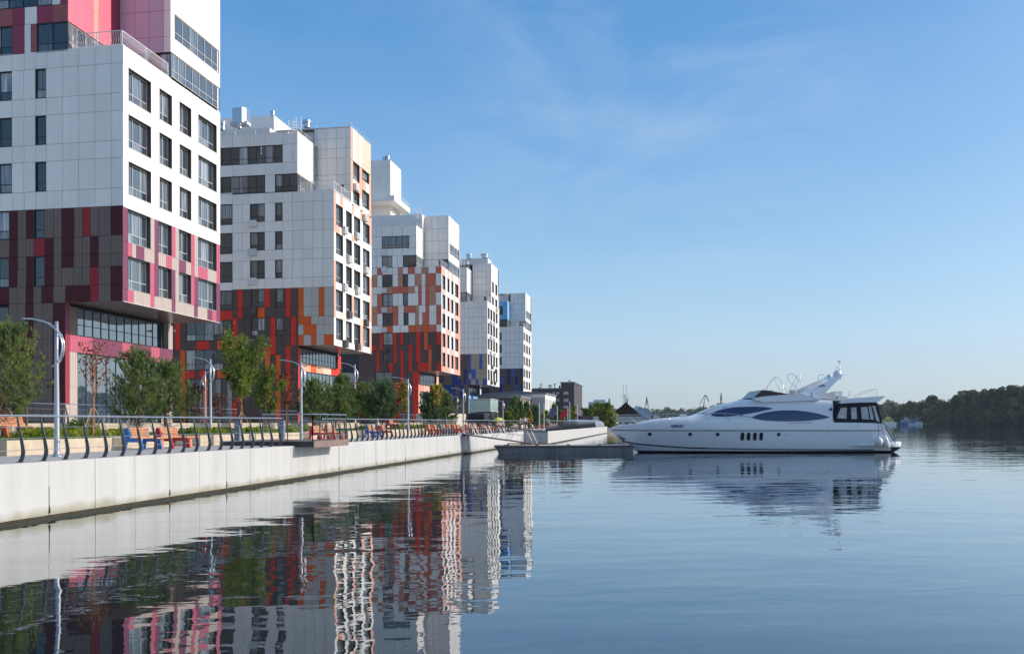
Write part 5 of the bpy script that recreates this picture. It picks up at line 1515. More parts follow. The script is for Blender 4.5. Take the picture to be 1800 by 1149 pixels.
person('person standing at the quay corner in a white top and dark trousers', at_z(ZP, 922, 762.5).to_2d().to_3d() + Vector((0, 0, ZP)) if False else Vector((-14.6, at_x(-14.6, 922.5)[0], ZP + .03)), .4, (.75, .72, .74), (.03, .035, .06), 1.72)
person('person in a red top behind the standing one at the quay corner', Vector((-15.2, at_x(-15.2, 926.5)[0] + 1.5, ZP + .03)), -1.2, (.60, .07, .045), (.06, .05, .06), 1.62)
person('person in dark clothes left of the others at the quay corner', Vector((-17, at_x(-17, 914.5)[0], ZP)), 1.0, (.05, .035, .05), (.12, .08, .07), 1.68)
# red loungers behind them
mat('lounger_red', (.62, .03, .03), .6)
for px, X, l in ((941, -15.5, 'red lounger nearest the people'), (947, -15.0, 'red and white lounger in the middle of the three'), (954, -16.5, 'red lounger farthest from the people')):
    Y = at_x(X, px)[0]; r = empty('lounger', (X, Y, ZP + .02), l, 'lounger')
    mb = MB(); mb.box(-1.0, .6, -.35, .35, .25, .36, MATS['lounger_red']); local('seat', mb.mesh('seat'), r, (0, 0, 0))
    mb = MB(); mb.prism([(.6, .25), (.7, .25), (1.15, .85), (1.05, .85)], 'Y', -.35, .35, MATS['lounger_red']); local('backrest', mb.mesh('backrest'), r, (0, 0, 0))
    for x in (-.8, .5):
        mb = MB(); mb.box(x - .03, x + .03, -.3, .3, 0, .25, MATS['ac_white']); local('leg', mb.mesh('leg'), r, (0, 0, 0))
# ================================================================== gangway and floating pontoon
mat('pontoon_concrete', (.20, .19, .18), .85, var=.25, scale=1.5, streak=.3)
mat('pontoon_edge', (.075, .055, .045), .8, var=.3, scale=4)
mat('pontoon_top', (.60, .54, .47), .8, var=.1, scale=3)
mat('gang_steel', (.30, .31, .33), .4, metal=.5)
mat('gang_dark', (.10, .09, .09), .5)
F2 = Vector((-SA, CA, 0)); R2 = Vector((CA, SA, 0))
PF = at_z(0, 876, 796.9); PD = PF.x * F2.x + PF.y * F2.y
pl_ = PF.x * R2.x + PF.y * R2.y
po = empty('pontoon', (PF.x, PF.y, 0), 'long grey concrete pontoon between the quay and the yacht bow', 'pontoon', None, YAW)
WPO = 3.4
Lp = (1113 - 876) / F_PX * PD
mb = MB(); zt = .64
mb.prism([(0, -.5), (Lp, -.5), (Lp, zt - .12), (-.28, zt - .12), (0, .1)], 'Y', 0, WPO, MATS['pontoon_concrete'])
local('float', mb.mesh('float'), po, (0, 0, 0))
mb = MB(); mb.box(-.35, Lp + .05, -.07, WPO + .07, zt - .12, zt - .03, MATS['pontoon_edge']); local('deck_frame', mb.mesh('deck_frame'), po, (0, 0, 0))
pk = MB().box(0, 1, 0, 1, 0, 1, MATS['pontoon_top']).mesh('plank')
x = -.35
while x < Lp:
    local('plank', pk, po, (x + .01, -.05, zt - .03), (0, 0, 0), (.23, WPO + .1, .03)); x += .25
for x in (.6, 3.1, 5.6, 8.1, 10.6):
    mb = MB(); mb.box(x - .12, x + .12, .1, .2, zt, zt + .04, MATS['frame_dark']); mb.tube([(x - .16, .15, zt + .07), (x + .16, .15, zt + .07)], .025, MATS['frame_dark'], 6); local('cleat', mb.mesh('cleat'), po, (0, 0, 0))
mb = MB(); mb.box(.7, 2.0, 1.0, 1.5, zt + .10, zt + .17, MATS['bench_wood'])
for x in (.8, 1.85): mb.box(x - .05, x + .05, 1.05, 1.45, zt + .003, zt + .10, MATS['frame_dark'])
local('step_board', mb.mesh('step_board'), po, (0, 0, 0))
GA = Vector((-15.4, at_x(-15.4, 816)[0] + .4, ZP + .05)); gb = at_d(PD + .9, 945, 743); GB = Vector((gb.x, gb.y, zt + .08))
gw_ = empty('gangway', (GA.x, GA.y, GA.z), 'sloping steel truss gangway from the quay down to the pontoon', 'gangway')
dv = GB - GA; nrm = Vector((-dv.y, dv.x, 0)).normalized(); H = 1.05; NB = 5
if nrm.y < 0: nrm = -nrm
for side in (0, 1):
    off = nrm * (1.2 * side)
    mb = MB(); mb.tube([GA + off + Vector((0, 0, H)), GA + off + dv * .96 + Vector((0, 0, H))], .035, MATS['gang_dark'], 6); mb.build('top_chord', gw_, world=True)
    mb = MB(); mb.tube([GA + off, GB + off], .05, MATS['gang_dark'], 6); mb.build('bottom_chord', gw_, world=True)
    mb = MB()
    for i in range(NB):
        a = GA + off + dv * (i / NB); b = GA + off + dv * ((i + .5) / NB) + Vector((0, 0, H)); c = GA + off + dv * ((i + 1) / NB)
        mb.tube([a, b], .016, MATS['gang_steel'], 5); mb.tube([b, c], .016, MATS['gang_steel'], 5)
        mb.tube([a + dv * .02, b + dv * .02], .012, MATS['gang_steel'], 5); mb.tube([b + dv * .02, c + dv * .0], .012, MATS['gang_steel'], 5)
    for hz in (.55,): mb.tube([GA + off + Vector((0, 0, hz)), GB + off + Vector((0, 0, hz)) - dv * .05], .012, MATS['gang_steel'], 5)
    mb.build('lattice', gw_, world=True)
n = 28
for i in range(n):
    a = GA + dv * (i / n) + nrm * .04 + Vector((0, 0, .03)); b = a + nrm * 1.12; w = dv * (.82 / n)
    mb = MB(); z = Vector((0, 0, .03))
    mb.add([a, b, b + w, a + w, a + z, b + z, b + w + z, a + w + z], [(0, 1, 2, 3), (4, 7, 6, 5), (0, 4, 5, 1), (1, 5, 6, 2), (2, 6, 7, 3), (3, 7, 4, 0)], MATS['pontoon_top']); mb.build('plank', gw_, world=True)

# ================================================================== motor yacht
YD = 73.8; YX = (1335 - 900) / F_PX * 72.0
def yp(px, py, yl=-2.6):
    """a point of the yacht's frame: x along the boat (bow at -x), y away from the camera, z up"""
    t, k = tk(px, py); d = YD + yl
    return Vector((t * d - YX, yl, CAM_H + k * d))
yo = F2 * YD + R2 * YX
yacht = empty('motor_yacht', (yo.x, yo.y, 0), 'large white motor yacht with flybridge and dark navy cockpit canvas, moored bow to the pontoon', 'yacht', None, YAW)
mat('gelcoat', (.80, .80, .81), .16, coat=.6, spec=.5)
mat('gelcoat_cream', (.72, .69, .62), .3, coat=.3)
mat('antifoul', (.012, .012, .014), .5)
mat('yacht_line', (.02, .022, .03), .3)
mat('rub_rail', (.10, .10, .11), .3)
mat('yacht_glass', (.035, .065, .14), .06, spec=.6)
mat('yacht_glass_frame', (.03, .05, .09), .3)
mat('windscreen', (.022, .016, .018), .12, spec=.4)
mat('navy_canvas', (.012, .013, .028), .85, bump=.3, bscale=6)
mat('clear_vinyl', (.42, .43, .46), .08, spec=1.0, bump=.5, bscale=2.5, var=.35, scale=2.0)
mat('chrome', (.62, .63, .65), .15, metal=1.0)
mat('fender_white', (.78, .78, .76), .35)
mat('navy_ink', (.012, .03, .14), .4)
mat('black_rubber', (.012, .012, .012), .5)
def yl_obj(mb, name, smooth=False, ang=None):
    me = mb.mesh(name, smooth); o = local(name, me, yacht, (0, 0, 0))
    if ang: smooth_by_angle(o, ang)
    return o
def lerp_t(tab, x):
    if x <= tab[0][0]: return tab[0][1]
    for (a, va), (b, vb) in zip(tab, tab[1:]):
        if x <= b: return va + (vb - va) * (x - a) / (b - a)
    return tab[-1][1]
ZBOW = [(-.7, 1160), (0, 1130), (.5, 1113), (1.0, 1099), (1.83, 1075), (2.0, 1073)]
ZST = [(-.7, 1568), (0, 1571), (.5, 1569), (1.0, 1565), (1.83, 1553), (2.5, 1547)]
SHEER = [(1072, 754.8), (1080, 751), (1092, 747), (1108, 745.2), (1125, 744.2), (1182, 742.4), (1240, 741.8), (1340, 741.4), (1450, 742), (1547, 743.2)]
BF_ = [(-.7, .50), (0, .84), (.15, .87), (.5, .92), (1.0, .955), (1.83, 1.0), (2.6, .99)]
def half(u):
    return 2.6 * (1 - max(0.0, (u - .38) / .62) ** 2.4) * (.945 + .055 * min(1, u / .2))
def hull_pt(u, z, top=False, side=-1):
    zz = min(z, 2.0) if not top else 2.0
    xb = yp(lerp_t(ZBOW, zz), 743).x if not top else yp(1072.5, 743).x
    xs = yp(lerp_t(ZST, z), 743).x
    x = xs + (xb - xs) * u
    b = half(u) * (lerp_t(BF_, z) if u < .98 else lerp_t(BF_, z)) * (1 if True else 0)
    fl = 1 - (1 - lerp_t(BF_, z)) * (1 + 1.6 * max(0, u - .5))
    b = half(u) * max(.05, fl)
    return Vector((x, side * max(b, .015), z))
US = [0, .04, .1, .18, .26, .34, .42, .5, .58, .64, .7, .75, .8, .84, .88, .91, .94, .96, .975, .988, 1.0]
def sheer_z(x):
    px = 900 + (x + YX) / 72.0 * F_PX
    return yp(px, lerp_t(SHEER, px)).z
LV = [-.7, -.25, 0.0, .14, .5, 1.0, 1.4, 1.80]
def build_hull():
    mb = MB()
    for side in (-1, 1):
        grid = []
        for z in LV: grid.append([hull_pt(u, z, False, side) for u in US])
        top = []
        for u in US:
            p = hull_pt(u, 2.3, True, side); p.z = max(sheer_z(p.x), 1.86); p.y *= .985; top.append(p)
        grid.append(top)
        n = len(US); vs = [v for row in grid for v in row]
        for r in range(len(grid) - 1):
            m = MATS['antifoul'] if r < 3 else (MATS['gelcoat'])
            fs = []
            for i in range(n - 1):
                a, b, c, d = r * n + i, r * n + i + 1, (r + 1) * n + i + 1, (r + 1) * n + i
                fs.append((a, b, c, d) if side == 1 else (d, c, b, a))
            k = len(mb.v)
            if r == 0: base = k; mb.v += [tuple(v) for v in vs]
            i_ = mb.m(m); mb.f += [tuple(base + q for q in f) for f in fs]; mb.mi += [i_] * len(fs)
        if side == -1: base_p = base; last = len(grid) - 1
        else: base_s = base
    n = len(US)
    dk = mb.m(MATS['gelcoat_cream']); tr = mb.m(MATS['gelcoat'])
    for i in range(n - 1):
        a, b = base_p + last * n + i, base_p + last * n + i + 1; c, d = base_s + last * n + i + 1, base_s + last * n + i
        mb.f.append((a, d, c, b)); mb.mi.append(dk)
    for r in range(last):
        a, b = base_p + r * n, base_p + (r + 1) * n; c, d = base_s + (r + 1) * n, base_s + r * n
        mb.f.append((a, d, c, b)); mb.mi.append(tr)
    return yl_obj(mb, 'hull', True, 40)
build_hull()
def hull_y(px, py, side=-1):
    """outside surface of the hull at a place of its side view"""
    p = yp(px, py); z = p.z
    xb = yp(lerp_t(ZBOW, min(z, 2.0)), 743).x; xs = yp(lerp_t(ZST, z), 743).x
    u = min(1, max(0, (p.x - xs) / (xb - xs))); q = hull_pt(u, z, False, side)
    # where the near side is less than 2.6 m out the pixel means a slightly larger x; good enough at this size
    return Vector((p.x, q.y, z))
# rubbing rail and painted line
for side in (-1, 1):
    pts = []
    for px in list(range(1082, 1550, 18)) + [1552]:
        p = hull_y(px, 756.3, side); p.y += side * .02; pts.append(p)
    mb = MB(); mb.tube(pts, .035, MATS['rub_rail'], 6); yl_obj(mb, 'rubbing_rail', True)
    st0 = [(1099, 774.5), (1110, 777), (1125, 779.5), (1150, 782), (1180, 784.3), (1210, 786), (1260, 787.6), (1330, 788.6), (1420, 789.2), (1540, 789.6)]
    st = [(q, lerp_t(st0, q)) for q in range(1100, 1541, 8)]
    mb = MB(); vs = []
    for px, py in st:
        for dy in (0, 2.1 if px < 1250 else 1.6): p = hull_y(px, py + dy, side); p.y += side * .045; vs.append(p)
    fs = [(2 * i, 2 * i + 1, 2 * i + 3, 2 * i + 2) for i in range(len(st) - 1)]
    mb.add(vs, fs, MATS['yacht_line']); yl_obj(mb, 'hull_stripe')
# portholes
def disc_part(name, cx, cy, rx, ry, side, m, rim, off=.012, n=20, seg_oval=0.0):
    pts = []
    for i in range(n):
        a = 2 * math.pi * i / n; x = cx + rx * math.cos(a); y = cy + ry * math.sin(a) + (seg_oval if math.sin(a) > 0 else -seg_oval)
        p = hull_y(x, y, side); p.y += side * off; pts.append(p)
    mb = MB(); c = sum(pts, Vector()) / n
    mb.add(pts + [c], [((i, (i + 1) % n, n) if side == 1 else ((i + 1) % n, i, n)) for i in range(n)], m)
    o = yl_obj(mb, name)
    if rim:
        mb = MB(); mb.tube(pts + [pts[0]], .022, MATS['chrome'], 5, False); me = mb.mesh('rim', True); local('rim', me, o, (0, 0, 0))
    return o
for px, py in ((1147, 763), (1216, 763), (1263, 763), (1369, 763)):
    for side in (-1, 1): disc_part('porthole', px, py, 3.2, 3.2, side, MATS['windscreen'], True)
for px in (1306, 1316.8, 1327.6, 1338.5):
    for side in (-1, 1): disc_part('oval_porthole', px, 766.8, 3.4, 3.4, side, MATS['windscreen'], True, seg_oval=3.9)
# small hull fittings
for px, py in ((1106, 763.5), (1357, 764), (1381, 763.5), (1384, 763.5), (1518, 763), (1455, 759)):
    p = hull_y(px, py); mb = MB(); mb.lathe([(.03, -.02), (.03, .02)], MATS['rub_rail'], n=8); o = yl_obj(mb, 'through_hull'); o.location = p; o.rotation_euler = (math.pi / 2, 0, 0)

# deckhouse lofted over stations: px, roof line y, half width at deck, half width at top
ROOF = [(1126, 743.6, .5, .2), (1140, 741, 1.0, .5), (1155, 738, 1.35, .8), (1172, 735.6, 1.6, 1.1), (1198, 733.2, 1.9, 1.3), (1224, 731.3, 2.05, 1.4), (1236, 727.5, 2.1, 1.35), (1255, 719.5, 2.15, 1.35),
        (1276, 711.8, 2.22, 1.4), (1293, 706.8, 2.3, 1.5), (1311, 703, 2.38, 1.65), (1326, 701.5, 2.45, 1.8), (1345, 701.5, 2.5, 1.95), (1380, 702, 2.54, 2.05), (1420, 702.5, 2.54, 2.1), (1450, 703, 2.54, 2.15), (1464, 703.3, 2.54, 2.15)]
def side_half(px, z):
    """half width of the deckhouse at a station and height"""
    r = ROOF
    yt = lerp_t([(a, b) for a, b, c, d in r], px); wb = lerp_t([(a, c) for a, b, c, d in r], px); wt = lerp_t([(a, d) for a, b, c, d in r], px)
    zt = yp(px, yt, -2.3).z; zb = yp(px, lerp_t(SHEER, px)).z - .05
    s = min(1, max(0, (z - zb) / max(.05, zt - zb)))
    s2 = s ** 1.7 * .72 + (0 if s < .86 else ((s - .86) / .14) ** 2 * .28)
    return wb + (wt - wb) * s2, zb, zt
mb = MB(); rows_ = []; SS = [0, .2, .4, .6, .75, .86, .93, 1.0]
sts = [a for a, *_ in ROOF]
fine = []
for a, b in zip(sts, sts[1:]): fine += [a, (a + b) / 2]
fine.append(sts[-1])
for px in fine:
    _, zb, zt = side_half(px, 0); row = []
    for s in SS:
        z = zb + (zt - zb) * s; w, _, _ = side_half(px, z); row.append((w, z))
    x = yp(px, 743, -2.3).x
    sec = [Vector((x, -w, z)) for w, z in row] + [Vector((x, 0, zt + .05))] + [Vector((x, w, z)) for w, z in reversed(row)]
    rows_.append(sec)
k = len(rows_[0]); vs = [v for r in rows_ for v in r]
fs = []
for i in range(len(rows_) - 1):
    for j in range(k - 1): fs.append((i * k + j, (i + 1) * k + j, (i + 1) * k + j + 1, i * k + j + 1))
fs.append(tuple(range(k))); fs.append(tuple((len(rows_) - 1) * k + j for j in reversed(range(k))))
mb.add(vs, [tuple(reversed(f)) for f in fs], MATS['gelcoat']); yl_obj(mb, 'deckhouse', True, 38)
def side_patch(name, pts, m, side, off=.014, sub=None):
    """a pane lying on the deckhouse side; pts outline in the photograph (top edge left to right, then bottom edge right to left)"""
    V = []
    for px, py in pts:
        p = yp(px, py, -2.4); w, _, _ = side_half(px, p.z); V.append(Vector((p.x, side * (w + off), p.z)))
    return V
def lens(name, top, bot, m, n=22):
    """lens shaped window between two curves sampled at the same columns"""
    x0, x1 = top[0][0], top[-1][0]
    o_ = None
    for side in (-1, 1):
        mb = MB(); vs = []
        for i in range(n + 1):
            px = x0 + (x1 - x0) * i / n; yt, yb = lerp_t(top, px), lerp_t(bot, px)
            for f in (0, .25, .5, .75, 1.0):
                py = yt + (yb - yt) * f; p = yp(px, py, -2.4); w, _, _ = side_half(px, p.z); vs.append(Vector((p.x, side * (w + .016), p.z)))
        fs = []
        for i in range(n):
            for j in range(4):
                f = (i * 5 + j, i * 5 + j + 1, (i + 1) * 5 + j + 1, (i + 1) * 5 + j); fs.append(f if side == -1 else tuple(reversed(f)))
        mb.add(vs, fs, m); o = yl_obj(mb, name, True)
        mb = MB(); path = [Vector(vs[i * 5]) for i in range(n + 1)] + [Vector(vs[i * 5 + 4]) for i in range(n, -1, -1)]
        mb.tube(path, .018, MATS['yacht_glass_frame'], 4, False); local('frame', mb.mesh('frame'), o, (0, 0, 0))
        if side == -1: o_ = o
    return o_
lens('saloon_window', [(1252.5, 728.5), (1262, 723), (1276, 718.5), (1290, 715.8), (1303, 715), (1330, 714.6), (1345, 715.2), (1358, 717.4)],
     [(1252.5, 729.5), (1262, 731.2), (1276, 731.4), (1290, 730.3), (1303, 728.5), (1330, 723.8), (1345, 720.5), (1358, 717.8)], MATS['yacht_glass'])
lens('saloon_window', [(1322, 733), (1332, 728.5), (1345, 725), (1360, 722.4), (1378, 721.2), (1400, 721.4), (1420, 723.4), (1440, 727.5), (1456, 732.6)],
     [(1322, 733.6), (1332, 736.4), (1345, 738.2), (1360, 739.2), (1378, 739.7), (1400, 739.6), (1420, 738.6), (1440, 736.4), (1456, 733.4)], MATS['yacht_glass'])
# windscreen strip on the sloping front
for side in (-1, 1):
    mb = MB(); vs = []
    for px, py0, py1 in ((1240, 726.5, 729.5), (1262, 717.5, 722), (1280, 711.5, 714.5)):
        for py in (py0 + .6, py1): p = yp(px, py, -2.2); w, _, _ = side_half(px, p.z); vs.append(Vector((p.x, side * (w + .02), p.z)))
    f = [(0, 1, 3, 2), (2, 3, 5, 4)]; mb.add(vs, f if side == -1 else [tuple(reversed(q)) for q in f], MATS['yacht_glass']); yl_obj(mb, 'front_window')
mb = MB(); vs = []
for px, py in ((1238, 727), (1258, 718.3), (1284, 709.2)):
    p = yp(px, py, -2.3); _, _, zt = side_half(px, p.z)
    for y in (-1.25, -.4, .4, 1.25): vs.append(Vector((p.x, y, zt + .075 - abs(y) * .03)))
fs = [(r * 4 + j, r * 4 + j + 1, (r + 1) * 4 + j + 1, (r + 1) * 4 + j) for r in range(2) for j in range(3)]
mb.add(vs, fs, MATS['windscreen']); yl_obj(mb, 'windscreen', True)
# flybridge coaming
def yprism(name, pts, y0, y1, m, yref=-2.3, bev=False):
    P = [yp(px, py, yref) for px, py in pts]
    mb = MB(); mb.prism([(p.x, p.z) for p in P], 'Y', y0, y1, m); return yl_obj(mb, name)
for s0, s1 in ((-2.35, -2.15), (2.15, 2.35)):
    yprism('flybridge_coaming', [(1342, 706.8), (1330, 703.5), (1322, 699.6), (1344, 696.2), (1408, 691.2), (1441, 700.2), (1441, 703), (1400, 704.6)], s0, s1, MATS['gelcoat'])
yprism('flybridge_floor', [(1330, 703.4), (1326, 701), (1336, 697.5), (1350, 696.5), (1352, 701), (1480, 701.5), (1480, 704)], -2.148, 2.148, MATS['gelcoat'])
yprism('flybridge_windscreen', [(1327, 698.6), (1341, 685.6), (1345, 685.3), (1404, 694.2), (1404, 697)], -1.9, 1.9, MATS['windscreen'])
yprism('windscreen_top', [(1340.5, 686.1), (1341, 685), (1347, 684.6), (1378, 690), (1378, 690.8)], -1.95, 1.95, MATS['rub_rail'])
# arch
for s in (-1, 1):
    P = [(1408, 691.2), (1440, 677), (1476, 660.5), (1484, 656.4), (1484.6, 659.4), (1462, 680), (1441, 700.5), (1395, 702)]
    mb = MB(); V0, V1 = [], []
    for px, py in P:
        p = yp(px, py, -2.2); lean = (p.z - 4.2) * .28
        V0.append(Vector((p.x, s * (2.30 - lean), p.z))); V1.append(Vector((p.x, s * (2.06 - lean), p.z)))
    n = len(P); fs = [tuple(range(n)), tuple(reversed(range(n, 2 * n)))] + [(i, n + i, n + (i + 1) % n, (i + 1) % n) for i in range(n)]
    if s == 1: fs = [tuple(reversed(f)) for f in fs]
    mb.add(V0 + V1, [tuple(reversed(f)) for f in fs], MATS['gelcoat']); yl_obj(mb, 'radar_arch')
yprism('arch_top', [(1462, 666.5), (1476, 660.7), (1484.2, 656.8), (1484, 659), (1470, 667)], -1.72, 1.72, MATS['gelcoat'])
# furniture on the flybridge
yprism('sunbed', [(1441, 700), (1449, 690.5), (1467, 689.5), (1474, 700)], -1.9, 1.9, MATS['gelcoat_cream'])
yprism('grill_box', [(1474, 695.5), (1474, 687), (1486, 687), (1486.5, 695.5)], -1.6, -.4, MATS['gelcoat'])
yprism('deck_locker', [(1478, 702), (1479, 695.6), (1494, 696), (1498, 701)], -1.7, 1.7, MATS['gelcoat_cream'])
# cockpit hard top and canvas
yprism('hardtop', [(1474, 709), (1480, 703), (1487, 700.6), (1500, 699.3), (1554.5, 695.8), (1553, 697.5), (1541, 706.6), (1500, 707.6)], -2.5, 2.5, MATS['gelcoat'])
cv = [(1465.5, 741), (1467.5, 728), (1475, 709.2), (1500, 707.8), (1540, 706.8), (1546.5, 730), (1549, 743.2), (1500, 742.2)]
cvo = yprism('cockpit_canvas', cv, -2.46, 2.46, MATS['navy_canvas'])
def vinyl(pts, y=-2.475):
    P = [yp(px, py, -2.45) for px, py in pts]; mb = MB(); mb.add([Vector((p.x, y, p.z)) for p in P], [tuple(reversed(range(len(P))))], MATS['clear_vinyl'])
    local('clear_window', mb.mesh('clear_window'), cvo, (0, 0, 0))
for p in ([(1471, 734.5), (1474, 726), (1478.5, 716.3), (1488.6, 716), (1488, 735.6)], [(1495.5, 716), (1505, 715.6), (1506.4, 736), (1496.5, 736)],
          [(1513, 715.5), (1524, 714.6), (1528, 736.8), (1515, 736.2)], [(1526, 714), (1531, 713.4), (1536, 737.4), (1530.5, 737)], [(1533, 713), (1538, 712.6), (1546.5, 741), (1540.5, 740)]):
    vinyl([(a, b) for a, b in p])
P = [yp(px, py, -2.45) for px, py in ((1541.5, 712), (1547.6, 737))]
mb = MB(); mb.add([Vector((P[0].x + .02, -2.2, P[0].z)), Vector((P[0].x + .02, 2.2, P[0].z)), Vector((P[1].x + .06, 2.2, P[1].z)), Vector((P[1].x + .06, -2.2, P[1].z))], [(0, 3, 2, 1)], MATS['clear_vinyl'])
local('clear_window', mb.mesh('clear_window'), cvo, (0, 0, 0))
# open front strip of the enclosure: a bowed edge
mb = MB(); mb.tube([yp(1464.3, 741, -2.5), yp(1465.5, 720, -2.5), yp(1468.5, 712.5, -2.5), yp(1475, 708.6, -2.5)], .045, MATS['navy_canvas'], 6); yl_obj(mb, 'canvas_edge')
# stern: curved fairing, steps, swim platform
for s0, s1 in ((-2.4, -1.75), (1.75, 2.4)):
    yprism('stern_fairing', [(1548, 743.3), (1553, 743.3), (1559, 748), (1567, 759), (1573.5, 772), (1573.5, 779), (1550, 779)], s0, s1, MATS['gelcoat'])
yprism('transom_stair', [(1548, 750), (1556, 750), (1556, 757), (1562, 757), (1562, 764), (1568, 764), (1568, 779), (1548, 779)], -1.74, 1.74, MATS['gelcoat_cream'])
mb = MB(); mb.tube([yp(a, b, -2.42) for a, b in ((1540, 743), (1553, 743), (1559.5, 748.2), (1567.8, 759.4), (1574, 772.5), (1571, 774.5), (1564, 762), (1556, 750))], .035, MATS['black_rubber'], 6); yl_obj(mb, 'stern_line')
V = []
outline = [(1549, -2.56), (1570, -2.5), (1588, -2.15), (1594.5, -1.5), (1597, -.6), (1597, .6), (1594.5, 1.5), (1588, 2.15), (1570, 2.5), (1549, 2.56)]
mb = MB(); n = len(outline); z0, z1 = yp(1560, 785.4).z, yp(1560, 776.4).z
for z, k_ in ((z0, .985), (z0 + .1, 1.0), (z1 - .08, 1.0), (z1, .985)):
    for px, y in outline: V.append(Vector((yp(px, 743).x, y * k_, z)))
fs = [tuple(reversed(range(n))), tuple(range(3 * n, 4 * n))] + [(r * n + i, r * n + (i + 1) % n, (r + 1) * n + (i + 1) % n, (r + 1) * n + i) for r in range(3) for i in range(n)]
mb.add(V, fs, MATS['gelcoat']); yl_obj(mb, 'swim_platform', False, 50)
for s_ in (-1, 1):
    mb = MB(); P4 = [yp(a, b, -2.5) for a, b in ((1497, 782.8), (1515, 781.8), (1535, 781.2), (1556, 781))]
    mb.tube([Vector((p.x, s_ * (2.44 + .03 * i), p.z)) for i, p in enumerate(P4)], [.02, .10, .17, .2], MATS['gelcoat'], 10); yl_obj(mb, 'side_sponson', True)
yprism('platform_bracket', [(1560, 785), (1589, 785), (1581, 791), (1570, 797), (1560, 797)], -1.9, 1.9, MATS['antifoul'])
# rails
def ytube(name, pts, r, m='chrome', yy=-2.3, n=5):
    mb = MB(); mb.tube([yp(p[0], p[1], p[2] if len(p) > 2 else yy) for p in pts], r, MATS[m], n); return yl_obj(mb, name, True)
def bow_y(px): return half(min(1, max(0, (yp(px, 743).x - yp(1550, 743).x) / (yp(1073, 743).x - yp(1550, 743).x)))) * .9
for s in (-1, 1):
    ytube('bow_rail', [(1074, 735, s * .1)] + [(a, b, s * bow_y(a + 12)) for a, b in ((1079, 729.6), (1102, 728.8), (1133, 728.2), (1168, 727.8), (1200, 727.2), (1236, 726.4), (1271, 726))] + [(1300, 729, s * 2.3), (1330, 735, s * 2.4), (1344, 741, s * 2.45)], .03)
    for a, b, c, d in ((1072, 733, 1091, 747), (1102, 728.8, 1120, 744.2), (1134, 728.4, 1150, 743.4), (1170, 727.8, 1183, 742.4), (1201, 727.2, 1216, 741.5), (1236, 726.4, 1251.5, 741), (1271, 726, 1287, 741.6), (1300, 729, 1312, 741.5), (1325, 733, 1335, 741.5)):
        ytube('stanchion', [(a, b, s * bow_y(a + 14)), (c, d, s * bow_y(c))], .022)
    ytube('hand_rail', [(1385, 744.5, s * 2.66), (1390, 743, s * 2.66), (1425, 742.2, s * 2.66), (1431, 743.2, s * 2.66)], .02)
ytube('bimini_frame', [(1346.5, 684, -1.9), (1353, 673, -1.9), (1361, 663.5, -1.9), (1365, 662, -1.9), (1370, 666, -1.9), (1378, 679, -1.9), (1388, 695.5, -1.9)], .022)
ytube('bimini_frame', [(1361, 663.5, 1.9), (1366, 676, 1.9), (1371, 688, 1.9)], .018)
ytube('bimini_frame', [(1378, 680, 1.9), (1373, 690, 1.9), (1368, 698, 1.9)], .018)
ytube('bimini_frame', [(1406.5, 690, -1.9), (1400, 681, -1.9), (1386, 668, -1.9), (1384, 662, -1.9), (1387, 657, -1.9), (1391, 656.3, -1.9), (1397, 659.5, -1.9), (1408, 673, -1.9), (1419, 686, -1.9)], .022)
ytube('bimini_frame', [(1407, 657, 1.9), (1402, 660, 1.9), (1394, 674, 1.9), (1386, 689, 1.9)], .02)
ytube('bimini_frame', [(1407, 661, 0), (1400, 676, 0), (1393, 690, 0)], .018)
ytube('bimini_frame', [(1440, 670, -1.2), (1437.5, 663, -1.2), (1440, 658.5, -1.2), (1446, 657.8, -1.2), (1452, 662, -1.2), (1449, 668, -1.2)], .02)
for s in (-2.2, 2.2):
    ytube('hardtop_rail', [(1499.6, 697, s), (1515, 689.5, s), (1532, 684.3, s), (1540, 683, s), (1542, 684.5, s), (1542, 696, s)], .018)
    for a, b in ((1527.5, 686), (1533, 684.4), (1539, 683.4)): ytube('hardtop_rail', [(a, b, s), (a, 697, s)], .012)
    ytube('hardtop_rail', [(1507, 697, s), (1520, 691, s), (1534, 687, s)], .014)
def dome(name, px, py, r, hgt, yy, band=False):
    c = yp(px, py, yy); mb = MB(); prof = [(r * .86, 0), (r, r * .35), (r, hgt - r * .75), (r * .88, hgt - r * .35), (r * .55, hgt - r * .08), (.01, hgt)]
    mb.lathe(prof, MATS['gelcoat'], n=18)
    if band: mb.lathe([(r * .92, -.06), (r * .92, .0)], MATS['navy_ink'], n=18)
    o = yl_obj(mb, name, True); o.location = c
dome('satellite_dome', 1472, 664.5, .33, .62, -.9, True); dome('satellite_dome', 1458, 667, .24, .45, .6); dome('satellite_dome', 1474, 661, .22, .55, .9)
mb = MB(); m_ = MATS['gelcoat']
mb.tube([yp(1475, 660, 0), yp(1476.5, 642, 0)], .03, m_, 6); mb.tube([yp(1477, 660, .3), yp(1480, 648, .3)], .03, m_, 6)
mb.tube([yp(1468, 650.5, 0), yp(1480, 650.5, 0)], .03, m_, 6); mb.tube([yp(1469, 646, 0), yp(1476, 644, 0)], .04, m_, 6)
mb.tube([yp(1475.6, 642, 0), yp(1475.6, 634.5, 0)], .012, MATS['rub_rail'], 5); mb.tube([yp(1472.5, 634, 0), yp(1475, 636.5, 0), yp(1477.8, 633, 0)], .04, MATS['rub_rail'], 5)
mb.tube([yp(1478, 658, -.3), yp(1484.5, 658, -.3)], .02, MATS['rub_rail'], 5)
yl_obj(mb, 'instrument_mast', True)
ytube('flag_pole', [(1492, 697, -.8), (1494.6, 686, -.8)], .02, 'rub_rail'); ytube('flag_pole', [(1448, 690, 0), (1450, 684, 0)], .02, 'rub_rail')
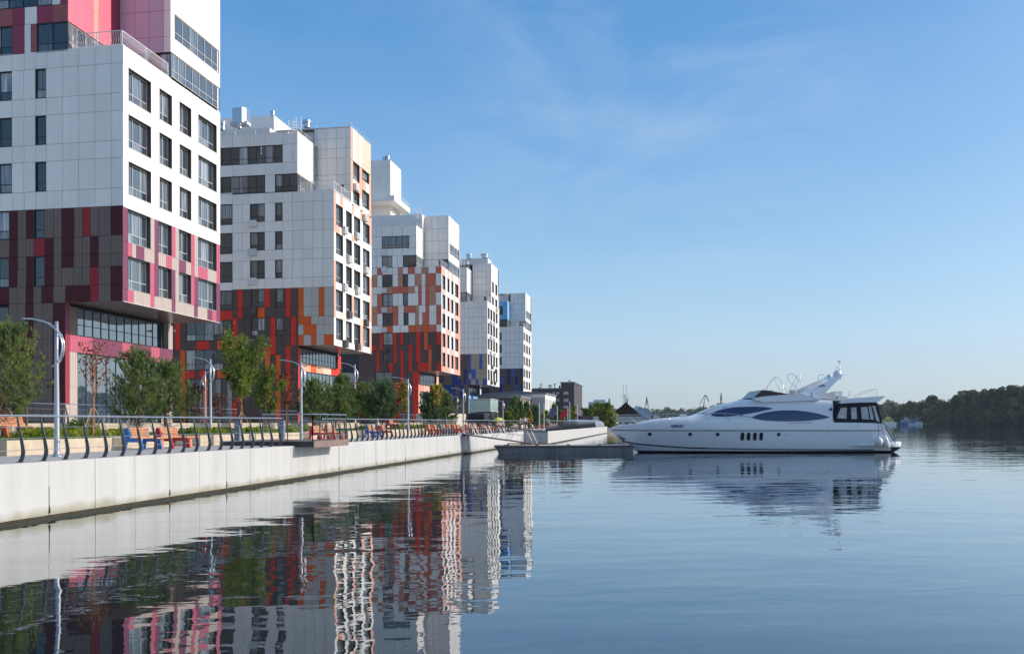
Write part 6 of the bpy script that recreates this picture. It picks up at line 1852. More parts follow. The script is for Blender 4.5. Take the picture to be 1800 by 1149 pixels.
# steering seats seen over the coaming
yprism('helm_seat', [(1361, 696), (1362, 684.5), (1367, 684.5), (1369, 696)], -.9, -.2, MATS['gelcoat_cream'])
yprism('helm_seat', [(1400, 695), (1401, 684), (1405, 684), (1406, 695)], -1.2, -.4, MATS['gelcoat_cream'])
yprism('foredeck_cushion', [(1205, 731), (1207, 727.4), (1213, 727), (1214, 731)], -.6, .6, MATS['gelcoat'])
# lettering and emblem
cu = bpy.data.curves.new('lettering', 'FONT'); cu.body = 'AASSEYRUB 77'; cu.size = .36; cu.extrude = .004; cu.align_x = 'CENTER'; cu.space_character = .92; cu.offset = .008
cu.materials.append(MATS['navy_ink'])
bpy.context.view_layer.update()
to = bpy.data.objects.new('lettering', cu); COL.objects.link(to); bpy.context.view_layer.update()
me = bpy.data.meshes.new_from_object(to); bpy.data.objects.remove(to)
xs_ = [v.co.x for v in me.vertices]; tw_ = max(xs_) - min(xs_); p0 = yp(1181, 751, -2.3); p1 = yp(1203.5, 751, -2.3)
sc_ = (p1.x - p0.x) / tw_; lo = local('lettering', me, yacht, ((p0.x + p1.x) / 2, (hull_y(1181, 749).y + hull_y(1203.5, 749).y) / 2 - .05, p0.z), (math.pi / 2, 0, math.atan2(hull_y(1203.5, 749).y - hull_y(1181, 749).y, p1.x - p0.x)), (sc_, sc_ * 1.9, 1))
def mark(name, polys, y):
    mb = MB()
    for pts in polys:
        P = [yp(px, py, -2.2) for px, py in pts]; mb.add([Vector((p.x, -(2.30 - (p.z - 4.2) * .28) - .012, p.z)) for p in P], [tuple(reversed(range(len(P))))], MATS['navy_ink'])
    yl_obj(mb, name)
mark('emblem', [[(1440, 679.5), (1442, 677), (1445, 675.8), (1446, 676.8), (1443, 678.2), (1442, 679.8)], [(1444, 679.6), (1447, 676), (1449, 675.2), (1453, 678.6), (1449.5, 679), (1447.5, 677.4), (1446, 679.8)]], 0)
mark('emblem', [[(1425, 690.5), (1427, 690), (1427.4, 693.8), (1425.8, 693.6)], [(1424.2, 695), (1428.8, 695), (1428.4, 697.4), (1424.8, 697.4)]], 0)
mb = MB(); P = [yp(a, b, -2.64) for a, b in ((1458, 720.5), (1460.5, 716.5), (1463.5, 716.2), (1463.5, 721))]
mb.add([Vector((p.x, -2.56, p.z)) for p in P], [(0, 1, 2, 3)], MATS['navy_ink']); yl_obj(mb, 'emblem')
# boarding gate lines
for a in (1494.5, 1508.6): ytube('gate_seam', [(a, 743, -2.575), (a, 754, -2.59)], .008, 'rub_rail', n=4)
# fenders and lines hang on the boat: things of their own
def wpt(p):
    return Vector((yo.x, yo.y, 0)) + R2 * p.x + F2 * p.y + Vector((0, 0, p.z))
fd = empty('fender', wpt(yp(1544.5, 775.5, -2.95)), 'round white ball fender hanging near the yacht stern', 'fender')
mb = MB(); mb.lathe([(.02, -.34), (.16, -.30), (.28, -.18), (.335, 0), (.29, .18), (.17, .30), (.07, .36), (.05, .42)], MATS['fender_white'], n=18); local('ball', mb.mesh('ball', True), fd, (0, 0, 0))
mb = MB(); mb.tube([(0, 0, .4), (.0, .1, 1.45)], .02, MATS['black_rubber'], 5); local('rope', mb.mesh('rope'), fd, (0, 0, 0))
fd = empty('fender', wpt(yp(1557.5, 775.5, -2.8)), 'long white sausage fender slung below the stern fairing', 'fender')
mb = MB(); mb.lathe([(.04, -.56), (.15, -.48), (.2, -.3), (.21, .15), (.17, .35), (.06, .45), (.04, .5)], MATS['fender_white'], n=16); local('body', mb.mesh('body', True), fd, (0, 0, 0), (0, -.28, 0))
mb = MB(); mb.tube([(-.13, 0, .5), (-.35, .2, 1.4)], .02, MATS['black_rubber'], 5); local('rope', mb.mesh('rope'), fd, (0, 0, 0))
mb = MB(); a = wpt(yp(1085, 750, -.3)); b = at_d(PD + 2.6, 1037, 780); b.z = zt + .05
mb.tube([a, a.lerp(b, .5) - Vector((0, 0, .25)), b], .018, MATS['black_rubber'], 5)
tag(mb.build('mooring_line'), 'dark mooring line from the yacht bow to the pontoon', 'rope')
# anchor hanging under the bow
mb = MB(); q = yp(1083, 762, 0)
mb.tube([q + Vector((-.05, 0, .2)), q + Vector((.25, 0, -.25)), q + Vector((.6, 0, -.45))], .06, MATS['steel'], 6)
mb.prism([(q.x + .0, q.z - .1), (q.x + .55, q.z - .6), (q.x + .75, q.z - .4)], 'Y', -.25, .25, MATS['rub_rail']); yl_obj(mb, 'anchor')
# ================================================================== buildings at the end of the quay
mat('brick_dark', (.085, .075, .078), .9, var=.15, scale=1.2)
mat('brick_lit', (.36, .30, .24), .9)
mat('colonnade', (.55, .42, .33), .8, var=.08, scale=1.0)
mat('grey_roof', (.17, .18, .21), .7)
mat('grey_wall', (.30, .31, .34), .8)
mat('white_wall', (.72, .70, .67), .7, var=.05, scale=1)
def face_rect_Y(root, name, Y, px0, px1, y0, y1, m, t=.2, out=0.0):
    xa, za = at_y(Y, px0, y0); xb, zb = at_y(Y, px1, y1); mb = MB(); mb.box(xa, xb, Y - out, Y + t, min(za, zb), max(za, zb), MATS[m]); return mb.build(name, root, world=True)
Yb_ = 262.0
xa, za = at_y(Yb_, 925, 684); xt, zt2 = at_y(Yb_, 986, 673); xb_, _ = at_y(Yb_, 1009.5, 673)
bb = empty('brick_building', (xt, Yb_ + 8, ZP), 'dark brick building with a stepped tower at the end of the quay', 'building')
mb = MB(); mb.box(xa - 10, xt - .01, Yb_, Yb_ + 22, ZP - .5, za, MATS['brick_dark']); mb.box(xt, xb_, Yb_ - .4, Yb_ + 26, ZP - .5, zt2, MATS['brick_dark']); mb.build('wall', bb, world=True)
mb = MB(); mb.box(xa - 10.2, xt - .01, Yb_ - .2, Yb_ + 22.2, za, za + .3, MATS['grey_roof']); mb.box(xt - .2, xb_ + .2, Yb_ - .6, Yb_ + 26.2, zt2, zt2 + .3, MATS['grey_roof']); mb.build('roof', bb, world=True)
for px0, px1, y0, y1 in ((990, 1000, 687.5, 694), (971, 976.5, 687.5, 694), (977.5, 983.5, 688, 694), (978, 984, 699.5, 706), (990.5, 1000, 699.5, 707), (990, 1000, 712, 718)):
    w = face_rect_Y(bb, 'window', Yb_ - .45, px0, px1, y0, y1, 'frame_dark', .2); 
    a, c = at_y(Yb_ - .45, px0 + .7, y0 + .7); b, e = at_y(Yb_ - .45, px1 - .7, y1 - .7)
    WPOS[w.name] = Vector((0, 0, 0))
    pm = MB(); pm.box(a, (a + b) / 2 - .06, Yb_ - .5, Yb_ - .455, e, c, MATS['clear_vinyl']); pm.box((a + b) / 2 + .06, b, Yb_ - .5, Yb_ - .455, e, c, MATS['clear_vinyl']); 
    me = pm.mesh('pane'); po_ = bpy.data.objects.new('pane', me); COL.objects.link(po_); po_.parent = w
for px, y0, y1, n in ((948, 680, 684, 'chimney'), (983.5, 677.5, 684, 'chimney')):
    xa_, z0_ = at_y(Yb_ + 3, px - 1, y1 + .5); xb2, z1_ = at_y(Yb_ + 3, px + 1, y0); mb = MB(); mb.box(xa_, xb2, Yb_ + 3, Yb_ + 4, z0_, z1_, MATS['brick_dark']); mb.build(n, bb, world=True)
for px, y0, y1 in ((951, 674, 684), (965.5, 675.5, 684), (968.5, 676, 684), (975, 673.5, 684), (1001, 667.5, 673), (1007, 670.5, 673)):
    a = at_d(Yb_ + 5, px, y1 + .5); b = at_d(Yb_ + 5, px, y0); mb = MB(); mb.tube([a, b], .12, MATS['frame_dark'], 5)
    mb.tube([b + Vector((-.5, 0, -.3)), b + Vector((.5, 0, -.3))], .07, MATS['frame_dark'], 4); mb.build('antenna', bb, world=True)
# colonnaded building and white hall
XC = -31.0; Yc0 = at_x(XC, 914)[0]; Yc1 = at_x(XC, 946.5)[0]; zc = at_x(XC, 917, 695)[1]
cb = empty('colonnade_building', (XC, (Yc0 + Yc1) / 2, ZP), 'low building with sunlit peach pilasters under a grey roof', 'building')
mb = MB(); mb.box(XC - 12, XC - 1.2, Yc0, Yc1, ZP - .5, zc - .6, MATS['brick_dark']); mb.box(XC - 12, XC - .2, Yc1 - .5, Yc1 + 4, ZP - .5, zc - .6, MATS['grey_wall']); mb.build('wall', cb, world=True)
mb = MB(); mb.box(XC - 12.5, XC + .3, Yc0 - .4, Yc1 + 4.2, zc - .6, zc - .1, MATS['grey_roof']); mb.prism([(XC - 12.5, zc - .1), (XC + .3, zc - .1), (XC - 6, zc + .5)], 'Y', Yc0 - .4, Yc1 + 4, MATS['grey_roof']); mb.build('roof', cb, world=True)
n = 9
for i in range(n):
    y = Yc0 + (Yc1 - Yc0) * (i + .15) / n; mb = MB(); mb.box(XC - 1.2, XC, y, y + (Yc1 - Yc0) / n * .42, ZP - .5, zc - .6, MATS['colonnade']); mb.build('pilaster', cb, world=True)
XW = -27.5; Yw0 = at_x(XW, 958.5)[0]; Yw1 = at_x(XW, 977)[0]; zw = at_x(XW, 959, 692.5)[1]
wb = empty('white_hall', (XW, (Yw0 + Yw1) / 2, ZP), 'white sunlit hall between the colonnade and the dark brick tower', 'building')
xg, _ = at_y(Yw0, 940, 700)
mb = MB(); mb.box(XW - 14, XW - .25, Yw0 + .01, Yw1, ZP - .5, zw, MATS['white_wall']); mb.build('wall', wb, world=True)
mb = MB(); mb.box(XW - 14, XW - .02, Yw0 - .15, Yw0, ZP - .5, zw - .8, MATS['grey_wall']); mb.build('end_wall', wb, world=True)
mb = MB(); mb.box(XW - 14.3, XW + .3, Yw0 - .3, Yw1 + .3, zw, zw + .35, MATS['grey_roof']); mb.prism([(XW - 14, zw + .35), (XW + .2, zw + .35), (XW - 7, zw + .8)], 'Y', Yw0 - .2, Yw1 + .2, MATS['grey_roof']); mb.build('roof', wb, world=True)
n = 8
for i in range(n):
    y = Yw0 + (Yw1 - Yw0) * (i + .1) / n; mb = MB(); mb.box(XW - .25, XW, y, y + (Yw1 - Yw0) / n * .55, ZP - .5, zw - 1.2, MATS['white_wall']); mb.build('pilaster', wb, world=True)
mb = MB(); mb.box(XW - .25, XW, Yw0, Yw1, zw - 1.2, zw - .001, MATS['white_wall']); mb.build('frieze', wb, world=True)
# poles and flags
mat('flag_red', (.55, .03, .04), .8); mat('flag_blue', (.12, .14, .25), .8)
for px, X, y1, l, fm in ((979.5, -15.5, 713, 'flagpole with a drooping dark flag before the spruce', 'flag_blue'), (998, -16, 717, 'flagpole with a red flag before the brick tower', 'flag_red'),
                  (1001.5, -14.5, 705.5, 'tall bare pole right of the red flag', None), (1014.8, -13.6, 710, 'tall bare pole near the covered hull', None), (956, -13.2, 708, 'thin bare pole at the quay corner', None), (948, -14.5, 709, 'thin bare pole left of the corner pole', None)):
    Y, z = at_x(X, px, y1); r = empty('flagpole', (X, Y, ZP), l, 'flagpole')
    mb = MB(); mb.lathe([(.07, 0), (.05, z - ZP), (.01, z - ZP + .02)], MATS['lamp_arc'], n=8); local('pole', mb.mesh('pole'), r, (0, 0, 0))
    if fm:
        mb = MB(); vs = []; nn = 7
        for i in range(nn):
            for j in range(5): vs.append((-.05 - i * .22, .12 * math.sin(i * 1.3 + j * .5), z - ZP - .1 - j * .3 - i * i * .03))
        mb.add(vs, [(i * 5 + j, i * 5 + j + 1, (i + 1) * 5 + j + 1, (i + 1) * 5 + j) for i in range(nn - 1) for j in range(4)], MATS[fm]); local('flag', mb.mesh('flag', True), r, (0, 0, 0))
# long hull under a grey tarpaulin
mat('tarp_grey', (.24, .26, .29), .35, var=.15, scale=.6, bump=.4, bscale=1.2)
Yk0 = at_x(X3W - .8, 1014)[0]; Yk1 = min(at_x(X3W - .8, 1062)[0], Y3W - 1)
prof = [(-2.6, 0), (-2.6, .6), (-2.2, 1.1), (-1.4, 1.4), (-.5, 1.42), (.15, 1.1), (.42, .6), (.42, 0)]
mb = MB(); vs = []; NS = 24
for i in range(NS + 1):
    t = i / NS; e = 1 if .03 < t < .97 else .72
    for x, z in prof: vs.append((X3W - .8 + x * e, Yk0 + (Yk1 - Yk0) * t, ZP - .02 + z * e * (1 + .05 * math.sin(i * 2.1))))
k = len(prof)
fs = [(i * k + j, (i + 1) * k + j, (i + 1) * k + j + 1, i * k + j + 1) for i in range(NS) for j in range(k - 1)] + [tuple(range(k)), tuple(NS * k + j for j in reversed(range(k)))]
mb.add(vs, fs, MATS['tarp_grey']); tag(mb.build('covered_boat', smooth=True), 'long low boat under a grey tarpaulin on the quay end', 'boat')
# vehicles behind
def car(label, px, d, L=4.3, w=1.75, h=1.45, col=(.1, .1, .12), van=False, z=ZP):
    p = at_d(d, px, 743); r = empty('parked_van' if van else 'parked_car', (p.x, p.y, z), label, 'van' if van else 'car', None, random.uniform(-.2, .2))
    pm_ = mat('paint_%d_%d' % (int(col[0] * 100), int(px)), col, .25, coat=.5)
    mb = MB()
    if van: prof_ = [(-L / 2, .3), (-L / 2, 1.1), (-L / 2 + .35, 1.25), (-L / 2 + 1.0, h), (L / 2, h), (L / 2, .3)]
    else: prof_ = [(-L / 2, .3), (-L / 2, .75), (-L / 2 + 1.1, .9), (-L / 2 + 1.7, h), (L / 2 - 1.0, h), (L / 2 - .3, .95), (L / 2, .85), (L / 2, .3)]
    mb.prism(prof_, 'Y', -w / 2, w / 2, pm_); local('body', mb.mesh('body'), r, (0, 0, 0))
    mb = MB()
    q = [(-L / 2 + .55, 1.28), (-L / 2 + 1.05, h - .08), (-.2, h - .08), (-.2, 1.28)] if van else [(-L / 2 + 1.3, .95), (-L / 2 + 1.75, h - .07), (L / 2 - 1.05, h - .07), (L / 2 - .6, .97)]
    mb.prism(q, 'Y', -w / 2 - .01, w / 2 + .01, MATS['windscreen']); local('window', mb.mesh('window'), r, (0, 0, 0))
    for x in (-L / 2 + .8, L / 2 - .8):
        for y in (-w / 2 + .1, w / 2 - .1):
            mb = MB(); mb.tube([(x, y - .1, .32), (x, y + .1, .32)], .32, MATS['black_rubber'], 12); local('wheel', mb.mesh('wheel'), r, (0, 0, 0))
    return r
car('dark van parked behind the covered boat', 1024, 225, 5.2, 2.0, 2.6, (.04, .05, .08), True)
car('white van beside the dark one behind the covered boat', 1034, 232, 5.4, 2.0, 2.5, (.7, .68, .64), True)
car('dark blue car right of the white van', 1047, 228, col=(.06, .09, .16))
# willow by the water at the quay end
for px, d, yt, rp, m, l in ((1066, 225, 708, 15, 'leaf_green', 'round green tree at the water end of the quay'), (1053, 240, 708, 15, 'leaf_light', 'light green tree behind the covered boat'),
                      (1075, 218, 722, 9, 'leaf_light', 'low light green tree leaning over the water'), (1038, 262, 712, 14, 'leaf_green', 'leafy tree behind the vans')):
    p = at_d(d, px, yt); broadleaf(l, 0, 0, ZP - .6, 0, rp, k, m, .06, 3600, .13, spread=.5, at=(p.x, p.y, p.z), lb=20); k += 1
mb = MB(); a = at_x(X3W, 1067)[0]
mb.prism([(-60, Y3W), (X3W - .1, Y3W), (-6, Y3W + 25), (-9, Y3W + 60), (-60, Y3W + 60)], 'Z', -.5, ZP - .5, MATS['earth']); tag(mb.build('river_bank'), kind='structure')
# boathouse with a pyramid roof
mat('shingle_dark', (.016, .010, .011), .95, spec=.1, var=.15, scale=3); mat('shed_white', (.55, .56, .55), .7, var=.1, scale=1); mat('shed_blue', (.42, .50, .60), .6)
p = at_d(242, 1100, 743); bh = empty('boathouse', (p.x, p.y, 0), 'boathouse with a steep dark pyramid roof behind the yacht bow', 'boathouse', None, YAW)
w = 3.6; zr = at_d(238, 1100, 731).z; za = at_d(242, 1100, 706.5).z
mb = MB(); mb.add([(-w - .3, -w - .3, zr), (w + .3, -w - .3, zr), (w + .3, w + .3, zr), (-w - .3, w + .3, zr), (0, 0, za)], [(0, 1, 4), (1, 2, 4), (2, 3, 4), (3, 0, 4), (3, 2, 1, 0)], MATS['shingle_dark']); local('roof', mb.mesh('roof'), bh, (0, 0, 0))
mb = MB(); mb.box(-w, w, -w, w, .9, zr, MATS['shed_white']); local('wall', mb.mesh('wall'), bh, (0, 0, 0))
mb = MB(); mb.box(-w - 1, w + 3, -w - 1, w + 1, -.3, .7, MATS['pontoon_edge']); local('raft', mb.mesh('raft'), bh, (0, 0, 0))
for z in (1.6, 2.4, 3.2):
    mb = MB(); mb.box(-w - .2, w + .2, -w - .12, -w - .02, z, z + .12, MATS['grey_wall']); local('rail', mb.mesh('rail'), bh, (0, 0, 0))
for x, m in ((-2.2, 'windscreen'), (-.2, 'windscreen'), (1.8, 'windscreen')):
    mb = MB(); mb.box(x - .5, x + .5, -w - .08, -w - .01, 1.75, 2.35, MATS[m]); local('window', mb.mesh('window'), bh, (0, 0, 0))
mb = MB(); mb.box(w, w + 2.2, -w, 0, .7, 3.4, MATS['white_wall']); mb.box(w - .01, w + 2.4, -w - .2, .2, 3.4, 3.6, MATS['grey_roof']); local('porch', mb.mesh('porch'), bh, (0, 0, 0))
mb = MB()
for px, y1, r in ((1095.8, 676, .05), (1101.8, 676, .05), (1099, 693, .14), (1103, 701, .2)):
    b = at_d(242, px, y1); dx = (px - 1100) / F_PX * 242; mb.tube([(dx, 0, za - 1.2), (dx, 0, b.z)], r, MATS['grey_wall'], 5)
mb.tube([(-1.5, 0, at_d(242, 1100, 697).z), (-.6, 0, at_d(242, 1100, 697.5).z)], .04, MATS['grey_wall'], 4); mb.tube([(.3, 0, at_d(242, 1100, 700.5).z), (1.5, 0, at_d(242, 1100, 700).z)], .04, MATS['grey_wall'], 4)
local('antenna', mb.mesh('antenna'), bh, (0, 0, 0))
p = at_d(300, 1127, 743); sd = empty('boat_shed', (p.x, p.y, 0), 'pale blue gabled shed right of the dark pyramid roof', 'shed', None, YAW)
za = at_d(300, 1127, 714).z; zr = at_d(300, 1127, 726).z
mb = MB(); mb.prism([(-3.2, zr - .5), (-1.2, za), (3.0, zr), (3.0, zr - .3), (-1.2, za - .3), (-3.2, zr - .8)], 'Y', -5, 5, MATS['shed_blue']); local('roof', mb.mesh('roof'), sd, (0, 0, 0))
mb = MB(); mb.prism([(-2.9, .3), (2.7, .3), (2.7, zr - .15), (-1.2, za - .3), (-2.9, zr - .8)], 'Y', -4.8, 4.8, MATS['shed_blue']); local('wall', mb.mesh('wall'), sd, (0, 0, 0))
def boat(label, px, d, L, H_, col, cab, name='moored_boat', z=0):
    p = at_d(d, px, 743); r = empty(name, (p.x, p.y, z), label, 'boat', None, YAW)
    m1 = mat('boat_%d' % int(px), col, .4); m2 = mat('cabin_%d' % int(px), cab, .4)
    mb = MB(); b = L * .14
    prof = [(-L / 2, H_ * .42), (L / 2, H_ * .36), (L / 2 - .3, 0 - .2), (-L / 2 + L * .12, -.2)]
    mb.prism(prof, 'Y', -b, b, m1); local('hull', mb.mesh('hull'), r, (0, 0, 0))
    mb = MB(); mb.prism([(-L * .28, H_ * .37), (-L * .2, H_ * .72), (L * .3, H_ * .72), (L * .34, H_ * .37)], 'Y', -b * .8, b * .8, m2); local('cabin', mb.mesh('cabin'), r, (0, 0, 0))
    mb = MB(); mb.prism([(-L * .1, H_ * .72), (-L * .06, H_), (L * .16, H_), (L * .18, H_ * .72)], 'Y', -b * .5, b * .5, m2); local('wheelhouse', mb.mesh('wheelhouse'), r, (0, 0, 0))
    mb = MB(); 
    for i in range(7): x = -L * .19 + i * L * .07; mb.box(x, x + L * .045, -b * .8 - .05, b * .8 + .05, H_ * .5, H_ * .62, MATS['windscreen'])
    local('window', mb.mesh('window'), r, (0, 0, 0))
    mb = MB(); mb.tube([(0, 0, H_), (0, 0, H_ * 1.35)], .06, MATS['ac_white'], 5); local('mast', mb.mesh('mast'), r, (0, 0, 0))
    return r
boat('white passenger boat with a little mast behind the yacht foredeck', 1152, 330, 9, 5.0, (.55, .5, .48), (.62, .5, .46))
boat('dark boat lying low behind the yacht bow rail', 1171, 345, 8, 3.2, (.05, .05, .06), (.6, .58, .55))
boat('white and yellow river boat moored beyond the yacht stern', 1560, 560, 10.5, 5.4, (.70, .68, .60), (.62, .50, .16))
boat('blue grey pleasure boat right of the yellow one', 1592, 575, 11, 4.6, (.10, .13, .22), (.30, .33, .40))
boat('pale boat at the right end of the moored row', 1612, 585, 7, 5.2, (.42, .46, .52), (.10, .12, .2))
boat('small dark blue boat between the moored boats', 1603, 565, 5, 3.4, (.35, .4, .5), (.12, .15, .25))
# crane, chimneys and masts on the horizon
mat('far_steel', (.16, .17, .17), .8); mat('far_white', (.55, .57, .62), .8)
def mast(label, px, y0, y1, d, r, name='mast', cat='mast', lattice=False):
    a, b = at_d(d, px, y1), at_d(d, px, y0); mb = MB()
    if lattice:
        for s in (-1, 1): mb.tube([(a.x + s * r * 3.2, a.y, a.z), (b.x, b.y, b.z)], r * .35, MATS['far_steel'], 4)
        for i in range(8): t = i / 8; q = a.lerp(b, t); w = r * 3.2 * (1 - t); q2 = a.lerp(b, t + .1); mb.tube([(q.x - w, q.y, q.z), (q2.x + w * .85, q2.y, q2.z)], r * .2, MATS['far_steel'], 3)
        mb.tube([a.lerp(b, .45), b], r * .7, MATS['far_steel'], 5)
    else: mb.tube([a, a.lerp(b, .6), a.lerp(b, .62), b], [r, r * .8, r * 1.3, r * .5], MATS['far_steel'], 6)
    return tag(mb.build(name), label, cat)
mast('thin chimney on the skyline left of the pyramid roof', 1071, 699.5, 722, 700, .9, 'chimney', 'chimney')
mast('short chimney stub just left of the pyramid roof', 1077, 711, 722, 700, 1.1, 'chimney', 'chimney')
mast('pointed lattice tower on the skyline above the bow rail', 1137, 697, 722, 800, .7, 'lattice_tower', 'tower', True)
mast('slim striped mast right of the harbour crane', 1267.6, 690.5, 722, 900, .9, 'mast', 'mast')
cr_ = empty('harbour_crane', at_d(850, 1238, 735), 'harbour crane with a bent jib above the far trees', 'crane')
mb = MB(); q = lambda px, py: at_d(850, px, py)
mb.tube([q(1229.5, 711), q(1239.3, 693.5)], .3, MATS['far_steel'], 5); mb.build('jib', cr_, world=True)
mb = MB(); mb.tube([q(1239.3, 693.5), q(1242.5, 697), q(1246, 706.5)], [.6, .55, .35], MATS['far_steel'], 5); mb.build('beak', cr_, world=True)
mb = MB(); mb.tube([q(1240, 695), q(1237.5, 708), q(1237, 722)], [.3, .35, 1.0], MATS['far_steel'], 5); mb.build('tower', cr_, world=True)
hz = at_d(900, 1268, 708); mb = MB(); mb.box(hz.x - 4, hz.x + 4, hz.y, hz.y + 14, 0, hz.z, MATS['far_white']); tag(mb.build('block'), 'pale block on the skyline behind the striped mast', 'building')
hz = at_d(900, 1052, 706); mb = MB(); mb.box(hz.x - 10, hz.x + 2, hz.y, hz.y + 14, 0, hz.z, MATS['shed_blue']); mb.box(hz.x - 6, hz.x + 6, hz.y + 15, hz.y + 24, 0, hz.z + 2.5, MATS['shed_blue']); tag(mb.build('block'), 'pale blue far apartment block behind the green tree', 'building')

# ================================================================== far banks and their woods
BANK = [(1030, 620), (1085, 900), (1150, 1150), (1260, 1300), (1400, 1250), (1545, 1000), (1600, 820), (1660, 730), (1730, 670), (1800, 620), (1950, 540), (2200, 470), (2600, 420)]
top = []; 
for px, d in BANK: q = at_d(d, px, 743); top.append((q.x, q.y))
fl = at_d(4500, 1000, 743); fr_ = at_d(4500, 2600, 743)
mb = MB(); mb.prism(top + [(fr_.x, fr_.y), (fl.x, fl.y)], 'Z', -1, .7, MATS['earth']); tag(mb.build('far_bank'), kind='structure')
def bank_d(px): return lerp_t(BANK, px)
def tree_cloud(p, h, r, n, s, rg, squash=1.0):
    """leaf clumps of one far tree: several lobes with gaps"""
    L = rg.integers(9, 15); C = []
    for i in range(L):
        a = rg.uniform(0, 2 * math.pi); rr = r * rg.uniform(.1, .75); z = h * rg.uniform(.18, .86)
        if z > .7 * h: rr *= .55
        c = np.array([p[0] + math.cos(a) * rr, p[1] + math.sin(a) * rr, p[2] + z]); q = rg.normal(size=(n // L, 3)); q /= np.linalg.norm(q, axis=1)[:, None]
        q *= (rg.uniform(.35, 1, n // L) ** .4)[:, None] * r * rg.uniform(.28, .52); q[:, 2] *= .8; C.append(c + q)
    C = np.concatenate(C); C[:, 2] = np.minimum(C[:, 2], p[2] + h); return quads(C, s, rg, 1.3)
def forest(name, specs, m, rg_seed, size, n):
    rg = np.random.default_rng(rg_seed); V = []
    for px, d, ytop, r in specs:
        q = at_d(d, px, ytop); V.append(tree_cloud((q.x, q.y, .5), max(4, q.z - .5), r, n, size, rg))
    me = tri_mesh(name, np.concatenate(V), 4, MATS[m]); o = bpy.data.objects.new(name, me); attach(o, None)
    return tag(o, kind='stuff')
rg = np.random.default_rng(77)
LT = [(1010, 722), (1030, 719), (1060, 718), (1110, 713), (1118, 711), (1130, 714), (1142, 717), (1150, 714), (1158, 717), (1170, 712), (1180, 715), (1195, 715), (1210, 713), (1225, 714), (1232, 709), (1245, 707), (1258, 709), (1266, 714), (1300, 716), (1450, 716), (1520, 714), (1545, 706)]
sp = []
for i in range(300):
    px = rg.uniform(1000, 1550); d = min(bank_d(px), 1250) + rg.uniform(15, 120)
    if px < 1040: d = 560 + rg.uniform(0, 200)
    sp.append((px, d, lerp_t(LT, px) + rg.uniform(0, 5) + rg.choice([0, 0, 5]), rg.uniform(6, 10)))
for i in range(240):
    px = rg.uniform(1040, 1550); d = min(bank_d(px), 1250) + rg.uniform(2, 12); sp.append((px, d, 726 + rg.uniform(-5, 6), rg.uniform(6, 9)))
forest('distant_woods', sp, 'leaf_dist', 5, 1.6, 380)
RT = [(1543, 704), (1555, 702), (1568, 699), (1575, 703), (1590, 705), (1600, 700), (1610, 703), (1620, 700), (1628, 704), (1634, 690), (1643, 688.5), (1652, 696), (1660, 698), (1668, 696), (1676, 696), (1683, 684), (1692, 683), (1704, 680), (1712, 678), (1722, 681), (1730, 677), (1742, 676), (1752, 677), (1765, 672), (1776, 669.5), (1790, 671), (1800, 671), (1950, 655), (2200, 650)]
sp = []
for i in range(150):
    px = rg.uniform(1548, 1830); d = bank_d(px) + rg.uniform(12, 60); sp.append((px, d, lerp_t(RT, px) + rg.normal(1.5, 2.6), rg.uniform(3.6, 7)))
for px, y in RT[:27]: sp.append((px, bank_d(px) + 15, y, 5.5))
for i in range(120):
    px = rg.uniform(1548, 1830); d = bank_d(px) + rg.uniform(3, 9); h0 = lerp_t(RT, px); sp.append((px, d, 742 - (742 - h0) * rg.uniform(.25, .62), rg.uniform(4, 7)))
for i in range(45):
    px = rg.uniform(1830, 2500); d = bank_d(px) + rg.uniform(3, 60); sp.append((px, d, lerp_t(RT, px), rg.uniform(6, 9)))
for i in range(160):
    px = rg.uniform(1548, 1840); sp.append((px, bank_d(px) + rg.uniform(-2, 1), 742 - rg.uniform(6, 14), rg.uniform(3, 5)))
rg.shuffle(sp)
k3 = len(sp)
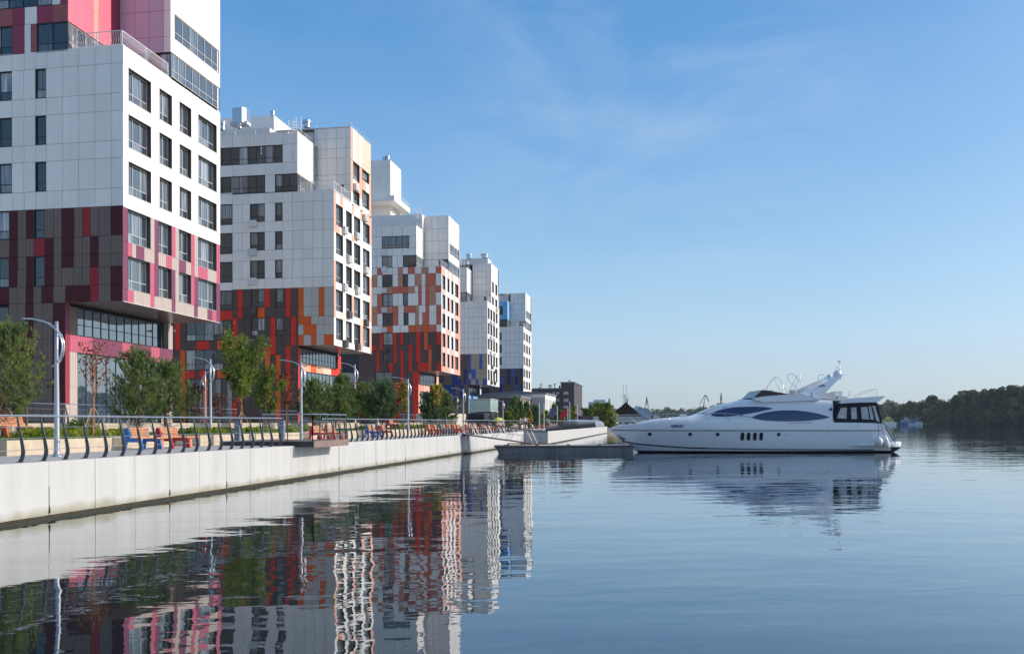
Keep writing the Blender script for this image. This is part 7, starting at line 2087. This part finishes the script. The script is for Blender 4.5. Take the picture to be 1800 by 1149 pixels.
forest('woods', sp[:int(k3 * .55)], 'leaf_far', 6, 1.15, 620); forest('woods', sp[int(k3 * .55):int(k3 * .85)], 'leaf_far_mid', 8, 1.1, 620); forest('woods', sp[int(k3 * .85):], 'leaf_far_light', 9, 1.1, 560)
def far_tree(label, px, ytop, rpx, d_off, m, seed):
    d = bank_d(px) + d_off; q = at_d(d, px, ytop); r = rpx / F_PX * d; rg = np.random.default_rng(seed)
    root = empty('bank_tree', (q.x, q.y, .5), label, 'tree', 'trees standing out of the wood on the right bank')
    V = tree_cloud((0, 0, 0), q.z - .5, r, 1500, 1.1, rg); crown_obj(root, V, 4, m)
    mb = MB(); mb.tube([(0, 0, 0), (0, 0, (q.z - .5) * .7)], [.35, .15], MATS['bark'], 6); mb.build('trunk', root, root.location); return root
far_tree('pale green willow standing before the dark wood at the right edge', 1782, 690, 14, 0, 'leaf_far_light', 91)
far_tree('tall round tree rising above the low wood right of the moored boats', 1641, 688.5, 9, 4, 'leaf_far', 92)
far_tree('light green poplar group behind the yellow boat', 1571, 704, 9, -2, 'leaf_far_light', 93)
far_tree('pale round tree directly right of the yacht stern', 1551, 705, 9, -2, 'leaf_far_light', 94)
far_tree('yellow green low tree in the middle of the wood', 1612, 706, 10, -3, 'leaf_far_light', 95)
far_tree('small light crown standing out halfway up the dark wood', 1688, 707, 5, -4, 'leaf_far_light', 96)
far_tree('light sunlit crown at the top edge of the wood', 1716, 681, 8, 2, 'leaf_far_light', 97)

# ================================================================== thin summer haze over the river
hm = bpy.data.materials.new('haze'); hm.use_nodes = True
hn = hm.node_tree.nodes; hn.remove(hn["Principled BSDF"])
pv = hn.new("ShaderNodeVolumePrincipled"); pv.inputs["Color"].default_value = (.80, .88, 1.0, 1); pv.inputs["Density"].default_value = .00007; pv.inputs["Anisotropy"].default_value = .3
hm.node_tree.links.new(pv.outputs["Volume"], hn["Material Output"].inputs["Volume"])
mb = MB(); mb.box(-1520, 5010, -310, 5020, -2.6, 60, hm); tag(mb.build('haze'), kind='stuff')
